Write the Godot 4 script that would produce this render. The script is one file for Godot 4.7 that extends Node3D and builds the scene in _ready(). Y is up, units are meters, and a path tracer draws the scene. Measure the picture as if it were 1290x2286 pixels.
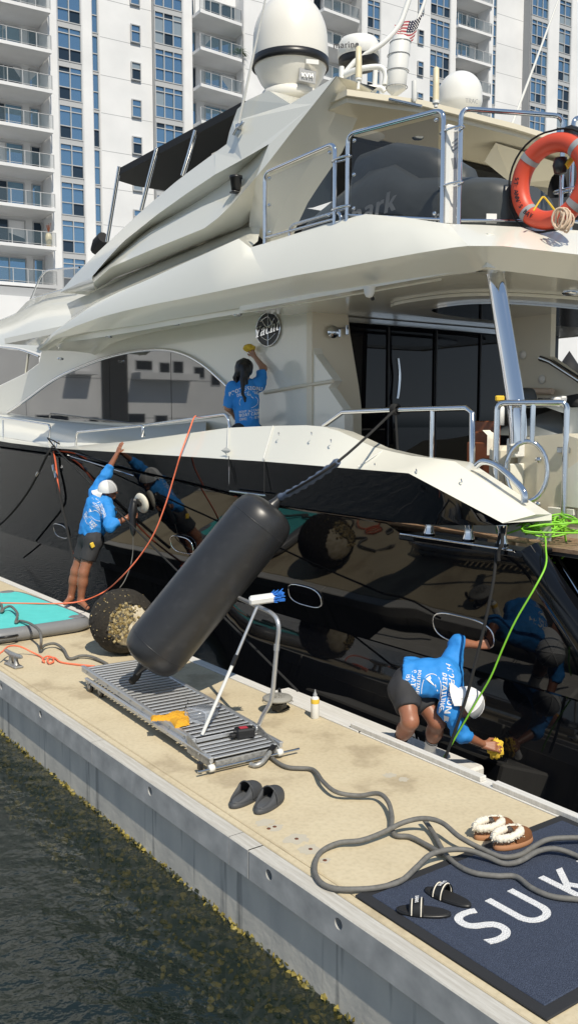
extends Node3D
# A motor yacht moored beside a floating dock, crew polishing its black hull. y up, metres; dock top at y 0, the dock runs along z.

var M := {}
var taken := {}
var rng := RandomNumberGenerator.new()

func _ready():
	rng.seed = 7
	make_camera_and_light()
	make_materials()
	make_setting()
	make_dock()
	make_yacht()
	make_tower()
	make_marina_block()
	make_dock_things()
	make_yacht_things()
	make_people()

# ---------------------------------------------------------------- camera, sky, sun
func make_camera_and_light():
	var cam := Camera3D.new()
	cam.name = "camera"
	cam.fov = 58.27
	cam.near = 0.05
	cam.far = 3000.0
	cam.position = Vector3(0, 2.4, 0)
	cam.rotation_degrees = Vector3(-5.65, -35.7, 0)
	add_child(cam)
	cam.current = true
	var env := Environment.new()
	env.background_mode = Environment.BG_SKY
	var sm := ProceduralSkyMaterial.new()
	sm.sky_top_color = Color(0.42, 0.51, 0.63)
	sm.sky_horizon_color = Color(0.78, 0.83, 0.87)
	sm.sky_curve = 0.14
	sm.ground_bottom_color = Color(0.12, 0.14, 0.14)
	sm.ground_horizon_color = Color(0.45, 0.52, 0.56)
	sm.sun_angle_max = 12.0
	var sky := Sky.new()
	sky.sky_material = sm
	env.sky = sky
	env.tonemap_mode = Environment.TONE_MAPPER_LINEAR
	env.tonemap_exposure = 1.34
	env.sdfgi_enabled = true
	env.ssao_enabled = true
	env.ssil_enabled = true
	var we := WorldEnvironment.new()
	we.name = "world_environment"
	we.environment = env
	add_child(we)
	var sun := DirectionalLight3D.new()
	sun.name = "sun"
	sun.light_energy = 1.1
	sun.light_color = Color(1.0, 0.965, 0.9)
	sun.light_angular_distance = 0.5
	sun.shadow_enabled = true
	add_child(sun)
	var el := deg_to_rad(49.0)
	var az := deg_to_rad(14.5)
	sun.look_at_from_position(Vector3.ZERO, Vector3(sin(az) * cos(el), -sin(el), -cos(az) * cos(el)), Vector3.UP)

# ---------------------------------------------------------------- mesh helpers
func S(smooth := false) -> SurfaceTool:
	var st := SurfaceTool.new()
	st.begin(Mesh.PRIMITIVE_TRIANGLES)
	st.set_smooth_group(0 if smooth else -1)
	return st

func mesh_of(st: SurfaceTool) -> ArrayMesh:
	st.index()
	st.generate_normals()
	return st.commit()

func put(called: String, mesh: Mesh, mat: Material, parent: Node, at := Vector3.ZERO) -> MeshInstance3D:
	var o := MeshInstance3D.new()
	o.name = numbered(called) if parent == self else called
	o.mesh = mesh
	o.material_override = mat
	o.position = at
	parent.add_child(o, true)
	return o

func part(called: String, st: SurfaceTool, mat: Material, parent: Node) -> MeshInstance3D:
	return put(called, mesh_of(st), mat, parent)

func numbered(called: String) -> String:
	var n: int = taken.get(called, 0)
	taken[called] = n + 1
	return called if n == 0 else "%s_%03d" % [called, n]

func tag(o: Node, label: String, category := "", group := "", kind := ""):
	if label: o.set_meta("label", label)
	if category: o.set_meta("category", category)
	if group: o.set_meta("group", group)
	if kind: o.set_meta("kind", kind)
	return o

func thing(called: String, label: String, category: String, at := Vector3.ZERO, turn := 0.0, group := "") -> Node3D:
	var o := Node3D.new()
	o.name = numbered(called)
	add_child(o)
	o.position = at
	o.rotation.y = turn
	tag(o, label, category, group)
	return o

func tri(st: SurfaceTool, a: Vector3, b: Vector3, c: Vector3):
	st.add_vertex(a)
	st.add_vertex(b)
	st.add_vertex(c)

func quad(st: SurfaceTool, a: Vector3, b: Vector3, c: Vector3, d: Vector3):
	tri(st, a, b, c)
	tri(st, a, c, d)

func box(st: SurfaceTool, c: Vector3, s: Vector3, bevel := 0.0, b := Basis()):
	var h := s * 0.5
	var e: float = minf(bevel, minf(h.x, minf(h.y, h.z)) * 0.98)
	if e <= 0.0:
		for ax in 3:
			for sg in [-1.0, 1.0]:
				var n := Vector3.ZERO
				n[ax] = sg * h[ax]
				var u := Vector3.ZERO
				u[(ax + 1) % 3] = h[(ax + 1) % 3]
				var v := Vector3.ZERO
				v[(ax + 2) % 3] = h[(ax + 2) % 3] * sg
				quad(st, c + b * (n - u - v), c + b * (n - u + v), c + b * (n + u + v), c + b * (n + u - v))
		return
	var P := func(sx: float, sy: float, sz: float, ax: int) -> Vector3:
		var p := Vector3(sx * (h.x - e), sy * (h.y - e), sz * (h.z - e))
		p[ax] += (e if p[ax] > 0 else -e)
		return c + b * p
	for ax in 3:
		for sg in [-1.0, 1.0]:
			var q := []
			for k in [[-1, -1], [-1, 1], [1, 1], [1, -1]]:
				var s3 := Vector3.ZERO
				s3[ax] = sg
				s3[(ax + 1) % 3] = k[0]
				s3[(ax + 2) % 3] = k[1] * sg
				q.append(P.call(s3.x, s3.y, s3.z, ax))
			quad(st, q[0], q[1], q[2], q[3])
	for ax in 3:
		var b1 := (ax + 1) % 3
		var b2 := (ax + 2) % 3
		for s1 in [-1.0, 1.0]:
			for s2 in [-1.0, 1.0]:
				var lo := Vector3.ZERO
				lo[b1] = s1
				lo[b2] = s2
				var hi := lo
				lo[ax] = -1.0
				hi[ax] = 1.0
				var f: float = s1 * s2
				var a0: Vector3 = P.call(lo.x, lo.y, lo.z, b1)
				var a1: Vector3 = P.call(hi.x, hi.y, hi.z, b1)
				var c0: Vector3 = P.call(lo.x, lo.y, lo.z, b2)
				var c1: Vector3 = P.call(hi.x, hi.y, hi.z, b2)
				if f > 0: quad(st, a0, a1, c1, c0)
				else: quad(st, a0, c0, c1, a1)
	for sx in [-1.0, 1.0]:
		for sy in [-1.0, 1.0]:
			for sz in [-1.0, 1.0]:
				var p0: Vector3 = P.call(sx, sy, sz, 0)
				var p1: Vector3 = P.call(sx, sy, sz, 1)
				var p2: Vector3 = P.call(sx, sy, sz, 2)
				if sx * sy * sz > 0: tri(st, p0, p2, p1)
				else: tri(st, p0, p1, p2)

func spline(p: Array, per := 6, closed := false) -> Array:
	var out := []
	var n := p.size()
	var segs := n if closed else n - 1
	for i in segs:
		var a: Vector3 = p[(i - 1 + n) % n] if closed else p[maxi(i - 1, 0)]
		var b: Vector3 = p[i]
		var c: Vector3 = p[(i + 1) % n]
		var d: Vector3 = p[(i + 2) % n] if closed else p[mini(i + 2, n - 1)]
		for k in per:
			out.append(b.cubic_interpolate(c, a, d, float(k) / per))
	if not closed: out.append(p[n - 1])
	return out

# a swept tube; r is a number or an array of radii, one for each point
func tube(st: SurfaceTool, p: Array, r, n := 8, caps := true, closed := false, flat := 1.0):
	var m := p.size()
	var rings := []
	var t0: Vector3 = (p[1] - p[0]).normalized()
	var u := t0.cross(Vector3.UP)
	if u.length() < 0.05: u = t0.cross(Vector3.RIGHT)
	u = u.normalized()
	for i in m:
		var t: Vector3
		if closed: t = (p[(i + 1) % m] - p[(i - 1 + m) % m])
		else: t = p[mini(i + 1, m - 1)] - p[maxi(i - 1, 0)]
		t = t.normalized()
		u = (u - t * u.dot(t)).normalized()
		var w := t.cross(u)
		var rr: float = r[i] if r is Array else r
		var ring := []
		for k in n:
			var a := TAU * k / n
			ring.append(p[i] + u * cos(a) * rr + w * sin(a) * rr * flat)
		rings.append(ring)
	st.set_smooth_group(0)
	for i in (m if closed else m - 1):
		var a: Array = rings[i]
		var b: Array = rings[(i + 1) % m]
		for k in n:
			var k2 := (k + 1) % n
			quad(st, a[k], a[k2], b[k2], b[k])
	if caps and not closed:
		st.set_smooth_group(-1)
		for k in n:
			tri(st, p[0], rings[0][(k + 1) % n], rings[0][k])
			tri(st, p[m - 1], rings[m - 1][k], rings[m - 1][(k + 1) % n])

# profile: Vector2(radius, height) along the axis of f (its y)
func lathe(st: SurfaceTool, prof: Array, f: Transform3D, n := 20, smooth := true):
	st.set_smooth_group(0 if smooth else -1)
	for i in prof.size() - 1:
		var a: Vector2 = prof[i]
		var b: Vector2 = prof[i + 1]
		for k in n:
			var t0 := TAU * k / n
			var t1 := TAU * (k + 1) / n
			var a0 := f * Vector3(a.x * cos(t0), a.y, a.x * sin(t0))
			var a1 := f * Vector3(a.x * cos(t1), a.y, a.x * sin(t1))
			var b0 := f * Vector3(b.x * cos(t0), b.y, b.x * sin(t0))
			var b1 := f * Vector3(b.x * cos(t1), b.y, b.x * sin(t1))
			if a.x < 1e-5: tri(st, a0, b1, b0)
			elif b.x < 1e-5: tri(st, a0, a1, b0)
			else: quad(st, a0, a1, b1, b0)

# outline of Vector2 in the xy plane of f, pushed from z 0 to z depth
func prism(st: SurfaceTool, o: Array, f: Transform3D, depth: float):
	var pts := PackedVector2Array(o)
	var ids := Geometry2D.triangulate_polygon(pts)
	for i in range(0, ids.size(), 3):
		var q := []
		for j in 3: q.append(pts[ids[i + j]])
		tri(st, f * Vector3(q[0].x, q[0].y, 0), f * Vector3(q[1].x, q[1].y, 0), f * Vector3(q[2].x, q[2].y, 0))
		tri(st, f * Vector3(q[0].x, q[0].y, depth), f * Vector3(q[2].x, q[2].y, depth), f * Vector3(q[1].x, q[1].y, depth))
	for i in pts.size():
		var a := pts[i]
		var b := pts[(i + 1) % pts.size()]
		quad(st, f * Vector3(a.x, a.y, 0), f * Vector3(b.x, b.y, 0), f * Vector3(b.x, b.y, depth), f * Vector3(a.x, a.y, depth))

# a flat outline of points lying (nearly) in a plane across x, pushed inboard by depth along x
func slab_x(st: SurfaceTool, o: Array, depth: float):
	var q := []
	for v in o: q.append(Vector2(v.z, v.y))
	var f := Transform3D(Basis(Vector3(0, 0, 1), Vector3(0, 1, 0), Vector3(1, 0, 0)), Vector3(o[0].x, 0, 0))
	prism(st, q, f, depth)

# evenly spaced points along a polyline
func even(p: Array, n: int) -> Array:
	var l := [0.0]
	for i in range(1, p.size()): l.append(l[i - 1] + p[i].distance_to(p[i - 1]))
	var out := []
	var j := 0
	for k in n:
		var s: float = l[-1] * k / (n - 1)
		while j < p.size() - 2 and l[j + 1] < s: j += 1
		out.append(p[j].lerp(p[j + 1], clampf((s - l[j]) / maxf(l[j + 1] - l[j], 1e-6), 0, 1)))
	return out

# rows of equally many points joined to a skin
func skin(st: SurfaceTool, rows: Array, smooth := true, group := 0):
	st.set_smooth_group(group if smooth else -1)
	for i in rows.size() - 1:
		for k in rows[i].size() - 1:
			var a: Vector3 = rows[i][k]
			var b: Vector3 = rows[i][k + 1]
			var c: Vector3 = rows[i + 1][k + 1]
			var d: Vector3 = rows[i + 1][k]
			if a.distance_squared_to(b) > 1e-9: tri(st, a, b, c)
			if c.distance_squared_to(d) > 1e-9 and a.distance_squared_to(d) > 1e-9: tri(st, a, c, d)

func rot_to(y: Vector3, hint := Vector3(0, 0, 1)) -> Basis:
	y = y.normalized()
	var x := y.cross(hint)
	if x.length() < 0.01: x = y.cross(Vector3(1, 0, 0))
	x = x.normalized()
	return Basis(x, y, x.cross(y))

func text_mesh(txt: String, size: float, depth := 0.0, bold := true, serif := false, fat := 0.0) -> TextMesh:
	var t := TextMesh.new()
	var f := SystemFont.new()
	f.font_names = PackedStringArray(["Droid Serif" if serif else "Droid Sans"])
	f.font_weight = 700 if bold else 400
	if fat > 0.0:
		var fv := FontVariation.new()
		fv.base_font = f
		fv.variation_embolden = fat
		t.font = fv
	else:
		t.font = f
	t.font_size = 64
	t.pixel_size = size / 64.0
	t.text = txt
	t.depth = depth
	t.curve_step = 2.0
	return t

# ---------------------------------------------------------------- materials
func col(r: float, g: float, b: float) -> Color:
	return Color(r, g, b).linear_to_srgb()

func mat(called: String, c: Color, rough := 0.6, metal := 0.0) -> StandardMaterial3D:
	var m := StandardMaterial3D.new()
	m.resource_name = called
	m.albedo_color = c
	m.roughness = rough
	m.metallic = metal
	M[called] = m
	return m

func noise_tex(seed_: int, freq: float, lo: Color, hi: Color, size := 512, octaves := 5, normal := 0.0, kind := FastNoiseLite.TYPE_SIMPLEX_SMOOTH, mid := -1.0) -> NoiseTexture2D:
	var n := FastNoiseLite.new()
	n.seed = seed_
	n.noise_type = kind
	n.frequency = freq
	n.fractal_octaves = octaves
	var t := NoiseTexture2D.new()
	t.width = size
	t.height = size
	t.seamless = true
	t.noise = n
	if normal > 0.0:
		t.as_normal_map = true
		t.bump_strength = normal
	else:
		var g := Gradient.new()
		g.set_color(0, lo)
		g.set_color(1, hi)
		if mid > 0.0:
			g.set_offset(0, mid)
		t.color_ramp = g
	return t

func tri_map(m: StandardMaterial3D, scale: float, world := true) -> StandardMaterial3D:
	m.uv1_triplanar = true
	m.uv1_world_triplanar = world
	m.uv1_scale = Vector3(scale, scale, scale)
	return m

func make_materials():
	var m: StandardMaterial3D
	# gelcoat, paint, metal, glass
	m = mat("gelcoat", col(0.77, 0.755, 0.665), 0.2)
	m.clearcoat_enabled = true
	m.clearcoat = 0.5
	m.clearcoat_roughness = 0.06
	m = mat("cream", col(0.72, 0.66, 0.52), 0.28)
	m = mat("hull_black", col(0.004, 0.0045, 0.006), 0.03)
	m.metallic_specular = 0.42
	m = mat("chrome", col(0.72, 0.73, 0.75), 0.08, 1.0)
	m = mat("steel", col(0.5, 0.52, 0.54), 0.32, 1.0)
	m.roughness_texture = noise_tex(3, 0.02, Color(0.5, 0.5, 0.5), Color(1, 1, 1), 256)
	tri_map(m, 3.0)
	m = mat("saloon_glass", col(0.2, 0.2, 0.2), 0.02, 0.8)
	m = mat("door_glass", col(0.004, 0.004, 0.006), 0.015)
	m.metallic_specular = 0.4
	m = mat("smoked_glass", Color(0.05, 0.055, 0.062, 0.42), 0.02)
	m.transparency = BaseMaterial3D.TRANSPARENCY_ALPHA
	m = mat("clear_glass", Color(0.5, 0.55, 0.55, 0.14), 0.02)
	m.transparency = BaseMaterial3D.TRANSPARENCY_ALPHA
	m = mat("black_canvas", col(0.012, 0.012, 0.013), 0.75)
	m = mat("grey_cover", col(0.055, 0.06, 0.06), 0.42)
	m.normal_enabled = true
	m.normal_texture = noise_tex(31, 0.006, Color.BLACK, Color.WHITE, 512, 3, 6.0)
	tri_map(m, 0.8)
	m = mat("tarp", col(0.14, 0.155, 0.155), 0.45)
	m.normal_enabled = true
	m.normal_texture = noise_tex(32, 0.008, Color.BLACK, Color.WHITE, 512, 3, 5.0)
	tri_map(m, 0.9)
	m = mat("black_plastic", col(0.012, 0.012, 0.013), 0.35)
	m = mat("white_plastic", col(0.74, 0.74, 0.71), 0.35)
	m = mat("ivory", col(0.7, 0.62, 0.42), 0.4)
	m = mat("dome_white", col(0.74, 0.72, 0.66), 0.3)
	m = mat("teak", col(0.36, 0.25, 0.17), 0.6)
	m.albedo_texture = noise_tex(9, 0.03, Color(0.75, 0.7, 0.66), Color(1, 1, 1), 256)
	tri_map(m, 2.5)
	m = mat("seam", col(0.03, 0.03, 0.03), 0.7)
	m = mat("wood", col(0.22, 0.07, 0.03), 0.35)
	m = mat("cushion", col(0.62, 0.48, 0.36), 0.8)
	# dock
	m = mat("concrete", Color(1, 1, 1), 0.85)
	m.albedo_texture = concrete_tex()
	m.normal_enabled = true
	m.normal_scale = 0.12
	m.normal_texture = noise_tex(12, 0.05, Color.BLACK, Color.WHITE, 512, 5, 3.0)
	tri_map(m, 0.42)
	m = mat("waler_paint", Color(1, 1, 1), 0.75)
	m.albedo_texture = plank_tex(Color(0.80, 0.79, 0.76), Color(0.66, 0.64, 0.6), 0)
	tri_map(m, 1.3)
	m = mat("waler_face", Color(1, 1, 1), 0.8)
	m.albedo_texture = noise_tex(15, 0.012, Color(0.56, 0.565, 0.56), Color(0.70, 0.70, 0.69), 512, 6)
	tri_map(m, 0.8)
	m = mat("dock_wall", Color(1, 1, 1), 0.9)
	m.albedo_texture = wall_tex()
	m.normal_enabled = true
	m.normal_scale = 0.15
	m.normal_texture = noise_tex(19, 0.04, Color.BLACK, Color.WHITE, 512, 5, 4.0)
	tri_map(m, 0.5)
	m = mat("growth", Color(1, 1, 1), 0.55)
	m.vertex_color_use_as_albedo = true
	m = mat("edge_white", Color(1, 1, 1), 0.7)
	m.albedo_texture = plank_tex(Color(0.90, 0.89, 0.87), Color(0.77, 0.76, 0.73), 1)
	tri_map(m, 1.1)
	# water
	m = mat("water", Color(0.09, 0.135, 0.1, 0.62), 0.04)
	m.transparency = BaseMaterial3D.TRANSPARENCY_ALPHA
	m.normal_enabled = true
	m.normal_scale = 0.5
	m.normal_texture = noise_tex(41, 0.012, Color.BLACK, Color.WHITE, 1024, 4, 7.0)
	tri_map(m, 0.55)
	mat("seabed", col(0.012, 0.018, 0.013), 0.95)
	# tower
	m = mat("stucco", Color(1, 1, 1), 0.85)
	m.albedo_texture = noise_tex(51, 0.008, Color(0.825, 0.83, 0.835), Color(0.895, 0.897, 0.90), 512, 5)
	tri_map(m, 0.05)
	mat("tower_grey", col(0.34, 0.35, 0.36), 0.7)
	mat("tower_frame", col(0.42, 0.43, 0.44), 0.5)
	m = mat("tower_glass", col(0.24, 0.4, 0.54), 0.03, 0.85)
	mat("tower_blind", col(0.3, 0.36, 0.4), 0.1, 0.3)
	m = mat("tower_glass_dark", col(0.025, 0.045, 0.07), 0.03, 0.3)
	m = mat("rail_glass", Color(0.35, 0.42, 0.44, 0.32), 0.03)
	m.transparency = BaseMaterial3D.TRANSPARENCY_ALPHA
	mat("foliage", col(0.05, 0.1, 0.02), 0.6)
	# small things
	m = mat("fender_vinyl", col(0.042, 0.043, 0.046), 0.4)
	m.albedo_texture = noise_tex(161, 0.012, Color(0.78, 0.78, 0.78), Color(1, 1, 1), 512, 6, 0.0, FastNoiseLite.TYPE_SIMPLEX_SMOOTH, 0.6)
	m.roughness_texture = noise_tex(61, 0.01, Color(0.8, 0.8, 0.8), Color(1, 1, 1), 512, 5)
	tri_map(m, 1.2, false)
	m = mat("sleeve", Color(1, 1, 1), 0.95)
	m.normal_enabled = true
	m.normal_texture = noise_tex(162, 0.02, Color.BLACK, Color.WHITE, 256, 4, 6.0)
	m.albedo_texture = noise_tex(62, 0.03, Color(0.11, 0.10, 0.085), Color(0.22, 0.20, 0.17), 256, 5)
	tri_map(m, 2.5, false)
	m = mat("old_white", Color(1, 1, 1), 0.8)
	m.albedo_texture = noise_tex(63, 0.02, Color(0.62, 0.56, 0.44), Color(0.86, 0.83, 0.76), 256, 5)
	tri_map(m, 2.5, false)
	mat("black_rope", col(0.014, 0.014, 0.014), 0.9)
	mat("blue_rope", col(0.09, 0.12, 0.18), 0.9)
	mat("orange", col(0.62, 0.11, 0.04), 0.5)
	mat("coral_cord", col(0.85, 0.2, 0.1), 0.5)
	mat("lime", col(0.24, 0.6, 0.04), 0.45)
	m = mat("power_cord", Color(1, 1, 1), 0.7)
	m.albedo_texture = noise_tex(64, 0.03, Color(0.36, 0.355, 0.34), Color(0.46, 0.455, 0.44), 256, 4)
	tri_map(m, 3.0)
	m = mat("teal", Color(0.38, 0.83, 0.81), 0.6)
	m.albedo_texture = noise_tex(65, 0.01, Color(0.93, 0.95, 0.95), Color(1, 1, 1), 512, 5)
	tri_map(m, 1.0)
	mat("pvc_grey", col(0.2, 0.205, 0.215), 0.4)
	m = mat("galvanised", Color(1, 1, 1), 0.45, 0.5)
	m.albedo_texture = noise_tex(66, 0.03, Color(0.52, 0.52, 0.51), Color(0.72, 0.72, 0.71), 256, 5)
	tri_map(m, 4.0)
	m = mat("aluminium", col(0.6, 0.61, 0.62), 0.42, 0.75)
	mat("slat_shade", col(0.008, 0.008, 0.009), 0.6)  # near black that paints in the shade between the trolley slats
	m = mat("towel", col(0.86, 0.44, 0.03), 0.95)
	m.albedo_texture = noise_tex(68, 0.08, Color(0.82, 0.8, 0.72), Color(1, 1, 1), 256, 4)
	m.normal_enabled = true
	m.normal_texture = noise_tex(69, 0.12, Color.BLACK, Color.WHITE, 256, 3, 5.0)
	tri_map(m, 4.0)
	mat("yellow", col(0.75, 0.5, 0.05), 0.9)
	m = mat("tub", Color(0.75, 0.78, 0.82, 0.4), 0.2)
	m.transparency = BaseMaterial3D.TRANSPARENCY_ALPHA
	mat("wool", col(0.72, 0.68, 0.58), 0.95)
	mat("wool_grey", col(0.3, 0.29, 0.26), 0.95)
	mat("brush_blue", col(0.02, 0.17, 0.6), 0.7)
	m = mat("clog", col(0.055, 0.058, 0.063), 0.6)
	m = mat("clog_bed", col(0.085, 0.09, 0.098), 0.7)
	m = mat("suede", col(0.22, 0.085, 0.028), 0.9)
	m.albedo_texture = noise_tex(70, 0.05, Color(0.8, 0.78, 0.75), Color(1, 1, 1), 256, 4)
	tri_map(m, 5.0)
	mat("slipper_sole", col(0.36, 0.17, 0.08), 0.7)
	m = mat("fleece", col(0.78, 0.72, 0.6), 1.0)
	mat("stitch", col(0.7, 0.62, 0.45), 0.8)
	mat("leather_black", col(0.012, 0.012, 0.012), 0.4)
	m = mat("carpet", Color(1, 1, 1), 1.0)
	m.albedo_texture = carpet_tex()
	m.normal_enabled = true
	m.normal_texture = noise_tex(72, 0.1, Color.BLACK, Color.WHITE, 512, 3, 8.0)
	tri_map(m, 2.2)
	mat("carpet_border", col(0.02, 0.021, 0.024), 0.85)
	m = mat("carpet_white", col(0.78, 0.78, 0.78), 1.0)
	m.normal_enabled = true
	m.normal_texture = noise_tex(73, 0.1, Color.BLACK, Color.WHITE, 512, 3, 8.0)
	tri_map(m, 2.2)
	mat("ring_orange", col(0.62, 0.075, 0.035), 0.45)
	mat("flag_red", col(0.4, 0.03, 0.05), 0.8)
	mat("flag_white", col(0.7, 0.68, 0.66), 0.8)
	mat("flag_blue", col(0.02, 0.025, 0.07), 0.8)
	mat("letter_white", col(0.75, 0.75, 0.75), 0.8)
	mat("letter_dark", col(0.02, 0.02, 0.025), 0.6)
	mat("letter_grey", col(0.3, 0.31, 0.32), 0.6)
	mat("badge_grey", col(0.035, 0.035, 0.038), 0.5)
	m = mat("worn_patch", col(0.5, 0.455, 0.36), 0.95)
	mat("rust", col(0.14, 0.05, 0.025), 0.9)
	# people
	m = mat("skin", col(0.3, 0.125, 0.07), 0.45)
	m.subsurf_scatter_enabled = true
	m.subsurf_scatter_strength = 0.15
	m = mat("skin_tan", col(0.36, 0.19, 0.115), 0.5)
	m = mat("shirt_blue", col(0.022, 0.235, 0.64), 0.75)
	m = mat("shorts", col(0.028, 0.028, 0.031), 0.8)
	mat("cap_white", col(0.74, 0.74, 0.74), 0.85)
	mat("cap_mesh", col(0.4, 0.41, 0.42), 0.9)
	mat("sock", col(0.72, 0.72, 0.72), 0.95)
	mat("hair", col(0.008, 0.007, 0.007), 0.35)
	mat("ink", col(0.02, 0.02, 0.025), 0.7)

func concrete_tex() -> ImageTexture:
	var n := FastNoiseLite.new()
	n.seed = 101
	n.frequency = 0.006
	n.fractal_octaves = 5
	var f := FastNoiseLite.new()
	f.seed = 102
	f.frequency = 0.11
	f.fractal_octaves = 3
	var sp := FastNoiseLite.new()
	sp.seed = 103
	sp.noise_type = FastNoiseLite.TYPE_CELLULAR
	sp.frequency = 0.05
	var N := 512
	var a := n.get_seamless_image(N, N)
	var b := f.get_seamless_image(N, N)
	var c := sp.get_seamless_image(N, N)
	var im := Image.create(N, N, false, Image.FORMAT_RGB8)
	for y in N:
		for x in N:
			var v := a.get_pixel(x, y).r
			var w := b.get_pixel(x, y).r
			var k := Color(0.80, 0.745, 0.625).lerp(Color(0.745, 0.685, 0.565), clampf((v - 0.3) * 1.3, 0, 1))
			k = k.lerp(Color(0.6, 0.54, 0.44), clampf((v - 0.66) * 2.4, 0, 0.42))
			k = k.lightened(clampf((w - 0.5) * 0.12, 0, 1)).darkened(clampf((0.5 - w) * 0.12, 0, 1))
			if c.get_pixel(x, y).r < 0.03: k = k.darkened(0.1)
			im.set_pixel(x, y, k)
	return ImageTexture.create_from_image(im)

func plank_tex(hi: Color, lo: Color, s: int) -> ImageTexture:
	var n := FastNoiseLite.new()
	n.seed = 200 + s
	n.frequency = 0.02
	n.fractal_octaves = 4
	var N := 512
	var im := Image.create(N, N, false, Image.FORMAT_RGB8)
	for y in N:
		for x in N:
			var v := n.get_noise_2d(x * 3.2, y * 0.16) * 0.5 + 0.5
			var w := n.get_noise_2d(x * 14.0 + 900.0, y * 0.7) * 0.5 + 0.5
			im.set_pixel(x, y, lo.lerp(hi, clampf(v * 0.9 + w * 0.55 - 0.2, 0, 1)))
	return ImageTexture.create_from_image(im)

func wall_tex() -> ImageTexture:
	var n := FastNoiseLite.new()
	n.seed = 301
	n.frequency = 0.012
	n.fractal_octaves = 5
	var N := 512
	var im := Image.create(N, N, false, Image.FORMAT_RGB8)
	for y in N:
		for x in N:
			var v := n.get_noise_2d(x, y * 0.5) * 0.5 + 0.5
			var st := n.get_noise_2d(x * 2.2 + 700.0, y * 0.12) * 0.5 + 0.5
			var k := Color(0.79, 0.77, 0.72).lerp(Color(0.67, 0.66, 0.63), clampf(v, 0, 1))
			k = k.lerp(Color(0.33, 0.335, 0.33), clampf((st - 0.66) * 4.0, 0, 0.75))
			im.set_pixel(x, y, k)
	return ImageTexture.create_from_image(im)

func carpet_tex() -> ImageTexture:
	var r := RandomNumberGenerator.new()
	r.seed = 5
	var N := 256
	var im := Image.create(N, N, false, Image.FORMAT_RGB8)
	for y in N:
		for x in N:
			var v := r.randf()
			var k := Color(0.18, 0.215, 0.29).lerp(Color(0.36, 0.40, 0.48), v * v)
			if (x / 3 + y / 3) % 2 == 0: k = k.darkened(0.1)
			im.set_pixel(x, y, k)
	return ImageTexture.create_from_image(im)

# ---------------------------------------------------------------- water and sky
func make_setting():
	var w := S(true)
	var n := FastNoiseLite.new()
	n.seed = 88
	n.frequency = 1.3
	n.fractal_octaves = 3
	# near water, with real ripples
	var x0 := -7.0
	var x1 := 2.9
	var z0 := -15.0
	var z1 := 3.0
	var step := 0.075
	var nx := int((x1 - x0) / step)
	var nz := int((z1 - z0) / step)
	var rows := []
	for j in nz + 1:
		var row := []
		for i in nx + 1:
			var x := x0 + (x1 - x0) * i / nx
			var z := z0 + (z1 - z0) * j / nz
			var edge: float = minf(1.0, minf(minf(x - x0, z - z0), z1 - z) / 1.5)
			# ripples run across the line of sight
			var a := x * 0.58 - z * 0.81
			var b := x * 0.81 + z * 0.58
			var h := n.get_noise_2d(a * 2.6, b * 1.1) * 0.010 + n.get_noise_2d(a * 7.0 + 40.0, b * 3.0) * 0.0035
			row.append(Vector3(x, -0.57 + h * maxf(edge, 0.0), z))
		rows.append(row)
	skin(w, rows)
	# open water all round
	for q in [[-900.0, x0, -900.0, 300.0], [x1, 900.0, -900.0, 300.0], [x0, x1, -900.0, z0], [x0, x1, z1, 300.0]]:
		quad(w, Vector3(q[0], -0.57, q[2]), Vector3(q[1], -0.57, q[2]), Vector3(q[1], -0.57, q[3]), Vector3(q[0], -0.57, q[3]))
	tag(part("water", w, M.water, self), "", "", "", "structure")
	var g := S()
	quad(g, Vector3(-900, -4, -900), Vector3(900, -4, -900), Vector3(900, -4, 300), Vector3(-900, -4, 300))
	tag(part("seabed", g, M.seabed, self), "", "", "", "structure")

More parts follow.
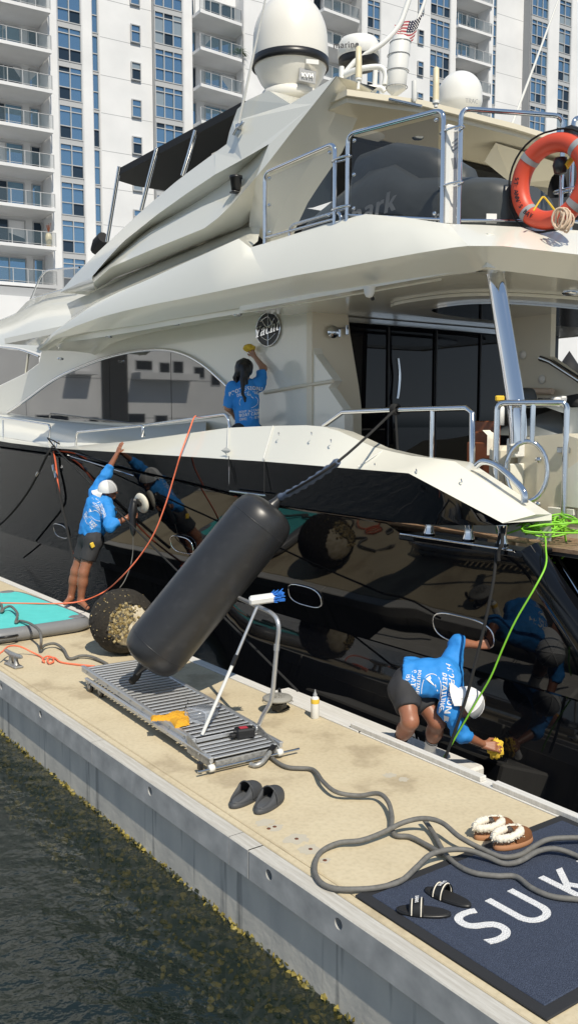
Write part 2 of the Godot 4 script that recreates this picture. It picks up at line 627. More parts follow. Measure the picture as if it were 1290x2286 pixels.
# ---------------------------------------------------------------- the dock
func fascia_board(za: float, zb: float, holes: Array, parent: Node):
	# outer face at x 2.705 with round bolt recesses, top 0.1 wide
	var st := S()
	var X := 2.705
	var t := 0.0
	var bt := -0.172
	var hw := 0.055
	var cuts := [za]
	for h in holes:
		cuts.append(h - hw)
		cuts.append(h + hw)
	cuts.append(zb)
	for i in range(0, cuts.size(), 2):
		quad(st, Vector3(X, t - 0.006, cuts[i]), Vector3(X, t - 0.006, cuts[i + 1]), Vector3(X, bt, cuts[i + 1]), Vector3(X, bt, cuts[i]))
	for h in holes:
		var cy := -0.062
		for k in 24:
			var a0 := TAU * k / 24
			var a1 := TAU * (k + 1) / 24
			var q := []
			for a in [a0, a1]:
				var c := cos(a)
				var s := sin(a)
				var m := maxf(absf(c), absf(s))
				var ey: float = cy + s / m * ((-0.006 - cy) if s > 0 else (cy - bt))
				q.append([Vector3(X, cy + s * 0.03, h + c * 0.03), Vector3(X, ey, h + c / m * hw)])
			quad(st, q[0][0], q[1][0], q[1][1], q[0][1])
			var d := Vector3(0.045, 0, 0)
			quad(st, q[0][0], q[1][0], q[1][0] + d, q[0][0] + d)
			tri(st, q[0][0] + d, q[1][0] + d, Vector3(X + 0.045, cy, h))
	quad(st, Vector3(X, bt, za), Vector3(X, bt, zb), Vector3(X + 0.1, bt, zb), Vector3(X + 0.1, bt, za))
	for z in [za, zb]:
		quad(st, Vector3(X, -0.006, z), Vector3(X, bt, z), Vector3(X + 0.1, bt, z), Vector3(X + 0.1, -0.006, z))
	var o := part("fascia_board", st, M.waler_face, parent)
	var s2 := S()
	quad(s2, Vector3(X, -0.006, za), Vector3(X, -0.006, zb), Vector3(X + 0.006, 0, zb), Vector3(X + 0.006, 0, za))
	quad(s2, Vector3(X + 0.006, 0, za), Vector3(X + 0.006, 0, zb), Vector3(X + 0.1, 0, zb), Vector3(X + 0.1, 0, za))
	quad(s2, Vector3(X + 0.1, 0, za), Vector3(X + 0.1, 0, zb), Vector3(X + 0.1, -0.1, zb), Vector3(X + 0.1, -0.1, za))
	part("cap_board", s2, M.waler_paint, o)

func make_dock():
	var d := Node3D.new()
	d.name = "dock"
	add_child(d)
	tag(d, "", "", "", "structure")
	var st := S()
	# slab with a chamfered edge beside the timber
	box(st, Vector3(3.672, -0.25, -5.2), Vector3(1.596, 0.5, 18.2), 0.008)
	part("slab", st, M.concrete, d)
	st = S()
	box(st, Vector3(2.843, -0.252, -5.2), Vector3(0.052, 0.5, 18.2), 0.006)
	part("edge_strip", st, M.concrete, d)
	st = S()
	box(st, Vector3(3.655, -0.62, -5.2), Vector3(1.794, 1.02, 18.1))
	part("float_wall", st, M.dock_wall, d)
	var z := -14.3
	while z < -4.4:
		var zb := minf(z + 4.0, -4.36)
		var hs := []
		var h := ceilf(z + 0.1 - 0.645) + 0.645
		while h < zb - 0.06:
			if h > z + 0.06: hs.append(h)
			h += 1.0
		fascia_board(z, zb - 0.004, hs, d)
		z += 4.0
		if zb >= -4.361: break
	fascia_board(-4.36, -4.16, [], d)
	fascia_board(-4.15, 3.9, [-3.953, -3.349, -2.35, -1.35], d)
	# far edge: white planks, with kerb planks lying on them near the mat
	z = -14.3
	while z < 3.2:
		st = S()
		box(st, Vector3(4.531, -0.06, z + 1.49), Vector3(0.108, 0.128, 2.98), 0.006)
		part("edge_board", st, M.edge_white, d)
		z += 3.0
	for k in [[-5.42, -4.06], [-3.96, -1.2]]:
		st = S()
		box(st, Vector3(4.514, 0.0215, (k[0] + k[1]) / 2), Vector3(0.058, 0.035, k[1] - k[0]), 0.004)
		part("kerb_board", st, M.edge_white, d)
	# bolt heads sunk in worn patches of the deck
	for q in [Vector3(3.005, 0, -4.107), Vector3(2.993, 0, -3.958), Vector3(2.977, 0, -3.806), Vector3(2.951, 0, -4.311), Vector3(2.993, 0, -4.311)]:
		st = S()
		lathe(st, [Vector2(0.012, 0.0), Vector2(0.012, 0.003), Vector2(0.0, 0.004)], Transform3D(Basis(), q + Vector3(0, 0.0005, 0)), 8)
		part("bolt_head", st, M.rust, d)
	# spalled pale patches round the old bolts
	var pr := RandomNumberGenerator.new()
	pr.seed = 66
	for q in [[Vector3(3.005, 0, -4.107), 0.075], [Vector3(2.993, 0, -3.958), 0.07], [Vector3(2.977, 0, -3.806), 0.035], [Vector3(2.978, 0, -4.397), 0.06], [Vector3(2.99, 0, -4.298), 0.05], [Vector3(4.08, 0, -4.512), 0.05], [Vector3(4.111, 0, -4.403), 0.04]]:
		st = S()
		var rim := []
		for k in 18:
			var a := TAU * k / 18
			rim.append(q[0] + Vector3(cos(a) * q[1] * pr.randf_range(0.7, 1.25), 0.0, sin(a) * q[1] * pr.randf_range(0.55, 1.1)))
		for k in 18:
			tri(st, q[0] + Vector3(0, 0.0012, 0), rim[k] + Vector3(0, 0.0006, 0), rim[(k + 1) % 18] + Vector3(0, 0.0006, 0))
		part("spalled_patch", st, M.worn_patch, d)
	# oysters and weed on the wall at the waterline
	var m := SurfaceTool.new()
	m.begin(Mesh.PRIMITIVE_TRIANGLES)
	var r := RandomNumberGenerator.new()
	r.seed = 4
	var b := S()
	var ring := []
	for k in 7:
		ring.append(Vector3(cos(TAU * k / 7) * r.randf_range(0.7, 1.1), r.randf_range(-0.2, 0.2), sin(TAU * k / 7) * r.randf_range(0.7, 1.1)))
	for k in 7:
		tri(b, ring[k], ring[(k + 1) % 7], Vector3(0.1, 0.55, 0))
		tri(b, ring[(k + 1) % 7], ring[k], Vector3(0, -0.5, 0.1))
	var mm := MultiMesh.new()
	mm.transform_format = MultiMesh.TRANSFORM_3D
	mm.use_colors = true
	mm.mesh = mesh_of(b)
	var count := 5600
	mm.instance_count = count
	for i in count:
		var zz := r.randf_range(-11.0, -0.6)
		var out := pow(r.randf(), 2.6) * 0.36
		var p := Vector3(2.765 - out, -0.565 - out * 0.8 + r.randf_range(-0.05, 0.02), zz)
		var s := r.randf_range(0.011, 0.03)
		var bs := Basis.from_euler(Vector3(r.randf() * TAU, r.randf() * TAU, r.randf() * TAU)).scaled(Vector3(s, s * r.randf_range(0.5, 1.0), s * r.randf_range(0.7, 1.3)))
		mm.set_instance_transform(i, Transform3D(bs, p))
		var c := Color(0.13, 0.105, 0.02).lerp(Color(0.30, 0.24, 0.05), r.randf())
		if r.randf() < 0.35: c = Color(0.05, 0.055, 0.03)
		mm.set_instance_color(i, c)
	var g := MultiMeshInstance3D.new()
	g.name = "oyster_growth"
	g.multimesh = mm
	g.material_override = M.growth
	add_child(g)
	tag(g, "yellow green oysters and weed along the dock wall at the waterline", "oysters", "", "stuff")

# ---------------------------------------------------------------- the yacht
const CX := 8.4    # its centre line; the starboard side mirrors the port side

func at_z(p: Array, z: float) -> float:
	# height of a polyline (points with z rising) over z
	if z <= p[0].x: return p[0].y
	for i in p.size() - 1:
		if z <= p[i + 1].x:
			return lerpf(p[i].y, p[i + 1].y, (z - p[i].x) / (p[i + 1].x - p[i].x))
	return p[-1].y

func zy(p: Array) -> Array:
	var out := []
	for v in p: out.append(Vector2(v.z, v.y))
	return out

func patch(st: SurfaceTool, o: Array):
	# a nearly flat many-cornered face seen across x
	var q := PackedVector2Array(zy(o))
	var ids := Geometry2D.triangulate_polygon(q)
	for i in range(0, ids.size(), 3):
		tri(st, o[ids[i]], o[ids[i + 1]], o[ids[i + 2]])

func patch_xy(st: SurfaceTool, o: Array):
	var q := PackedVector2Array()
	for v in o: q.append(Vector2(v.x, v.y))
	var ids := Geometry2D.triangulate_polygon(q)
	for i in range(0, ids.size(), 3):
		tri(st, o[ids[i]], o[ids[i + 1]], o[ids[i + 2]])

func with_x(o: Array, x: float) -> Array:
	var out := []
	for v in o: out.append(Vector3(x, v.y, v.z))
	return out

func moved(o: Array, d: Vector3) -> Array:
	var out := []
	for v in o: out.append(v + d)
	return out

func starboard(called: String, src: MeshInstance3D, parent: Node):
	var o := put(called, src.mesh, src.material_override, parent, Vector3(2 * CX, 0, 0))
	o.scale = Vector3(-1, 1, 1)
	return o

func rail(y: Node, called: String, p: Array, r := 0.02, n := 8) -> MeshInstance3D:
	var st := S()
	tube(st, p, r, n)
	return part(called, st, M.chrome, y)

func arc_rail(a: Vector3, b: Vector3, c: Vector3, d: Vector3, r: float) -> Array:
	# post a-b, bar b-c, post c-d with rounded corners
	var out := [a]
	for q in [[a, b, c], [b, c, d]]:
		var u: Vector3 = (q[0] - q[1]).normalized() * r
		var v: Vector3 = (q[2] - q[1]).normalized() * r
		for k in 6:
			var t := k / 5.0
			out.append((q[1] + u).lerp(q[1], t).lerp(q[1].lerp(q[1] + v, t), t))
	out.append(d)
	return out

func bow_x(x: float, z: float) -> float:
	# the plan narrows towards the bow, far outside the picture
	if z > -17.0: return x
	var t := clampf((-17.0 - z) / 13.0, 0, 1)
	return lerpf(x, CX, t * t)

func make_yacht():
	var y := thing("yacht", "large white and black motor yacht moored alongside the dock", "yacht", Vector3.ZERO)
	var st: SurfaceTool
	var o: MeshInstance3D
	var yk := [Vector2(-30, 2.3), Vector2(-16, 1.95), Vector2(-12.7, 1.875), Vector2(-9.35, 1.70), Vector2(-7.4, 1.56), Vector2(-5.75, 1.545), Vector2(-5.6, 1.47), Vector2(-4.0, 1.47)]
	var yu := [Vector2(-30, 2.3), Vector2(-16, 1.95), Vector2(-12.7, 1.875), Vector2(-9.35, 1.70), Vector2(-7.4, 1.56), Vector2(-5.7, 1.55), Vector2(-5.2, 1.575), Vector2(-4.5, 1.64)]
	var yl := [Vector2(-30, 2.9), Vector2(-15.6, 2.055), Vector2(-13.1, 2.0), Vector2(-7.6, 2.0), Vector2(-5.5, 1.978), Vector2(-4.5, 1.66)]
	var wob := FastNoiseLite.new()
	wob.seed = 12
	wob.frequency = 0.9
	# lower hull: a flared topside over an upright lower strake
	var zs := []
	var z := -30.0
	while z < -16.01:
		zs.append(z)
		z += 1.0
	while z < -4.39:
		zs.append(z)
		z += 0.2
	zs.append(-4.4)
	var rows := []
	for k in 14:
		rows.append([])
	for zz in zs:
		var top := at_z(yk, zz)
		for k in 14:
			var p: Vector2
			if k == 0: p = Vector2(5.178, top)
			elif k <= 10: p = Vector2(5.185, top - 0.012).lerp(Vector2(5.458, 0.40), (k - 1) / 9.0)
			elif k == 11: p = Vector2(5.46, 0.385)
			elif k == 12: p = Vector2(lerpf(5.385, 5.475, smoothstep(-8.2, -9.8, zz)), -0.05)
			else: p = Vector2(lerpf(5.22, 5.6, smoothstep(-8.2, -9.8, zz)), -0.95)
			var zq: float = zz
			if zz > -4.9: zq = lerpf(zz, zz + (1.47 - p.y) * 0.83 * (zz + 4.9) / 0.5, 1.0)
			p.x += wob.get_noise_2d(zz * 1.3, p.y * 2.0) * 0.0011 if k > 0 and k < 12 else 0.0
			rows[k].append(Vector3(bow_x(p.x, zz), p.y, zq))
	st = S(true)
	skin(st, rows.slice(0, 2), true, 1)
	skin(st, rows.slice(1, 11), true, 2)
	skin(st, rows.slice(10, 12), true, 3)
	skin(st, rows.slice(11, 14), true, 4)
	# stern quarter: the side turns round into the transom
	var edge := []
	for k in range(1, 14): edge.append(rows[k][-1])
	var turn := [edge]
	for q in 8:
		var a := (q + 1) / 8.0 * PI / 2
		turn.append(moved(edge, Vector3(0.1 * (1 - cos(a)), 0, 0.1 * sin(a))))
	turn.append(moved(turn[-1], Vector3(0.06, 0, 0)))
	skin(st, turn, true, 5)
	o = part("hull", st, M.hull_black, y)
	starboard("hull", o, y)
	st = S()
	box(st, Vector3(CX, 0.2, -17), Vector3(5.5, 2.4, 24.0))
	part("hull_core", st, M.hull_black, y)
	# upper black strake, ending aft in a wing
	var za := []
	z = -30.0
	while z < -4.52:
		za.append(z)
		z += 0.25 if z > -15.0 else 1.0
	za.append(-4.5)
	var up := []
	var low := []
	var inn := []
	for zz in za:
		up.append(Vector3(bow_x(5.15, zz), at_z(yl, zz), zz))
		low.append(Vector3(bow_x(5.21, zz), at_z(yu, zz), zz))
		inn.append(Vector3(bow_x(5.6, zz), at_z(yu, zz) + 0.02, zz))
	var um := []
	for k in 5:
		var row := []
		for i in up.size():
			var v: Vector3 = up[i].lerp(low[i], k / 4.0)
			v.x += wob.get_noise_2d(v.z * 1.1 + 50.0, v.y * 2.0) * 0.001
			row.append(v)
		um.append(row)
	st = S(true)
	skin(st, um, true, 1)
	skin(st, [um[4], inn], true, 2)
	o = part("topside", st, M.hull_black, y)
	starboard("topside", o, y)
	# white bulwark cap
	var tp := zy([Vector3(5.420, 2.108, -17.425), Vector3(5.420, 2.029, -15.046), Vector3(5.420, 1.994, -13.671), Vector3(5.420, 2.143, -11.028), Vector3(5.420, 2.327, -8.691), Vector3(5.420, 2.350, -7.902), Vector3(5.420, 2.362, -7.133), Vector3(5.420, 2.329, -6.818), Vector3(5.420, 2.158, -6.208), Vector3(5.420, 2.102, -5.718), Vector3(5.420, 2.086, -5.273), Vector3(5.420, 1.714, -4.442)])
	var r1 := []
	var r2 := []
	var r3 := []
	var r4 := []
	za[-1] = -4.42
	for zz in za:
		var t := maxf(at_z(tp, zz), at_z(yl, zz) + 0.008)
		var zl: float = minf(zz, -4.5)
		r1.append(Vector3(bow_x(5.148, zz), at_z(yl, zl), zl))
		r2.append(Vector3(bow_x(5.42, zz), t, zz))
		r3.append(Vector3(bow_x(5.6, zz), t - 0.01, zz))
		r4.append(Vector3(bow_x(5.602, zz), minf(1.5, t - 0.1), zz))
	st = S(true)
	skin(st, [r1, r2], true, 1)
	skin(st, [r2, r3], true, 2)
	skin(st, [r3, r4], true, 3)
	st.set_smooth_group(-1)
	quad(st, r1[-1], r2[-1], r3[-1], r3[-1] - Vector3(0, 0.045, 0))
	tri(st, r1[-1], r3[-1] - Vector3(0, 0.045, 0), Vector3(5.6, r1[-1].y - 0.02, -4.75))
	o = part("bulwark", st, M.gelcoat, y)
	starboard("bulwark", o, y)
	for px in [[Vector3(5.415, 2.337, -8.683), Vector3(5.145, 2.043, -8.272)], [Vector3(5.415, 2.355, -7.813), Vector3(5.145, 2.027, -7.589)], [Vector3(5.415, 2.141, -6.112), Vector3(5.145, 2.001, -6.138)]]:
		st = S()
		tube(st, [px[0] + Vector3(-0.004, 0, 0), px[1] + Vector3(-0.004, 0.004, 0)], 0.004, 5)
		part("panel_seam", st, M.white_plastic, y)
	for q in [Vector3(5.3, 2.286, -6.996), Vector3(5.3, 2.223, -6.7), Vector3(5.25, 2.026, -6.023), Vector3(5.2, 2.002, -5.457), Vector3(5.3, 1.939, -5.056), Vector3(5.3, 2.276, -7.537)]:
		st = S()
		tube(st, spline([q, q + Vector3(-0.02, 0.01, 0.01), q + Vector3(-0.03, -0.012, 0.03), q + Vector3(-0.02, -0.02, 0.02)], 3), 0.005, 5)
		part("snap_hook", st, M.chrome, y)
	st = S()
	var dq: Vector3 = Vector3(5.17, 2.089, -8.311)
	for k in 2:
		var sg := -1.0 if k == 0 else 1.0
		tri(st, dq + Vector3(-0.02, 0, -0.1), dq + Vector3(-0.02, 0, 0.1), dq + Vector3(-0.012, 0.04 * sg, 0))
	part("fuel_filler", st, M.dome_white, y)
	# boarding gate in the topside
	for q in [[Vector3(5.142, 2.034, -8.24), Vector3(5.15, 1.716, -8.257)], [Vector3(5.142, 2.019, -7.576), Vector3(5.15, 1.687, -7.59)]]:
		st = S()
		tube(st, q, 0.004, 5)
		part("gate_seam", st, M.seam, y)
	rail(y, "gate_latch", [Vector3(5.135, 1.922, -8.222), Vector3(5.14, 1.742, -8.232)], 0.005, 6)
	st = S()
	tube(st, [Vector3(5.14, 1.662, -8.215), Vector3(5.14, 1.663, -7.543)], 0.012, 6)
	part("gate_step", st, M.steel, y)
	rail(y, "rub_strip", [Vector3(5.15, 1.896, -12.525), Vector3(5.15, 1.843, -11.868), Vector3(5.15, 1.718, -10.495)], 0.009, 6)
	# side deck
	st = S()
	box(st, Vector3(5.96, 1.45, -12.5), Vector3(0.8, 0.16, 9.4))
	part("side_deck", st, M.gelcoat, y)
	# portholes: a chrome ring round a recessed pane
	for q in [[Vector3(5.4, 0.668, -7.232), 0.27, 0.105], [Vector3(5.37, 0.721, -5.087), 0.33, 0.125], [Vector3(5.34, 0.705, -13.536), 0.27, 0.11], [Vector3(5.36, 0.924, -9.606), 0.27, 0.105]]:
		var c: Vector3 = q[0]
		c.x = lerpf(5.185, 5.458, clampf((1.53 - c.y) / 1.13, 0, 1)) - 0.006
		var f := Transform3D(Basis(Vector3(0, 0, 1), Vector3(-0.247, 1, 0).normalized(), Vector3(-1, -0.247, 0).normalized()), c)
		var ring := []
		var hw: float = q[1]
		var hh: float = q[2]
		for k in 40:
			var a := TAU * k / 40
			var sx := signf(cos(a)) * pow(absf(cos(a)), 0.62)
			var sy := signf(sin(a)) * pow(absf(sin(a)), 0.75)
			ring.append(f * Vector3(sx * hw, sy * hh, 0))
		st = S(true)
		tube(st, ring, 0.0075, 6, false, true)
		o = part("porthole", st, M.chrome, y)
		st = S()
		for k in 40:
			var a0: Vector3 = ring[k]
			var a1: Vector3 = ring[(k + 1) % 40]
			tri(st, c + f.basis.z * 0.003, a0 + f.basis.z * 0.003, a1 + f.basis.z * 0.003)
		part("pane", st, M.door_glass, o)
	# cabin side
	st = S()
	slab_x(st, [Vector3(6.3, 1.5, -22.0), Vector3(6.3, 2.7, -22.0)] + [Vector3(6.300, 3.012, -19.849), Vector3(6.300, 3.118, -18.966), Vector3(6.300, 3.310, -17.431), Vector3(6.300, 3.461, -16.710), Vector3(6.300, 3.713, -16.533)] + [Vector3(6.3, 3.72, -15.3), Vector3(6.3, 3.72, -8.5)] + [Vector3(6.300, 3.658, -8.447), Vector3(6.300, 3.149, -8.278), Vector3(6.300, 2.839, -7.929), Vector3(6.300, 2.764, -8.024), Vector3(6.300, 2.507, -7.748)] + [Vector3(6.3, 1.5, -7.7)], 0.12)
	part("cabin_side", st, M.gelcoat, y)
	st = S()
	tube(st, [Vector3(6.290, 2.741, -9.264), Vector3(6.290, 2.791, -8.621), Vector3(6.290, 2.834, -7.933)], 0.022, 6)
	part("cabin_moulding", st, M.cream, y)
	# saloon window: dark panes inside a chrome arch
	var arch: Array = spline([Vector3(6.285, 2.573, -18.477), Vector3(6.285, 2.804, -17.381), Vector3(6.285, 3.137, -15.944), Vector3(6.285, 3.325, -14.582), Vector3(6.285, 3.421, -13.528), Vector3(6.285, 3.447, -12.589), Vector3(6.285, 3.408, -11.745), Vector3(6.285, 3.305, -11.166), Vector3(6.285, 3.142, -10.686), Vector3(6.285, 2.950, -10.290), Vector3(6.285, 2.763, -9.944)], 5)
	var sill: Array = [Vector3(6.285, 2.475, -9.948), Vector3(6.285, 2.395, -11.377), Vector3(6.285, 2.361, -12.778), Vector3(6.285, 2.417, -15.409), Vector3(6.285, 2.505, -17.405), Vector3(6.285, 2.573, -18.477)]
	st = S(true)
	tube(st, arch, 0.028, 6)
	o = part("window_trim", st, M.chrome, y)
	for band in [[-40.0, 60.0], [60.0, 246.0], [246.0, 383.0], [383.0, 540.0]]:
		pass
	var cuts := [-40.0, Vector3(6.285, 2.745, -17.385).z, Vector3(6.285, 2.968, -13.615).z, Vector3(6.285, 2.905, -11.586).z, 0.0]
	var full := PackedVector2Array(zy(arch) + zy(sill.slice(0, -1)))
	for k in 4:
		var clip := PackedVector2Array([Vector2(cuts[k] + 0.006, 0), Vector2(cuts[k + 1] - 0.006, 0), Vector2(cuts[k + 1] - 0.006, 6), Vector2(cuts[k] + 0.006, 6)])
		for piece in Geometry2D.intersect_polygons(full, clip):
			st = S()
			prism(st, Array(piece), Transform3D(Basis(Vector3(0, 0, 1), Vector3(0, 1, 0), Vector3(1, 0, 0)), Vector3(6.278 + 0.002 * k, 0, 0)), 0.02)
			part("window_pane", st, M.saloon_glass, y)
	# a sloping moulding under the window, forward
	st = S(true)
	var m1: Array = even([Vector3(6.270, 2.590, -20.736), Vector3(6.270, 2.540, -18.930), Vector3(6.270, 2.487, -17.364), Vector3(6.270, 2.394, -15.373), Vector3(6.270, 2.331, -13.379), Vector3(6.270, 2.337, -11.882), Vector3(6.270, 2.401, -10.615)], 16)
	var m2: Array = even([Vector3(6.000, 2.478, -19.855), Vector3(6.000, 2.454, -18.122), Vector3(6.000, 2.426, -16.621), Vector3(6.000, 2.327, -14.715), Vector3(6.000, 2.253, -12.807), Vector3(6.000, 2.266, -11.373), Vector3(6.000, 2.316, -10.160)], 16)
	var m3: Array = even([Vector3(5.660, 2.151, -18.766), Vector3(5.660, 2.118, -17.126), Vector3(5.660, 2.059, -15.708), Vector3(5.660, 1.990, -14.276), Vector3(5.660, 2.020, -12.091), Vector3(5.660, 2.098, -10.733), Vector3(5.660, 2.213, -9.586)], 16)
	skin(st, [m1, m2, m3])
	part("window_coaming", st, M.gelcoat, y)
	# overhang of the upper deck
	var A: Array = [Vector3(5.350, 3.511, -14.194), Vector3(5.350, 3.674, -13.565), Vector3(5.350, 3.760, -12.734), Vector3(5.350, 3.814, -11.849), Vector3(5.350, 3.827, -11.110), Vector3(5.350, 3.829, -10.330), Vector3(5.350, 3.821, -9.683), Vector3(5.350, 3.815, -8.840), Vector3(5.350, 3.812, -8.123), Vector3(5.350, 3.809, -7.794), Vector3(5.350, 3.804, -7.334), Vector3(5.350, 3.790, -6.775), Vector3(5.350, 3.781, -6.151), Vector3(5.350, 3.769, -5.597), Vector3(5.350, 3.756, -5.245), Vector3(5.350, 3.744, -5.078)]
	var T: Array = [Vector3(5.360, 3.520, -14.220), Vector3(5.400, 3.713, -13.690), Vector3(5.440, 3.904, -13.075), Vector3(5.480, 4.060, -12.278), Vector3(5.500, 4.137, -11.520), Vector3(5.500, 4.189, -10.733), Vector3(5.500, 4.251, -10.023), Vector3(5.500, 4.308, -9.279), Vector3(5.520, 4.372, -8.616), Vector3(5.560, 4.256, -8.447), Vector3(5.580, 4.273, -7.805), Vector3(5.600, 4.296, -7.234), Vector3(5.600, 4.283, -6.593), Vector3(5.600, 4.167, -6.088), Vector3(5.600, 4.076, -5.756), Vector3(5.620, 4.024, -5.565)]
	for q in [[5.6, -4.95], [6.37, -4.84], [7.4, -4.76], [8.4, -4.74]]:
		A.append(Vector3(q[0], 3.75, q[1]))
	for q in [[5.85, 4.02, -5.42], [6.84, 4.06, -5.22], [7.6, 4.07, -5.14], [8.4, 4.07, -5.12]]:
		T.append(Vector3(q[0], q[1], q[2]))
	var A2 := []
	var A3 := []
	var T2 := []
	var T3 := []
	for i in A.size():
		var k := clampf((i - 0.5) / 3.0, 0, 1)
		var aft := i >= 15
		A2.append(Vector3(A[i].x + 0.25 * k, A[i].y - 0.165 * k, A[i].z) if not aft else Vector3(maxf(A[i].x + 0.1, 5.6), 3.6, A[i].z - 0.08 * mini(i - 14, 4)))
		A3.append(Vector3(6.32, A[i].y - 0.1 * k, A[i].z) if not aft else Vector3(maxf(A[i].x, 6.3), 3.6, A[i].z - 0.6))
		T2.append(T[i] + (Vector3(0.1, -0.02, 0) if not aft else Vector3(0.05, -0.02, -0.1)))
		T3.append(Vector3(T[i].x + 0.14, 3.6, T[i].z) if not aft else Vector3(T[i].x + 0.05, 3.9, T[i].z - 0.14))
	st = S(true)
	var Am := []
	for i in A.size(): Am.append(A[i].lerp(T[i], 0.5) + Vector3(-0.035, 0.02, 0.0) * (1.0 if i < 15 else 0.0))
	skin(st, [A.slice(0, 10), Am.slice(0, 10), T.slice(0, 10)], true, 1)
	skin(st, [A.slice(9, 16), Am.slice(9, 16), T.slice(9, 16)], true, 2)
	skin(st, [A.slice(15), T.slice(15)], true, 3)
	skin(st, [A, A2], true, 4)
	skin(st, [T, T2], true, 5)
	skin(st, [T2, T3], true, 6)
	o = part("overhang", st, M.gelcoat, y)
	starboard("overhang", o, y)
	# soffit with a cove into the cabin side
	var c1 := []
	var c2 := []
	for i in 15:
		c1.append(A2[i].lerp(A3[i], 0.55) + Vector3(0, 0.012, 0))
		c2.append(A3[i] + Vector3(-0.1, -0.01, 0))
	var c3 := []
	for v in A3.slice(0, 15): c3.append(v + Vector3(-0.012, -0.04, 0))
	st = S(true)
	skin(st, [A2.slice(0, 15), c1, c2, c3], true, 1)
	part("soffit", st, M.gelcoat, y)
	# cockpit ceiling, with a glossy oval panel
	st = S()
	box(st, Vector3(CX, 3.66, -6.9), Vector3(5.64, 0.1, 3.6))
	part("cockpit_ceiling", st, M.gelcoat, y)
	st = S()
	box(st, Vector3(CX, 3.85, -11.0), Vector3(5.4, 0.1, 11.6))
	part("upper_deck", st, M.gelcoat, y)
	var oval := []
	for k in 48:
		var a := TAU * k / 48
		oval.append(Vector2(signf(cos(a)) * pow(absf(cos(a)), 0.7) * 2.1, signf(sin(a)) * pow(absf(sin(a)), 0.7) * 1.0))
	st = S()
	prism(st, oval, Transform3D(Basis(Vector3(1, 0, 0), Vector3(0, 0, 1), Vector3(0, -1, 0)), Vector3(8.5, 3.607, -6.75)), 0.03)
	o = part("ceiling_panel", st, M.gelcoat, y)
	st = S()
	prism(st, scaled2(oval, 0.8, 0.62), Transform3D(Basis(Vector3(1, 0, 0), Vector3(0, 0, 1), Vector3(0, -1, 0)), Vector3(8.5, 3.575, -6.75)), 0.02)
	part("mirror_panel", st, M.chrome, o)
	# small lights in the soffit and ceiling
	for q in [Vector3(5.75, 3.621, -14.302), Vector3(5.7, 3.724, -12.357), Vector3(5.8, 3.724, -10.526), Vector3(5.85, 3.692, -9.168), Vector3(5.85, 3.695, -8.497)]:
		var qq: Vector3 = q
		qq.y = at_z([Vector2(-14.2, 3.40), Vector2(-12.7, 3.6), Vector2(-11.0, 3.64), Vector2(-5, 3.62)], qq.z) - 0.004
		st = S(true)
		lathe(st, [Vector2(0.0, -0.01), Vector2(0.045, -0.012), Vector2(0.055, 0.0), Vector2(0.05, 0.02)], Transform3D(Basis(), qq), 16)
		o = part("downlight", st, M.chrome, y)
		st = S()
		lathe(st, [Vector2(0.0, -0.016), Vector2(0.036, -0.0155), Vector2(0.037, -0.008)], Transform3D(Basis(), qq), 14)
		part("lens", st, M.letter_grey, o)
	for q in [Vector3(6.729, 3.6, -6.386), Vector3(7.199, 3.6, -6.913), Vector3(8.04, 3.6, -6.693), Vector3(7.248, 3.6, -5.589)]:
		st = S(true)
		lathe(st, [Vector2(0.0, -0.02), Vector2(0.06, -0.022), Vector2(0.075, 0.0), Vector2(0.07, 0.02)], Transform3D(Basis(), q), 18)
		part("downlight", st, M.chrome, y)
	st = S()
	box(st, Vector3(6.209, 3.68, -5.119) + Vector3(0, 0, 0), Vector3(0.3, 0.03, 0.2), 0.008, Basis(Vector3(1, 0, 0), -0.45))
	o = part("floodlight", st, M.badge_grey, y)
	st = S()
	box(st, Vector3(6.227, 3.68, -5.134) + Vector3(0, -0.013, 0.006), Vector3(0.22, 0.016, 0.13), 0.004, Basis(Vector3(1, 0, 0), -0.45))
	part("lens", st, M.letter_grey, o)
	st = S(true)
	lathe(st, [Vector2(0.0, -0.1), Vector2(0.03, -0.09), Vector2(0.045, -0.06), Vector2(0.05, -0.02), Vector2(0.06, 0.0)], Transform3D(Basis(), Vector3(5.482, 3.6, -6.397)), 16)
	o = part("camera_dome", st, M.white_plastic, y)
	st = S(true)
	lathe(st, [Vector2(0.0, 0.03), Vector2(0.018, 0.02), Vector2(0.02, 0.0)], Transform3D(rot_to(Vector3(-0.4, -0.5, 0.7)), Vector3(5.714, 3.6, -6.654) + Vector3(0, -0.06, 0.03)), 10)
	part("camera_eye", st, M.black_plastic, o)
	# aft bulkhead: cream pilaster and dark sliding doors
	st = S()
	var f := Transform3D(Basis(), Vector3(0, 0, -8.4))
	var bul := [Vector2(6.28, 1.5), Vector2(6.28, 3.62)]
	for q in [Vector3(6.786, 3.668, -8.3), Vector3(6.828, 3.402, -8.3), Vector3(6.891, 3.124, -8.3), Vector3(6.961, 2.817, -8.3), Vector3(7.005, 2.568, -8.3)]: bul.append(Vector2(q.x, q.y))
	bul.append(Vector2(bul[-1].x + 0.02, 1.5))
	prism(st, bul, f, 0.1)
	part("bulkhead", st, M.cream, y)
	for k in 4:
		var x0 := 6.72 + k * 0.8
		st = S()
		box(st, Vector3(x0 + 0.395, 2.52, -8.42 - 0.012 * (k % 2)), Vector3(0.785, 2.02, 0.012))
		o = part("door", st, M.door_glass, y)
		st = S()
		box(st, Vector3(x0 + 0.79, 2.52, -8.40), Vector3(0.02, 2.02, 0.02))
		part("door_stile", st, M.badge_grey, o)
	st = S()
	box(st, Vector3(8.3, 3.57, -8.40), Vector3(3.4, 0.06, 0.05))
	part("door_header", st, M.chrome, y)
	st = S()
	box(st, Vector3(8.8, 2.5, -8.62), Vector3(4.2, 2.4, 0.1))
	part("saloon_end", st, M.black_plastic, y)
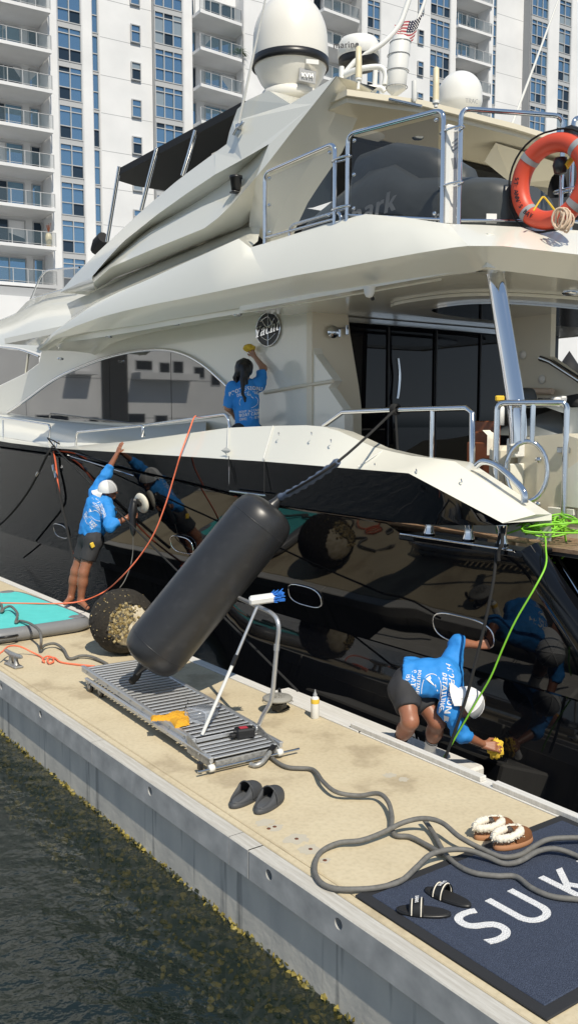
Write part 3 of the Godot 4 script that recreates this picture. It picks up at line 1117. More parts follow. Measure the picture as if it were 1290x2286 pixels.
	rail(y, "door_handle", spline([Vector3(7.622, 3.156, -8.36), Vector3(7.654, 2.969, -8.36), Vector3(7.642, 2.78, -8.36), Vector3(7.622, 2.672, -8.36)], 3), 0.02)
	# round mirror lamp on the pilaster
	st = S(true)
	lathe(st, [Vector2(0.0, 0.02), Vector2(0.07, 0.012), Vector2(0.072, 0.0)], Transform3D(rot_to(Vector3(-0.2, 0, 1)), Vector3(6.53, 3.401, -8.24)), 20)
	o = part("wall_lamp", st, M.chrome, y)
	st = S()
	tube(st, [Vector3(6.562, 3.443, -8.24), Vector3(6.761, 3.461, -8.26)], 0.012, 6)
	box(st, Vector3(6.621, 3.391, -8.24), Vector3(0.03, 0.09, 0.03), 0.005)
	box(st, Vector3(6.742, 3.435, -8.26), Vector3(0.04, 0.11, 0.04), 0.005)
	part("lamp_arm", st, M.chrome, o)
	# name badge on the cabin side
	var bc: Vector3 = Vector3(6.29, 3.491, -9.165)
	var bf := Transform3D(Basis(Vector3(0, 0, 1.25), Vector3(-1, 0, 0), Vector3(0, 1, 0)), bc)
	st = S(true)
	lathe(st, [Vector2(0.0, 0.012), Vector2(0.2, 0.012), Vector2(0.2, 0.0)], bf, 36, false)
	o = part("badge", st, M.badge_grey, y)
	st = S(true)
	var rr := []
	for k in 40: rr.append(bc + Vector3(-0.012, sin(TAU * k / 40) * 0.2, cos(TAU * k / 40) * 0.25))
	tube(st, rr, 0.009, 6, false, true)
	tube(st, [bc + Vector3(-0.014, 0.2, 0), bc + Vector3(-0.014, -0.2, 0)], 0.005, 5)
	for s in [[-0.16, 0.1, 0.02, 0.14, 0.12, -0.04], [-0.17, -0.06, 0.0, -0.13, 0.16, -0.06], [-0.14, 0.13, 0.0, 0.02, 0.14, 0.12]]:
		tube(st, spline([bc + Vector3(-0.014, s[1], s[0]), bc + Vector3(-0.016, s[3], s[2]), bc + Vector3(-0.014, s[5], s[4])], 5), 0.006, 5)
	part("badge_ring", st, M.chrome, o)
	var bt := put("badge_letters", text_mesh("Yacht", 0.18, 0.008, true, true), M.chrome, o)
	bt.transform = Transform3D(Basis(Vector3(0, 0.12, 1).normalized(), Vector3(0, 1, 0.25).normalized(), Vector3(-1, 0, 0)), bc + Vector3(-0.024, 0.0, 0.0))
	# valley between overhang and arch, and the wheelhouse roof forward of it
	st = S(true)
	var v0: Array = even(T.slice(2, 10), 24)
	var v2: Array = even([Vector3(6.300, 4.416, -15.323), Vector3(6.300, 4.496, -14.141), Vector3(6.300, 4.620, -12.475), Vector3(6.300, 4.684, -11.349), Vector3(6.300, 4.740, -10.444), Vector3(6.300, 4.771, -9.649), Vector3(6.300, 4.745, -9.336)], 24)
	var v1 := []
	for i in 24: v1.append(v0[i].lerp(v2[i], 0.45) + Vector3(0.03, -0.05, 0))
	skin(st, [v0, v1, v2])
	o = part("side_valley", st, M.gelcoat, y)
	starboard("side_valley", o, y)
	st = S(true)
	var roof := []
	for q in [[Vector3(6.350, 4.043, -20.840), Vector3(6.350, 3.954, -19.038), Vector3(6.350, 3.833, -17.852), Vector3(6.350, 3.657, -16.783)], [Vector3(6.500, 4.301, -21.308), Vector3(6.500, 4.185, -19.470), Vector3(6.500, 4.153, -17.869), Vector3(6.500, 4.051, -16.044)], [Vector3(6.800, 4.492, -22.280), Vector3(6.800, 4.488, -19.763), Vector3(6.800, 4.518, -18.038), Vector3(6.800, 4.355, -15.432)], [Vector3(7.200, 4.681, -23.584), Vector3(7.200, 4.765, -20.323), Vector3(7.200, 4.876, -18.572), Vector3(7.200, 4.681, -15.638)], [Vector3(7.700, 4.851, -25.220), Vector3(7.700, 4.982, -21.516), Vector3(7.700, 5.226, -20.703), Vector3(7.700, 5.103, -16.312)]]:
		roof.append(even(spline(q, 4), 14))
	skin(st, roof)
	skin(st, [roof[4], moved(roof[4], Vector3(1.2, -0.35, 0))])
	o = part("wheelhouse_roof", st, M.gelcoat, y)
	starboard("wheelhouse_roof", o, y)
	# side screen of the wheelhouse
	st = S()
	patch(st, [Vector3(6.340, 4.031, -20.809), Vector3(6.340, 3.897, -19.013), Vector3(6.340, 3.770, -17.828), Vector3(6.340, 3.592, -16.807), Vector3(6.340, 3.476, -16.815), Vector3(6.340, 3.324, -17.541), Vector3(6.340, 3.132, -19.085), Vector3(6.340, 2.901, -20.934)])
	o = part("side_screen", st, M.saloon_glass, y)
	st = S(true)
	tube(st, spline([Vector3(6.330, 4.057, -20.773), Vector3(6.330, 3.913, -18.982), Vector3(6.330, 3.785, -17.799), Vector3(6.330, 3.598, -16.780)], 4), 0.02, 6)
	part("screen_trim", st, M.chrome, o)
	st = S()
	tube(st, [Vector3(6.330, 3.722, -17.335), Vector3(6.330, 3.332, -17.512)], 0.016, 6)
	part("screen_post", st, M.gelcoat, o)
	# flybridge windscreen
	st = S()
	patch(st, [Vector3(7.200, 5.037, -19.306), Vector3(7.200, 5.356, -18.866), Vector3(7.200, 5.456, -18.507), Vector3(7.200, 5.319, -16.923), Vector3(7.200, 5.093, -16.936), Vector3(7.200, 5.015, -17.722)])
	o = part("flybridge_screen", st, M.smoked_glass, y)
	st = S(true)
	tube(st, spline([Vector3(7.190, 5.003, -19.442), Vector3(7.190, 5.328, -18.944), Vector3(7.190, 5.458, -18.530), Vector3(7.190, 5.421, -17.905), Vector3(7.190, 5.314, -16.835)], 4), 0.02, 6)
	tube(st, [Vector3(7.190, 5.000, -19.496), Vector3(7.190, 4.994, -17.699)], 0.014, 6)
	part("screen_frame", st, M.chrome, o)
	# radar arch with its folded side panels
	var E1: Array = [Vector3(6.100, 4.569, -15.136), Vector3(6.100, 4.811, -14.359), Vector3(6.100, 5.083, -13.247), Vector3(6.100, 5.369, -12.009), Vector3(6.100, 5.571, -10.966), Vector3(6.100, 5.699, -10.053)]
	var C1: Array = [Vector3(5.920, 4.597, -13.393), Vector3(5.920, 4.787, -12.834), Vector3(5.920, 4.950, -12.298), Vector3(5.920, 5.141, -11.265), Vector3(5.920, 5.266, -10.415), Vector3(5.920, 5.347, -9.761)]
	var C1e: Array = [Vector3(5.920, 4.597, -13.393), Vector3(5.920, 4.950, -12.298), Vector3(5.920, 5.141, -11.265), Vector3(5.920, 5.266, -10.415), Vector3(5.920, 5.347, -9.761), Vector3(5.920, 5.387, -9.165), Vector3(5.920, 5.432, -8.619)]
	var C2m: Array = [Vector3(6.120, 4.680, -13.810), Vector3(6.120, 5.086, -11.920), Vector3(6.120, 5.189, -10.654), Vector3(6.120, 5.275, -9.986), Vector3(6.120, 5.349, -9.574), Vector3(6.120, 5.435, -9.262), Vector3(5.950, 5.448, -8.662)]
	var C2: Array = [Vector3(5.980, 4.613, -13.478), Vector3(5.980, 4.965, -11.649), Vector3(5.980, 5.059, -10.232), Vector3(5.980, 5.064, -9.496), Vector3(5.980, 5.125, -9.184), Vector3(5.980, 5.216, -8.977), Vector3(5.930, 5.437, -8.633)]
	var C3: Array = [Vector3(5.850, 4.479, -13.190), Vector3(5.850, 4.621, -12.566), Vector3(5.850, 4.685, -11.273), Vector3(5.850, 4.737, -9.800), Vector3(5.850, 4.903, -9.252), Vector3(5.850, 5.011, -8.984), Vector3(5.850, 5.103, -8.764)]
	var K: Array = [Vector3(6.280, 4.504, -14.095), Vector3(6.280, 4.591, -13.304), Vector3(6.280, 4.632, -12.434), Vector3(6.280, 4.688, -11.313), Vector3(6.280, 4.738, -10.411), Vector3(6.280, 4.769, -9.619), Vector3(6.280, 4.976, -9.363)]
	var AR: Array = [Vector3(6.080, 5.688, -10.021), Vector3(6.080, 5.726, -9.749), Vector3(6.080, 5.851, -9.686), Vector3(6.080, 5.950, -9.605), Vector3(6.080, 6.067, -9.504), Vector3(6.080, 6.111, -9.291), Vector3(6.080, 6.100, -8.858), Vector3(6.050, 5.824, -8.394), Vector3(6.050, 5.882, -7.602), Vector3(5.990, 5.674, -7.897), Vector3(5.920, 5.468, -8.165), Vector3(5.870, 5.215, -8.555), Vector3(5.850, 5.103, -8.764), Vector3(5.920, 5.432, -8.619), Vector3(5.930, 5.392, -9.180), Vector3(5.920, 5.347, -9.761)]
	var RE: Array = [Vector3(6.300, 5.861, -7.750), Vector3(6.300, 5.616, -7.951), Vector3(6.300, 5.356, -8.183), Vector3(6.300, 5.086, -8.595), Vector3(6.300, 4.931, -8.811), Vector3(6.300, 4.694, -9.037), Vector3(6.300, 4.470, -9.176)]
	var CU: Array = [Vector3(6.050, 5.878, -7.587), Vector3(5.990, 5.674, -7.897), Vector3(5.920, 5.468, -8.165), Vector3(5.870, 5.215, -8.555), Vector3(5.850, 5.103, -8.764), Vector3(6.000, 5.017, -9.083), Vector3(6.250, 4.744, -9.523)]
	st = S(true)
	skin(st, [even(E1, 16), even(C1, 16)], true, 1)
	skin(st, [even(C1e, 16), even(C2m, 16)], true, 2)
	skin(st, [even(C2m, 16), even(C2, 16)], true, 3)
	skin(st, [even(C2, 16), even(C3, 16)], true, 4)
	var km := []
	var c3e := even(C3, 20)
	var ke := even(K, 20)
	for i in 20: km.append(c3e[i].lerp(ke[i], 0.5) + Vector3(0.05, -0.03, 0))
	skin(st, [c3e, km, ke], true, 5)
	skin(st, [CU, RE], true, 6)
	tri(st, Vector3(6.1, 4.569, -15.136), Vector3(5.92, 4.597, -13.393), Vector3(5.85, 4.479, -13.19))
	tri(st, Vector3(6.1, 4.569, -15.136), Vector3(5.85, 4.479, -13.19), Vector3(6.28, 4.504, -14.095))
	st.set_smooth_group(-1)
	patch(st, AR)
	var rim: Array = E1 + AR.slice(1, 9) + RE
	skin(st, [rim, with_x(rim, 6.6)], true, 7)
	st.set_smooth_group(-1)
	patch(st, with_x(rim + [K[5], K[2], K[0]], 6.6))
	o = part("arch_side", st, M.gelcoat, y)
	starboard("arch_side", o, y)
	# hardtop across the arches
	var ht := [Vector2(6.15, -7.55), Vector2(7.0, -7.33), Vector2(8.4, -7.28), Vector2(9.8, -7.33), Vector2(10.65, -7.55), Vector2(10.6, -10.3), Vector2(6.2, -10.3)]
	st = S()
	prism(st, ht, Transform3D(Basis(Vector3(1, 0, 0), Vector3(0, 0, 1), Vector3(0, -1, 0)), Vector3(0, 5.76, 0)), 0.06)
	prism(st, scaled2c(ht, 0.985, 0.96, Vector2(8.4, -8.8)), Transform3D(Basis(Vector3(1, 0, 0), Vector3(0, 0, 1), Vector3(0, -1, 0)), Vector3(0, 5.70, 0)), 0.05)
	o = part("hardtop", st, M.cream, y)
	for q in [Vector3(6.564, 5.65, -8.134), Vector3(7.602, 5.65, -8.038), Vector3(8.323, 5.65, -8.172)]:
		st = S(true)
		lathe(st, [Vector2(0.0, -0.012), Vector2(0.055, -0.014), Vector2(0.07, 0.0)], Transform3D(Basis(), q), 18)
		part("downlight", st, M.steel, y)
	st = S(true)
	lathe(st, [Vector2(0.0, -0.03), Vector2(0.2, -0.028), Vector2(0.24, 0.0)], Transform3D(Basis(), Vector3(7.076, 5.65, -8.374)), 24)
	part("hatch", st, M.dome_white, y)
	# starboard quarter panel of the hardtop
	st = S()
	patch_xy(st, [Vector3(8.422, 5.631, -7.6), Vector3(10.328, 5.554, -7.6), Vector3(11.292, 5.607, -8.3), Vector3(9.299, 5.393, -8.1), Vector3(8.456, 5.468, -7.8)])
	patch_xy(st, [Vector3(8.456, 5.468, -7.8), Vector3(9.299, 5.393, -8.1), Vector3(11.292, 5.607, -8.3), Vector3(12.259, 5.613, -9), Vector3(10.508, 5.572, -9), Vector3(8.991, 5.668, -8.6)])
	part("quarter_panel", st, M.cream, y)
	st = S()
	box(st, Vector3(8.35, 5.6, -9.4), Vector3(3.9, 0.06, 2.1))
	part("sunroof_liner", st, M.black_canvas, y)
	# black canopy forward of the arch, on steel struts
	var cv := [Vector2(6.5, -10.0), Vector2(10.3, -10.0), Vector2(10.3, -13.6), Vector2(10.1, -13.9), Vector2(9.6, -14.05), Vector2(7.0, -14.05), Vector2(6.6, -13.9), Vector2(6.5, -13.6)]
	st = S()
	prism(st, cv, Transform3D(Basis(Vector3(1, 0, 0), Vector3(0, 0.012, 1), Vector3(0, -1, 0)), Vector3(0, 6.5, 0)), 0.1)
	part("canopy", st, M.black_canvas, y)
	for q in [[Vector3(6.5, 5.288, -14.079), Vector3(6.5, 6.361, -13.584)], [Vector3(6.45, 5.537, -12.757), Vector3(6.47, 5.979, -12.519), Vector3(6.5, 6.353, -12.326)], [Vector3(6.45, 5.78, -11.492), Vector3(6.47, 6.032, -11.347), Vector3(6.5, 6.323, -11.21)]]:
		rail(y, "canopy_strut", q, 0.032)
	for q in [[Vector3(6.6, 6.34, -12.9), Vector3(9.6, 6.34, -11.6)], [Vector3(6.6, 6.34, -11.4), Vector3(10.0, 6.34, -11.4)], [Vector3(6.8, 6.34, -12.9), Vector3(9.8, 6.34, -12.9)]]:
		rail(y, "canopy_tube", q, 0.025)
	st = S(true)
	tube(st, [Vector3(6.6, 5.257, -14.763), Vector3(6.6, 5.345, -14.614), Vector3(6.6, 5.426, -14.432)], [0.09, 0.12, 0.1], 10)
	part("rolled_canvas", st, M.black_canvas, y)
	# bin clipped to the arch
	st = S(true)
	var bq: Vector3 = Vector3(5.92, 5.148, -9.292)
	lathe(st, [Vector2(0.0, -0.08), Vector2(0.055, -0.08), Vector2(0.068, 0.05), Vector2(0.078, 0.055), Vector2(0.078, 0.085), Vector2(0.065, 0.085), Vector2(0.062, 0.0), Vector2(0.0, 0.0)], Transform3D(Basis(), bq), 18)
	box(st, bq + Vector3(0, -0.1, 0), Vector3(0.12, 0.02, 0.1), 0.004)
	part("rod_holder", st, M.black_plastic, y)
	# the dark seating bay under the hardtop
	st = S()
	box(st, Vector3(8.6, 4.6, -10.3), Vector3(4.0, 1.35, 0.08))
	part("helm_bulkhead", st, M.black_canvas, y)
	# flybridge rails with smoked panels
	var rails := [[Vector3(5.58, 4.2, -8.2), Vector3(5.6, 4.2, -7.05), 4.98, 5.02], [Vector3(5.6, 4.2, -6.86), Vector3(5.78, 4.0, -5.8), 5.05, 5.03], [Vector3(5.86, 3.98, -5.68), Vector3(6.72, 4.02, -5.3), 5.02, 5.02], [Vector3(6.8, 4.02, -5.26), Vector3(8.1, 4.05, -5.2), 5.02, 5.02]]
	for k in rails.size():
		var a: Vector3 = rails[k][0]
		var b: Vector3 = rails[k][1]
		var at := Vector3(a.x, rails[k][2], a.z)
		var bt2 := Vector3(b.x, rails[k][3], b.z)
		var rl := rail(y, "flybridge_rail", arc_rail(a, at, bt2, b, 0.09), 0.021)
		st = S()
		tube(st, [a + Vector3(0, 0.12, 0), b + Vector3(0, 0.12, 0)], 0.015, 6)
		part("lower_bar", st, M.chrome, rl)
		if k < 2:
			var d := (b - a)
			d.y = 0
			d = d.normalized() * 0.05
			st = S()
			var pa := a + d + Vector3(0, 0.15, 0)
			var pb := b - d + Vector3(0, 0.15, 0)
			var pc := bt2 - d + Vector3(0, -0.05, 0)
			var pd := at + d + Vector3(0, -0.05, 0)
			var th := Vector3(0.01, 0, 0)
			quad(st, pa, pb, pc, pd)
			part("panel", st, M.smoked_glass if k == 1 else M.clear_glass, rl)
			for c in [pa, pb, pc, pd, pa.lerp(pd, 0.5)]:
				st = S(true)
				var mid := (pa + pc) * 0.5
				lathe(st, [Vector2(0.0, 0.012), Vector2(0.018, 0.008), Vector2(0.02, -0.008), Vector2(0.0, -0.012)], Transform3D(rot_to(Vector3(-1, 0, 0.2)), c.lerp(mid, 0.06)), 10)
				part("clip", st, M.chrome, rl)
	for q in [[5.6, -6.95], [5.82, -5.74], [6.76, -5.28]]:
		for hgt in [4.4, 4.85]:
			st = S(true)
			var ring := []
			for k in 16: ring.append(Vector3(q[0] + cos(TAU * k / 16) * 0.045, hgt, q[1] + sin(TAU * k / 16) * 0.13))
			tube(st, ring, 0.011, 6, false, true)
			part("rail_clamp", st, M.chrome, y)
	# seat and low grab rail beside the arch
	st = S()
	box(st, Vector3(5.95, 4.25, -7.75), Vector3(0.4, 0.2, 0.5), 0.05)
	part("seat_cushion", st, M.cushion, y)
	rail(y, "seat_rail", arc_rail(Vector3(5.72, 4.1, -7.95), Vector3(5.72, 4.42, -7.95), Vector3(5.72, 4.42, -7.1), Vector3(5.72, 4.1, -7.1), 0.1), 0.018)
	# side deck rails and bulwark rails
	for q in [[Vector3(5.5, 2.158, -18.235), Vector3(5.5, 2.558, -18.191), Vector3(5.5, 2.337, -14.17), Vector3(5.5, 2.044, -14.248)], [Vector3(5.5, 2.031, -13.159), Vector3(5.5, 2.234, -13.114), Vector3(5.5, 2.343, -10.895), Vector3(5.5, 2.196, -10.952)], [Vector3(5.55, 2.195, -10.999), Vector3(5.55, 2.342, -11.046), Vector3(5.55, 2.482, -8.917), Vector3(5.55, 2.325, -8.862)]]:
		rail(y, "side_rail", arc_rail(q[0], q[1], q[2], q[3], 0.09), 0.019)
	rail(y, "side_rail_post", [Vector3(5.500, 2.417, -16.420), Vector3(5.500, 2.097, -16.425)], 0.016)
	# cockpit rail, gate and handles
	var cr := rail(y, "cockpit_rail", [Vector3(5.62, 2.352, -7.234), Vector3(5.62, 2.487, -6.933), Vector3(5.62, 2.501, -6.198), Vector3(5.62, 2.507, -5.326), Vector3(5.62, 2.466, -5.26), Vector3(5.62, 2.053, -5.249)], 0.024)
	st = S()
	tube(st, [Vector3(5.62, 2.496, -5.721), Vector3(5.62, 2.086, -5.717)], 0.02, 8)
	part("post", st, M.chrome, cr)
	var gz := [Vector3(7.736, 1.95, -7.159), Vector3(8.255, 1.95, -6.786)]
	var gate := rail(y, "gate_frame", arc_rail(Vector3(5.66, 1.6, -5.03), Vector3(5.66, 2.545, -5.03), Vector3(6.0, 2.545, -4.62), Vector3(6.0, 1.5, -4.62), 0.06), 0.024)
	for q in [0.38, 0.52]:
		st = S()
		var b0 := Vector3(5.66, 2.53, -5.03).lerp(Vector3(6.0, 2.53, -4.62), q)
		tube(st, [b0, b0 - Vector3(0, 0.3, 0)], 0.02, 8)
		part("upright", st, M.chrome, gate)
	st = S(true)
	var gr := []
	for k in 28:
		var a := TAU * k / 28
		gr.append(Vector3(5.66, 2.0, -5.03).lerp(Vector3(6.0, 2.0, -4.62), 0.45 + cos(a) * 0.3) + Vector3(0, sin(a) * 0.24, 0))
	tube(st, gr, 0.02, 8, false, true)
	part("ring", st, M.chrome, gate)
	rail(y, "hand_rail", spline([Vector3(5.45, 2.047, -5.047), Vector3(5.45, 2.085, -4.973), Vector3(5.45, 2.056, -4.825), Vector3(5.45, 1.944, -4.645), Vector3(5.45, 1.864, -4.561), Vector3(5.45, 1.791, -4.554)], 5), 0.026)
	# pillar under the overhang
	st = S(true)
	tube(st, spline([Vector3(5.9, 3.692, -5.321), Vector3(5.9, 3.534, -5.277), Vector3(5.88, 3.204, -5.183), Vector3(5.86, 2.836, -5.079), Vector3(5.84, 2.473, -4.985), Vector3(5.84, 2.221, -4.959)], 4), 0.062, 16, true, false, 1.25)
	part("pillar", st, M.chrome, y)
	rail(y, "cockpit_pole", [Vector3(8.652, 3.609, -7.2), Vector3(8.696, 2.084, -7.2)], 0.03)
	# short bollards that carry the wing over the platform
	for q in [Vector3(5.33, 1.465, -4.66), Vector3(5.33, 1.465, -5.0), Vector3(5.33, 1.465, -5.44)]:
		st = S(true)
		lathe(st, [Vector2(0.0, 0.0), Vector2(0.05, 0.0), Vector2(0.048, 0.02), Vector2(0.034, 0.06), Vector2(0.036, 0.11), Vector2(0.05, 0.15), Vector2(0.05, 0.175), Vector2(0.0, 0.178)], Transform3D(Basis(), q), 18)
		part("bollard", st, M.chrome, y)
	# aft platform: black rim, chrome edge strip, teak planks
	st = S()
	box(st, Vector3(5.36, 1.44, -5.0), Vector3(0.36, 0.05, 1.3), 0.01)
	part("platform_rim", st, M.hull_black, y)
	rail(y, "platform_strip", [Vector3(5.176, 1.466, -5.62), Vector3(5.176, 1.466, -4.42)], 0.009, 6)
	for k in 22:
		st = S()
		box(st, Vector3(5.58 + k * 0.075, 1.45, -5.8), Vector3(0.07, 0.03, 4.2))
		part("teak_plank", st, M.teak, y)
	st = S()
	box(st, Vector3(6.5, 1.42, -5.8), Vector3(1.9, 0.03, 4.2))
	part("platform_base", st, M.seam, y)
	# stern steps beside the quarter, with a handrail
	st = S(true)
	tube(st, [Vector3(5.32, 1.45, -4.42), Vector3(5.44, 0.72, -3.84), Vector3(5.56, -0.5, -2.86)], 0.115, 20, true)
	part("quarter_tube", st, M.hull_black, y)
	rail(y, "stern_handrail", spline([Vector3(5.75, 1.379, -4.659), Vector3(5.75, 1.43, -4.648), Vector3(5.75, 1.45, -4.592), Vector3(5.75, 1.386, -4.509), Vector3(5.75, 1.108, -4.272), Vector3(5.75, 0.855, -4.065)], 4), 0.026)
	for k in 5:
		st = S()
		box(st, Vector3(6.4, 1.2 - k * 0.28, -4.05 + k * 0.26), Vector3(1.4, 0.05, 0.3), 0.01)
		part("stern_step", st, M.teak, y)
	st = S()
	box(st, Vector3(CX, 0.3, -4.7), Vector3(5.0, 2.2, 0.9))
	part("transom", st, M.hull_black, y)
	# stern moulding with the garage panel
	stern_moulding(y)
	# starboard side of the cockpit, open above its sloping bulwark
	st = S()
	slab_x(st, [Vector3(8.200, 3.714, -7.141), Vector3(8.200, 3.655, -6.553), Vector3(8.200, 3.099, -6.552), Vector3(8.200, 2.793, -6.062), Vector3(8.200, 2.307, -6.044), Vector3(8.200, 2.299, -7.098)], 0.08)
	part("cockpit_side", st, M.cream, y)
	for q in [Vector3(8.19, 3.139, -6.922), Vector3(8.19, 2.856, -6.651)]:
		st = S(true)
		lathe(st, [Vector2(0.0, 0.03), Vector2(0.035, 0.02), Vector2(0.05, 0.0)], Transform3D(rot_to(Vector3(-1, 0, 0)), q), 14)
		part("speaker", st, M.dome_white, y)
	st = S()
	tube(st, [Vector3(8.1, 2.742, -6.999), Vector3(8.1, 2.717, -6.43)], 0.035, 8)
	part("bolster", st, M.cushion, y)
	rail(y, "bulwark_handrail", [Vector3(8.12, 3.08, -6.62), Vector3(8.12, 3.035, -6.48), Vector3(8.12, 2.742, -5.947)], 0.035)
	# domes, radar and aerials on the arch
	roof_gear(y)
	# cleat on the side deck
	st = S()
	var cl: Vector3 = Vector3(5.3, 2.062, -13.454)
	for d in [-0.05, 0.05]:
		tube(st, [cl + Vector3(0, -0.05, d), cl + Vector3(0, 0.02, d)], 0.016, 8)
	tube(st, [cl + Vector3(0, 0.025, -0.13), cl + Vector3(0, 0.03, 0), cl + Vector3(0, 0.025, 0.13)], 0.017, 8)
	part("deck_cleat", st, M.chrome, y)

func scaled2(o: Array, a: float, b: float) -> Array:
	var out := []
	for v in o: out.append(Vector2(v.x * a, v.y * b))
	return out

func scaled2c(o: Array, a: float, b: float, c: Vector2) -> Array:
	var out := []
	for v in o: out.append(c + Vector2((v.x - c.x) * a, (v.y - c.y) * b))
	return out

func stern_moulding(y: Node):
	# the big white block aft of the cockpit: side, shoulder and garage door
	var st := S()
	var f := Transform3D(Basis(Vector3(0, 0, 1), Vector3(0, 1, 0), Vector3(1, 0, 0)), Vector3(6.12, 0, 0))
	var o := [Vector2(-5.2, 1.46), Vector2(-5.2, 2.26), Vector2(-4.75, 2.3), Vector2(-4.35, 2.2), Vector2(-4.0, 1.95), Vector2(-3.8, 1.62), Vector2(-3.78, 1.46)]
	prism(st, o, f, 4.5)
	var b := part("stern_block", st, M.cream, y)
	st = S()
	var o2 := [Vector2(-4.7, 1.72), Vector2(-4.66, 2.02), Vector2(-4.45, 2.16), Vector2(-4.2, 2.02), Vector2(-3.98, 1.7)]
	prism(st, o2, Transform3D(f.basis, Vector3(6.085, 0, 0)), 0.05)
	part("garage_panel", st, M.gelcoat, b)
	st = S()
	box(st, Vector3(6.1, 2.168, -4.716), Vector3(0.03, 0.05, 0.12), 0.006)
	part("hinge_plate", st, M.steel, b)
	for q in [Vector3(6.1, 2.081, -4.959), Vector3(6.1, 1.713, -4.956)]:
		st = S()
		lathe(st, [Vector2(0.0, 0.03), Vector2(0.025, 0.025), Vector2(0.028, 0.0)], Transform3D(rot_to(Vector3(-1, 0, 0)), q), 12)
		part("knob", st, M.chrome, b)
	st = S()
	box(st, Vector3(6.1, 1.658, -4.719), Vector3(0.03, 0.09, 0.26), 0.006)
	var lt := part("locker", st, M.gelcoat, b)
	st = S()
	box(st, Vector3(6.07, 1.648, -4.596), Vector3(0.02, 0.02, 0.05), 0.004)
	part("latch", st, M.steel, lt)
	# locker front inside the gate
	st = S()
	box(st, Vector3(6.216, 1.941, -5.25) + Vector3(0, -0.12, -0.1), Vector3(0.42, 0.74, 0.2), 0.04)
	var lk := part("wet_locker", st, M.cream, b)
	st = S()
	box(st, Vector3(6.021, 2.177, -5.14), Vector3(0.22, 0.16, 0.02), 0.01)
	part("switch_panel", st, M.white_plastic, lk)
	st = S()
	box(st, Vector3(5.975, 2.171, -5.12), Vector3(0.12, 0.05, 0.02), 0.006)
	part("switch_row", st, M.steel, lk)
	st = S()
	box(st, Vector3(6.061, 1.857, -5.14), Vector3(0.26, 0.38, 0.02), 0.012)
	part("locker_door", st, M.gelcoat, lk)
	# wooden steps glimpsed beyond the gate
	for k in 3:
		st = S()
		box(st, Vector3(6.612, 2.232, -6) + Vector3(-0.04 * k, -0.1 * k, 0), Vector3(0.06, 0.34, 0.3), 0.01)
		part("stair_stringer", st, M.wood, y)

func dome(parent: Node, called: String, c: Vector3, r: float, h: float, mat_: Material) -> MeshInstance3D:
	# base at c; a drum that closes in a round cap
	var st := S(true)
	var prof := [Vector2(r * 0.62, 0.0), Vector2(r * 0.8, h * 0.1), Vector2(r * 0.97, h * 0.24), Vector2(r, h * 0.32), Vector2(r * 0.985, h * 0.5)]
	for k in range(1, 13):
		var a := PI / 2 * k / 12
		prof.append(Vector2(r * 0.985 * cos(a) if k < 12 else 0.0, h * 0.5 + h * 0.5 * sin(a)))
	lathe(st, prof, Transform3D(Basis(), c), 40)
	return part(called, st, mat_, parent)

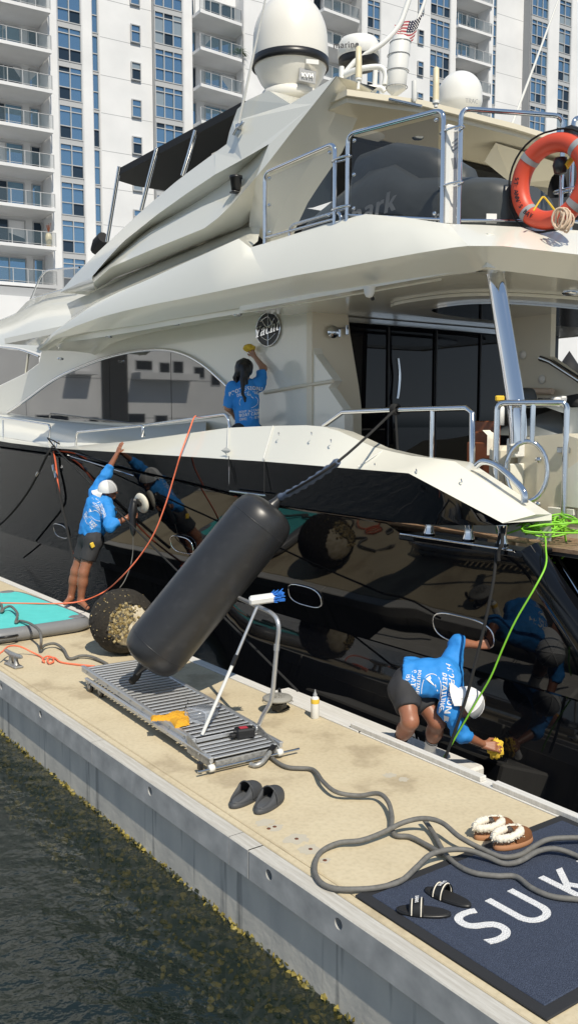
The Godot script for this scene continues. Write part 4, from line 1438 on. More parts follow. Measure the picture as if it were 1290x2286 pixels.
func roof_gear(y: Node):
	var st: SurfaceTool
	var c: Vector3 = Vector3(6.66, 6.308, -9.24)
	var d := dome(y, "satellite_dome", c, 0.45, 1.1, M.dome_white)
	st = S(true)
	lathe(st, [Vector2(0.443, 0.255), Vector2(0.458, 0.258), Vector2(0.458, 0.352), Vector2(0.449, 0.355)], Transform3D(Basis(), c), 40)
	part("band", st, M.black_plastic, d)
	st = S()
	lathe(st, [Vector2(0.0, -0.12), Vector2(0.33, -0.12), Vector2(0.34, -0.03), Vector2(0.28, 0.0), Vector2(0.0, 0.0)], Transform3D(Basis(), c), 24)
	part("mount", st, M.dome_white, d)
	st = S()
	var n := Vector3(-0.38, 0, 0.92)
	box(st, Vector3(6.647, 6.512, -8.792), Vector3(0.15, 0.05, 0.01), 0.0, rot_to(Vector3.UP, n))
	part("data_plate", st, M.white_plastic, d)
	st = S()
	box(st, Vector3(6.617, 6.363, -8.845), Vector3(0.2, 0.15, 0.01), 0.0, rot_to(Vector3(0.15, 1, -0.1), n + Vector3(0, -0.45, 0)))
	var pl := part("maker_plate", st, M.letter_grey, d)
	var t := put("maker_letters", text_mesh("KVH", 0.075, 0.004), M.white_plastic, pl)
	t.transform = Transform3D(rot_to(Vector3(0.15, 1, -0.1), n + Vector3(0, -0.45, 0)), Vector3(6.599, 6.362, -8.821))
	t.transform.basis = Basis(Vector3(0.92, 0, 0.38), Vector3(0.1, 0.92, -0.3).normalized(), Vector3(-0.36, 0.3, 0.88).normalized())
	# second, smaller dome to starboard
	c = Vector3(8.466, 6.087, -8.224)
	var d2 := dome(y, "television_dome", c, 0.27, 0.53, M.white_plastic)
	var t2 := put("maker_letters", text_mesh("TRAC", 0.07, 0.004, false), M.letter_grey, d2)
	t2.transform = Transform3D(Basis(Vector3(0.92, 0, 0.38), Vector3.UP, Vector3(-0.38, 0, 0.92)), Vector3(8.383, 6.186, -7.95))
	st = S()
	box(st, c + Vector3(0, -0.05, 0), Vector3(0.36, 0.1, 0.36), 0.03)
	part("mount", st, M.white_plastic, d2)
	# radar drum
	c = Vector3(6.967, 6.379, -8.348)
	st = S(true)
	lathe(st, [Vector2(0.0, 0.0), Vector2(0.2, 0.0), Vector2(0.225, 0.03), Vector2(0.225, 0.1)], Transform3D(Basis(), c), 30)
	var ra := part("radar_drum", st, M.black_plastic, y)
	st = S(true)
	lathe(st, [Vector2(0.228, 0.1), Vector2(0.238, 0.11), Vector2(0.235, 0.24), Vector2(0.2, 0.3), Vector2(0.0, 0.32)], Transform3D(Basis(), c), 36)
	part("radome", st, M.white_plastic, ra)
	var t3 := put("maker_letters", text_mesh("marine", 0.085, 0.004), M.letter_dark, ra)
	t3.transform = Transform3D(Basis(Vector3(0.87, 0.1, 0.48).normalized(), Vector3(0, 1, -0.12).normalized(), Vector3(-0.48, 0, 0.87)), Vector3(6.688, 6.527, -8.232))
	# white tube frame that carries radar and flag
	var fr := S(true)
	for p in [[Vector3(6.666, 6.065, -8.278), Vector3(6.68, 6.313, -8.298)], [Vector3(6.959, 6.04, -8.064), Vector3(6.987, 6.313, -8.078)]]: tube(fr, p, 0.03, 8)
	tube(fr, spline([Vector3(6.641, 6.186, -8.187), Vector3(6.698, 6.212, -8.025), Vector3(6.878, 6.236, -7.899), Vector3(6.933, 6.163, -7.851), Vector3(6.918, 6.042, -7.847)], 5), 0.032, 8)
	tube(fr, spline([Vector3(6.631, 6.005, -8.172), Vector3(6.686, 6.003, -8.009), Vector3(6.865, 6.013, -7.881), Vector3(6.914, 5.969, -7.841)], 5), 0.03, 8)
	tube(fr, spline([Vector3(6.686, 6.214, -8.282), Vector3(6.839, 6.412, -8.196), Vector3(7.05, 6.56, -8.063), Vector3(7.215, 6.758, -7.968), Vector3(7.295, 6.956, -7.935), Vector3(7.359, 7.154, -7.913)], 5), 0.03, 8)
	tube(fr, spline([Vector3(7.436, 6.801, -7.938), Vector3(7.532, 7.051, -7.899), Vector3(7.57, 7.201, -7.891)], 4), 0.02, 8)
	part("gantry", fr, M.white_plastic, y)
	# wrapped cylinder below the flag
	st = S(true)
	tube(st, [Vector3(7.032, 5.954, -7.754), Vector3(7.018, 5.993, -7.769), Vector3(7.044, 6.236, -7.78), Vector3(7.076, 6.454, -7.783), Vector3(7.097, 6.537, -7.778)], [0.07, 0.105, 0.115, 0.115, 0.1], 20)
	var bk := part("flag_locker", st, M.white_plastic, y)
	for q in [[Vector3(7.023, 6.013, -7.768), 0.116], [Vector3(7.041, 6.187, -7.776), 0.12], [Vector3(7.059, 6.357, -7.784), 0.12], [Vector3(7.083, 6.498, -7.784), 0.114]]:
		st = S(true)
		var ring := []
		for k in 24: ring.append(q[0] + Vector3(cos(TAU * k / 24) * q[1], 0, sin(TAU * k / 24) * q[1]))
		tube(st, ring, 0.005, 5, false, true)
		part("band", st, M.letter_grey, bk)
	# aerials
	for q in [[Vector3(6.347, 5.813, -7.61), Vector3(6.356, 5.906, -7.615), Vector3(6.377, 6.256, -7.643), 0.036], [Vector3(6.62, 5.459, -6.752), Vector3(6.622, 5.494, -6.755), Vector3(6.646, 5.852, -6.781), 0.033]]:
		st = S(true)
		tube(st, [q[0], q[1]], 0.018, 8)
		tube(st, [q[1], q[1].lerp(q[2], 0.08)], 0.034, 10)
		var an := part("aerial", st, M.white_plastic, y)
		st = S(true)
		tube(st, [q[1].lerp(q[2], 0.06), q[1].lerp(q[2], 0.5), q[1].lerp(q[2], 0.96), q[2]], [q[3], q[3] * 0.95, q[3] * 0.85, q[3] * 0.4], 12)
		part("sheath", st, M.ivory, an)
	st = S(true)
	tube(st, [Vector3(6.882, 5.719, -7.338), Vector3(6.884, 5.756, -7.341), Vector3(6.894, 5.933, -7.356)], [0.015, 0.03, 0.028], 10)
	part("camera_post", st, M.white_plastic, y)
	st = S(true)
	tube(st, [Vector3(6.601, 5.712, -7.416), Vector3(6.799, 5.604, -7.136)], 0.018, 8)
	part("cross_bar", st, M.steel, y)
	# whip aerials
	st = S(true)
	tube(st, [Vector3(6, 5.856, -9.352), Vector3(6, 6.404, -9.092), Vector3(6, 7.028, -8.799), Vector3(6, 7.585, -8.557)], [0.018, 0.014, 0.01, 0.006], 8)
	var w := part("whip_aerial", st, M.white_plastic, y)
	st = S()
	tube(st, spline([Vector3(6, 5.756, -9.46), Vector3(5.98, 5.801, -9.35), Vector3(5.96, 5.796, -9.242), Vector3(5.98, 5.835, -9.225)], 3), 0.02, 6)
	box(st, Vector3(6, 5.815, -9.352), Vector3(0.06, 0.07, 0.07), 0.01)
	part("foot", st, M.steel, w)
	st = S(true)
	tube(st, [Vector3(9.145, 5.89, -8.084), Vector3(9.481, 6.811, -7.955), Vector3(9.78, 7.649, -7.842), Vector3(10.024, 8.319, -7.749)], [0.018, 0.015, 0.012, 0.008], 8)
	part("whip_aerial", st, M.white_plastic, y)

# ---------------------------------------------------------------- the apartment tower
func quad_box(a: Vector3, b: Vector3, bevel := 0.0) -> SurfaceTool:
	var st := S()
	box(st, (a + b) * 0.5, (b - a).abs(), bevel)
	return st

func tower_window(t: Node, u0: float, u1: float, y0: float, h: float, w: float, cols: int, lines: Array, cache: Dictionary, r: RandomNumberGenerator, spandrel := 0.34):
	# one storey of a window strip: frame with mullions, each pane a sheet of its own
	var key := "%.2f %d %.2f %.2f" % [u1 - u0, cols, h, spandrel]
	var W := u1 - u0
	if not cache.has(key):
		var st := S()
		var b := 0.07
		if spandrel > 0.0: box(st, Vector3(W / 2, spandrel / 2, -0.02), Vector3(W, spandrel, 0.1))
		box(st, Vector3(W / 2, h - b / 2, 0), Vector3(W, b, 0.12))
		box(st, Vector3(W / 2, spandrel + b / 2, 0.01), Vector3(W, b, 0.12))
		for k in cols + 1:
			box(st, Vector3(W * k / cols + (0.035 if k == 0 else -0.035 if k == cols else 0.0), (h + spandrel) / 2, 0.003), Vector3(b, h - spandrel - 0.02, 0.12))
		for l in lines:
			box(st, Vector3(W / 2, spandrel + (h - spandrel) * l, -0.004), Vector3(W - 0.02, b, 0.1))
		var panes := []
		var ys := [spandrel]
		for l in lines: ys.append(spandrel + (h - spandrel) * l)
		ys.append(h)
		for i in ys.size() - 1:
			var p := S()
			box(p, Vector3(W / cols / 2, (ys[i] + ys[i + 1]) / 2, -0.06), Vector3(W / cols - 0.05, ys[i + 1] - ys[i] - 0.05, 0.02))
			panes.append(mesh_of(p))
		cache[key] = [mesh_of(st), panes]
	var o := put("window", cache[key][0], M.tower_frame, t, Vector3(u0, y0, w))
	for i in cache[key][1].size():
		for k in cols:
			var dark := r.randf() < (0.35 if i == 0 else 0.12)
			var p := put("pane", cache[key][1][i], M.tower_glass_dark if dark else M.tower_blind if r.randf() < 0.1 else M.tower_glass, o, Vector3(W * k / cols, 0, 0))
			p.rotation = Vector3(r.randf_range(-0.012, 0.012), r.randf_range(-0.012, 0.012), 0)

func balcony(t: Node, o: Array, y: float, w_in: float, posts: int):
	# o: the front edge from left to right as Vector2(u, w); y: top of the slab
	var outline := []
	for v in o: outline.append(Vector2(v.x, -v.y))
	outline.append(Vector2(o[-1].x, -w_in))
	outline.append(Vector2(o[0].x, -w_in))
	var st := S()
	prism(st, outline, Transform3D(Basis(Vector3(1, 0, 0), Vector3(0, 0, -1), Vector3(0, 1, 0)), Vector3(0, y - 0.24, 0)), 0.24)
	var b := part("balcony", st, M.stucco, t)
	var edge := []
	for v in o: edge.append(Vector3(v.x, y, v.y - 0.08))
	st = S()
	for i in edge.size() - 1:
		var dd: Vector3 = edge[i + 1] - edge[i]
		tube(st, [edge[i] + Vector3(0, 1.02, 0), edge[i + 1] + Vector3(0, 1.02, 0)], 0.03, 4)
		tube(st, [edge[i] + Vector3(0, 0.12, 0), edge[i + 1] + Vector3(0, 0.12, 0)], 0.02, 4)
		var np := maxi(1, int(round(dd.length() / 1.05)))
		for k in np + 1:
			var q: Vector3 = edge[i] + dd * (k / float(np))
			box(st, q + Vector3(0, 0.5, 0), Vector3(0.06, 1.0, 0.06))
	part("railing", st, M.tower_frame, b)
	for i in edge.size() - 1:
		st = S()
		quad(st, edge[i] + Vector3(0, 0.14, 0), edge[i + 1] + Vector3(0, 0.14, 0), edge[i + 1] + Vector3(0, 0.98, 0), edge[i] + Vector3(0, 0.98, 0))
		part("glass_panel", st, M.rail_glass, b)

func make_tower():
	var t := thing("apartment_tower", "tall white apartment tower with blue window strips and glass balconies", "building", Vector3(47.7, -0.57, -66.3), deg_to_rad(-3.9))
	var r := RandomNumberGenerator.new()
	r.seed = 21
	var cache := {}
	# white piers and wall fields between the openings
	for s in [[-20.9, -20.14, 0.0], [-18.3, -17.45, 0.0], [-16.8, -12.35, -0.5], [-9.93, -9.09, 0.0], [-4.24, 2.7, -0.3], [7.6, 8.24, 0.0], [9.71, 15.53, 0.0], [17.98, 18.71, 0.0], [22.97, 23.5, 0.0], [24.6, 28.76, -1.2], [31.08, 32.66, 0.0], [34.47, 44.0, 0.0]]:
		part("wall", quad_box(Vector3(s[0], 9.0, s[2] - 3.0), Vector3(s[1], 52.0, s[2]), 0.08), M.stucco, t)
	# storey joints scored round the wide wall fields
	for s in [[-16.8, -12.35, -0.5], [9.71, 15.53, 0.0], [24.6, 28.76, -1.2], [-4.24, 2.7, -0.3]]:
		for k in range(-5, 8):
			part("reveal", quad_box(Vector3(s[0] + 0.1, 29.35 + 2.8 * k, s[2] - 0.02), Vector3(s[1] - 0.1, 29.39 + 2.8 * k, s[2] + 0.004)), M.tower_grey, t)
	part("rear_mass", quad_box(Vector3(-40, 0, -14.0), Vector3(60, 52, -3.2)), M.stucco, t)
	part("podium", quad_box(Vector3(-60, 0.0, -3.3), Vector3(60, 11.9, 2.2)), M.stucco, t)
	part("podium_band", quad_box(Vector3(-60, 11.9, -3.3), Vector3(-18.0, 12.6, 1.6)), M.tower_grey, t)
	# window strips
	for s in [[-20.14, -18.3, 2, -0.18, -7, 2], [-12.35, -9.93, 3, -0.18, -4, 2], [8.24, 9.71, 2, -0.18, -1, 5], [15.53, 17.98, 3, -0.18, 0, 5], [28.76, 31.08, 3, -0.18, -1, 6], [32.66, 34.47, 2, -0.18, -1, 6], [23.45, 24.66, 2, -0.9, 0, 6]]:
		part("wall", quad_box(Vector3(s[0] - 0.05, 9.0, -3.1), Vector3(s[1] + 0.05, 52.0, s[3] - 0.1)), M.tower_grey, t)
		for k in range(s[4], s[5] + 1):
			var y0: float = 29.35 + 2.8 * k - (0.9 if s[3] < -0.5 else 0.0)
			tower_window(t, s[0], s[1], y0, 2.8, s[3], s[2], [0.38, 0.82], cache, r)
	# narrow pale strip in the re-entrant corner
	for k in range(-6, 3):
		tower_window(t, -17.5, -16.85, 29.35 + 2.8 * k, 2.8, -0.5, 1, [0.5], cache, r, 0.15)
	# small windows in the wall fields
	for k in range(-5, 3):
		tower_window(t, -14.24, -13.42, 29.45 + 2.8 * k, 1.36, -0.38, 1, [0.62], cache, r, 0.0)
		tower_window(t, 13.9, 14.6, 29.35 + 2.8 * (k + 3), 1.3, 0.1, 1, [0.62], cache, r, 0.0)
	# balcony stacks
	part("recess", quad_box(Vector3(-36, 9, -2.6), Vector3(-20.9, 52, -2.2)), M.stucco, t)
	part("recess", quad_box(Vector3(-9.1, 9, -2.2), Vector3(-4.2, 52, -1.8)), M.stucco, t)
	part("recess", quad_box(Vector3(2.6, 9, -2.2), Vector3(7.7, 52, -1.8)), M.stucco, t)
	part("recess", quad_box(Vector3(18.6, 9, -2.2), Vector3(23.1, 52, -1.8)), M.stucco, t)
	for k in range(-7, 3):
		var y: float = 29.35 + 2.8 * k + 1.0
		balcony(t, [Vector2(-36.0, 1.0), Vector2(-20.95, 1.0)], y - 0.52, -2.2, 10)
		if k < 2:
			tower_window(t, -27.4, -25.3, y - 0.4, 2.2, -2.14, 2, [], cache, r, 0.05)
			tower_window(t, -24.9, -22.3, y - 0.4, 2.2, -2.14, 2, [], cache, r, 0.05)
			tower_window(t, -21.75, -21.0, y - 0.4, 2.2, -2.14, 1, [], cache, r, 0.05)
	for k in range(-3, 3):
		var y: float = 29.35 + 2.8 * k
		balcony(t, [Vector2(-9.05, 1.3), Vector2(-5.0, 0.7), Vector2(-4.0, -1.0)], y + 0.3, -1.8, 4)
		tower_window(t, -8.9, -8.0, y + 0.4, 2.2, -1.74, 1, [], cache, r, 0.05)
		tower_window(t, -7.2, -4.3, y + 0.4, 2.2, -1.74, 2, [], cache, r, 0.05)
	for k in range(0, 6):
		var y: float = 29.35 + 2.8 * k
		balcony(t, [Vector2(2.7, 1.2), Vector2(6.8, 0.7), Vector2(7.75, -1.0)], y + 0.3, -1.8, 4)
		tower_window(t, 3.0, 6.9, y + 0.4, 2.2, -1.74, 3, [], cache, r, 0.05)
		balcony(t, [Vector2(18.6, 0.35), Vector2(23.1, 0.2)], y - 0.1, -1.8, 4)
		tower_window(t, 18.9, 22.9, y + 0.0, 2.2, -1.74, 4, [], cache, r, 0.05)
	# a palm and a tall vase on two of the balconies
	var o := t.position
	var pot := thing("potted_palm", "potted palm on a tower balcony beside the satellite dome", "plant", t.transform * Vector3(-4.9, 32.45, 0.0))
	var st := S(true)
	lathe(st, [Vector2(0.0, 0.0), Vector2(0.22, 0.0), Vector2(0.3, 0.5), Vector2(0.0, 0.48)], Transform3D(), 12)
	part("pot", st, M.stucco, pot)
	st = S()
	for k in 46:
		var a := r.randf() * TAU
		var L := r.randf_range(0.7, 1.3)
		var d := Vector3(cos(a), 0, sin(a))
		var prev := Vector3(0, 0.6, 0)
		for i in range(1, 6):
			var q := i / 5.0
			var p := Vector3(0, 0.6, 0) + d * L * q + Vector3(0, L * (1.1 * q - 1.25 * q * q), 0)
			var s := d.cross(Vector3.UP) * 0.07 * (1.1 - q)
			quad(st, prev - s, prev + s, p + s, p - s)
			prev = p
	part("leaves", st, M.foliage, pot)
	var vs := thing("floor_vase", "tall cream floor vase on a tower balcony above the windscreen", "vase", t.transform * Vector3(-21.3, 15.85, 0.3))
	st = S(true)
	lathe(st, [Vector2(0.0, 0.0), Vector2(0.16, 0.0), Vector2(0.26, 0.7), Vector2(0.2, 1.0), Vector2(0.14, 1.05), Vector2(0.0, 1.0)], Transform3D(), 14)
	part("body", st, M.ivory, vs)
	st = S()
	for k in 9: tube(st, [Vector3(0, 1.0, 0), Vector3(r.randf_range(-0.2, 0.2), r.randf_range(1.5, 1.9), r.randf_range(-0.2, 0.2))], 0.02, 4)
	part("twigs", st, M.wood, vs)

# ---------------------------------------------------------------- white block up the quay, seen mirrored in the saloon windows
func make_marina_block():
	var t := thing("marina_block", "low white block with balconies mirrored in the yacht's saloon windows", "building", Vector3(-24, -0.57, -70))
	var o := t.position
	part("wall", quad_box(Vector3(-30, 0, -10), Vector3(34, 16, 0), 0.05), M.stucco, t)
	part("quay", quad_box(Vector3(-60, -1.0, -10), Vector3(44, 0.5, 1.5)), M.stucco, t)
	# matte black panel, added to give the dark band mirrored in the saloon windows
	var a: Vector3 = Vector3(-19.053, 5.666, -70) - o
	var b: Vector3 = Vector3(-21.242, 5.722, -70) - o
	part("mirrored_dark_band", quad_box(Vector3(minf(a.x, b.x), 0.5, -0.1), Vector3(maxf(a.x, b.x), 15, 0.25)), M.black_canvas, t)
	for q in [[Vector3(-22.047, 7.472, -70), Vector3(-23.646, 6.603, -70)], [Vector3(-24.248, 7.37, -70), Vector3(-25.299, 6.429, -70)], [Vector3(-25.53, 7.531, -70), Vector3(-26.601, 6.43, -70)], [Vector3(-27.579, 7.111, -70), Vector3(-28.688, 6.104, -70)], [Vector3(-21.273, 3.072, -70), Vector3(-22.904, 2.22, -70)], [Vector3(-23.755, 2.935, -70), Vector3(-25.023, 2.217, -70)], [Vector3(-13.436, 2.928, -70), Vector3(-16.175, 2.3, -70)], [Vector3(-17.862, 2.767, -70), Vector3(-18.703, 2.189, -70)], [Vector3(-29.282, 6.509, -70), Vector3(-30.282, 5.48, -70)]]:
		var p: Vector3 = q[0] - o
		var s: Vector3 = q[1] - o
		var w := part("window", quad_box(Vector3(minf(p.x, s.x), minf(p.y, s.y), -0.2), Vector3(maxf(p.x, s.x), maxf(p.y, s.y), 0.06)), M.tower_frame, t)
		part("pane", quad_box(Vector3(minf(p.x, s.x) + 0.08, minf(p.y, s.y) + 0.08, 0.0), Vector3(maxf(p.x, s.x) - 0.08, maxf(p.y, s.y) - 0.08, 0.075)), M.door_glass, w)
	for q in [[Vector3(-21.742, 6.396, -70), Vector3(-27.254, 5.836, -70)], [Vector3(-16.087, 6.295, -70), Vector3(-18.168, 6.073, -70)]]:
		var p: Vector3 = q[0] - o
		var s: Vector3 = q[1] - o
		part("balcony", quad_box(Vector3(minf(p.x, s.x), minf(p.y, s.y), 0), Vector3(maxf(p.x, s.x), maxf(p.y, s.y), 1.6)), M.stucco, t)
	for z in [3.2, 6.4, 9.6]:
		part("reveal", quad_box(Vector3(-30, z, -0.1), Vector3(34, z + 0.06, 0.015)), M.tower_grey, t)

# ---------------------------------------------------------------- things on and beside the dock
func rope(called: String, label: String, category: String, pts: Array, r: float, m: Material, per := 6, group := "", n := 7) -> MeshInstance3D:
	var st := S(true)
	tube(st, spline(pts, per), r, n)
	var o := part(called, st, m, self)
	tag(o, label, category, group)
	return o

func add_tube(o: Node, called: String, pts: Array, r, m: Material, per := 5, n := 8) -> MeshInstance3D:
	var st := S(true)
	tube(st, spline(pts, per) if per > 0 else pts, r, n)
	return part(called, st, m, o)

func make_dock_things():
	var st: SurfaceTool
	var o: Node
	# ---- mat with the vessel's name
	var mat_ := thing("name_mat", "navy mat with a black border and large white letters", "mat", Vector3(3.67, 0.002, -2.81))
	st = S()
	box(st, Vector3(0, 0.006, 0), Vector3(1.62, 0.012, 1.2), 0.004)
	part("border", st, M.carpet_border, mat_)
	st = S()
	box(st, Vector3(0, 0.012, 0), Vector3(1.5, 0.012, 1.08), 0.004)
	part("pile", st, M.carpet, mat_)
	for q in [["S", 3.07], ["U", 3.335], ["K", 3.735], ["I", 4.05]]:
		var lt := put("letter", text_mesh(q[0], 0.385, 0.003, false, false, 0.35), M.carpet_white, mat_)
		var aabb := lt.mesh.get_aabb()
		lt.rotation.x = -PI / 2
		lt.position = Vector3(q[1] - 3.67 - aabb.position.x, 0.0205, -2.685 + 2.81 + aabb.position.y)
		lt.scale = Vector3(1.0, 1.0, 1.0)
	# ---- inflatable board
	var bd := thing("inflatable_board", "teal topped inflatable platform with grey sides lying on the dock", "inflatable board", Vector3(3.56, 0.003, -10.85), deg_to_rad(2.5))
	var rows := []
	for q in [[0.0, 0.0], [0.03, -0.045], [0.075, -0.065], [0.12, -0.045], [0.15, 0.0], [0.152, 0.035]]:
		var row := []
		for k in 49:
			var a := TAU * k / 48
			var ex: float = 0.69 - q[1] - 0.06
			var ez: float = 1.16 - q[1] - 0.06
			row.append(Vector3(signf(cos(a)) * pow(absf(cos(a)), 0.28) * ex, q[0], signf(sin(a)) * pow(absf(sin(a)), 0.28) * ez))
		rows.append(row)
	st = S(true)
	skin(st, rows.slice(0, 6))
	part("side_tube", st, M.pvc_grey, bd)
	st = S()
	for k in 48: tri(st, Vector3(0, 0.153, 0), rows[5][k] + Vector3(0, 0.001, 0), rows[5][k + 1] + Vector3(0, 0.001, 0))
	part("deck_pad", st, M.teal, bd)
	for q in [Vector3(0.5, 0.154, 0.98), Vector3(0.45, 0.154, -1.02)]:
		st = S(true)
		lathe(st, [Vector2(0.1, 0.0), Vector2(0.09, 0.006), Vector2(0.03, 0.007), Vector2(0.02, 0.003), Vector2(0.0, 0.003)], Transform3D(Basis().scaled(Vector3(1, 1, 0.8)), q), 20)
		part("fitting", st, M.pvc_grey, bd)
	st = S()
	tube(st, spline([Vector3(-0.5, 0.09, 1.2), Vector3(-0.45, 0.1, 1.25), Vector3(-0.36, 0.1, 1.25), Vector3(-0.3, 0.09, 1.2)], 4), 0.016, 6)
	part("handle", st, M.black_plastic, bd)
	# ---- dock cleat
	var cl := thing("dock_cleat", "worn galvanised cleat bolted to the dock beside the inflatable board", "cleat", Vector3(2.965, 0.0, -8.76), 0.1)
	st = S()
	box(st, Vector3(0, 0.012, 0), Vector3(0.09, 0.024, 0.26), 0.008)
	part("base", st, M.galvanised, cl)
	for d in [-0.055, 0.055]:
		st = S(true)
		tube(st, [Vector3(0, 0.02, d * 1.25), Vector3(0, 0.06, d), Vector3(0, 0.105, d * 0.9)], [0.03, 0.022, 0.022], 10)
		part("leg", st, M.galvanised, cl)
	st = S(true)
	tube(st, [Vector3(0, 0.125, -0.19), Vector3(0, 0.125, -0.16), Vector3(0, 0.115, -0.06), Vector3(0, 0.115, 0.06), Vector3(0, 0.125, 0.16), Vector3(0, 0.125, 0.19)], [0.012, 0.02, 0.026, 0.026, 0.02, 0.012], 10)
	part("horn", st, M.galvanised, cl)
	# ---- work float beside the hull
	var wf := thing("work_float", "low white work float between the dock kerb and the black hull", "float", Vector3(4.93, -0.25, -6.0))
	st = S()
	box(st, Vector3(0, -0.13, 0), Vector3(0.63, 0.26, 2.6), 0.02)
	part("deck", st, M.edge_white, wf)
	st = S()
	box(st, Vector3(0, -0.33, 0), Vector3(0.6, 0.14, 2.5), 0.02)
	part("float", st, M.black_plastic, wf)
	# ---- round fender in its torn sleeve
	round_fender()
	# ---- long black fender hanging over the trolley
	long_fender()
	# ---- folded boarding ladder on wheels
	ladder_trolley()
	# ---- deck brush leaning on the trolley handle
	var b0: Vector3 = Vector3(3.23, 0.152, -5.558)
	var b1: Vector3 = Vector3(3.66, 1.081, -5.473)
	var br := thing("deck_brush", "deck brush with blue bristles and long white pole leaning on the trolley", "brush", b0)
	var ax := b1 - b0
	st = S(true)
	tube(st, [Vector3(0, 0.012, 0), ax * 0.55], 0.013, 10)
	part("pole", st, M.white_plastic, br)
	st = S(true)
	tube(st, [ax * 0.55, ax], 0.011, 10)
	part("extension", st, M.aluminium, br)
	st = S(true)
	tube(st, [ax * 0.53, ax * 0.61], 0.0165, 10)
	part("grip", st, M.black_plastic, br)
	var hb := Basis(Vector3(0.85, 0.12, 0.5).normalized(), Vector3(-0.25, 0.95, 0.1).normalized(), Vector3(0, 0, 1))
	hb = hb.orthonormalized()
	st = S()
	box(st, ax + hb * Vector3(0.03, 0.03, 0), Vector3(0.19, 0.06, 0.07), 0.015, hb)
	var hd := part("head", st, M.white_plastic, br)
	st = S()
	for k in 120:
		var p := Vector3(rng.randf_range(0.1, 0.16), rng.randf_range(0.005, 0.06), rng.randf_range(-0.035, 0.035))
		var e := p + Vector3(rng.randf_range(0.02, 0.045), rng.randf_range(-0.012, 0.025), rng.randf_range(-0.012, 0.012))
		tube(st, [ax + hb * p, ax + hb * e], 0.004, 4)
	part("bristles", st, M.brush_blue, hd)
	# ---- towel, tub and battery lying on the trolley
	towel()
	var tb := thing("plastic_tub", "clear plastic tub lying on its side on the trolley slats", "tub", Vector3(3.412, 0.152, -5.868), 0.35)
	var ring0 := []
	var ring1 := []
	for k in 25:
		var a := TAU * k / 24
		var sx := signf(cos(a)) * pow(absf(cos(a)), 0.4)
		var sy := signf(sin(a)) * pow(absf(sin(a)), 0.4)
		ring0.append(Vector3(-0.08, 0.052 + sy * 0.05, sx * 0.1))
		ring1.append(Vector3(0.08, 0.052 + sy * 0.044, sx * 0.088))
	st = S(true)
	skin(st, [ring0, ring1])
	for k in 24: tri(st, Vector3(0.08, 0.052, 0), ring1[k], ring1[k + 1])
	part("wall", st, M.tub, tb)
	st = S(true)
	tube(st, ring0.slice(0, 24), 0.005, 6, false, true)
	part("rim", st, M.tub, tb)
	var bt := thing("battery_pack", "small black battery pack with a red label on the trolley end", "battery", Vector3(3.54, 0.1, -5.482), -0.25)
	st = S()
	box(st, Vector3(0, 0.038, 0), Vector3(0.14, 0.075, 0.095), 0.012)
	part("case", st, M.black_plastic, bt)
	st = S()
	box(st, Vector3(-0.085, 0.022, -0.01), Vector3(0.05, 0.03, 0.05), 0.008)
	part("plug", st, M.black_plastic, bt)
	st = S()
	box(st, Vector3(-0.01, 0.0765, 0), Vector3(0.06, 0.003, 0.045))
	part("label", st, M.flag_red, bt)
	rope("charger_lead", "thin black lead winding over the trolley slats to the orange towel", "cable", [Vector3(3.199, 0.155, -6.587), Vector3(3.43, 0.155, -6.723), Vector3(3.63, 0.155, -6.903), Vector3(3.616, 0.155, -6.638), Vector3(3.569, 0.155, -6.365), Vector3(3.462, 0.155, -6.211), Vector3(3.399, 0.158, -6.107)], 0.006, M.black_rope, 6)
	# ---- polisher standing on its head
	polisher_on_dock()
	# ---- bottle
	var bo := thing("squeeze_bottle", "white squeeze bottle with a yellow band beside the dock edge", "bottle", Vector3(4.407, 0, -5.771))
	st = S(true)
	lathe(st, [Vector2(0.0, 0.0), Vector2(0.03, 0.0), Vector2(0.034, 0.006), Vector2(0.034, 0.15), Vector2(0.03, 0.172), Vector2(0.014, 0.185)], Transform3D(), 20)
	part("body", st, M.white_plastic, bo)
	st = S(true)
	lathe(st, [Vector2(0.0345, 0.125), Vector2(0.0352, 0.13), Vector2(0.0352, 0.158), Vector2(0.0345, 0.162)], Transform3D(), 20)
	part("band", st, M.yellow, bo)
	st = S(true)
	lathe(st, [Vector2(0.016, 0.183), Vector2(0.017, 0.2), Vector2(0.012, 0.205), Vector2(0.005, 0.225), Vector2(0.004, 0.238), Vector2(0.0, 0.239)], Transform3D(), 14)
	part("nozzle", st, M.letter_grey, bo)
	# ---- footwear
	footwear()
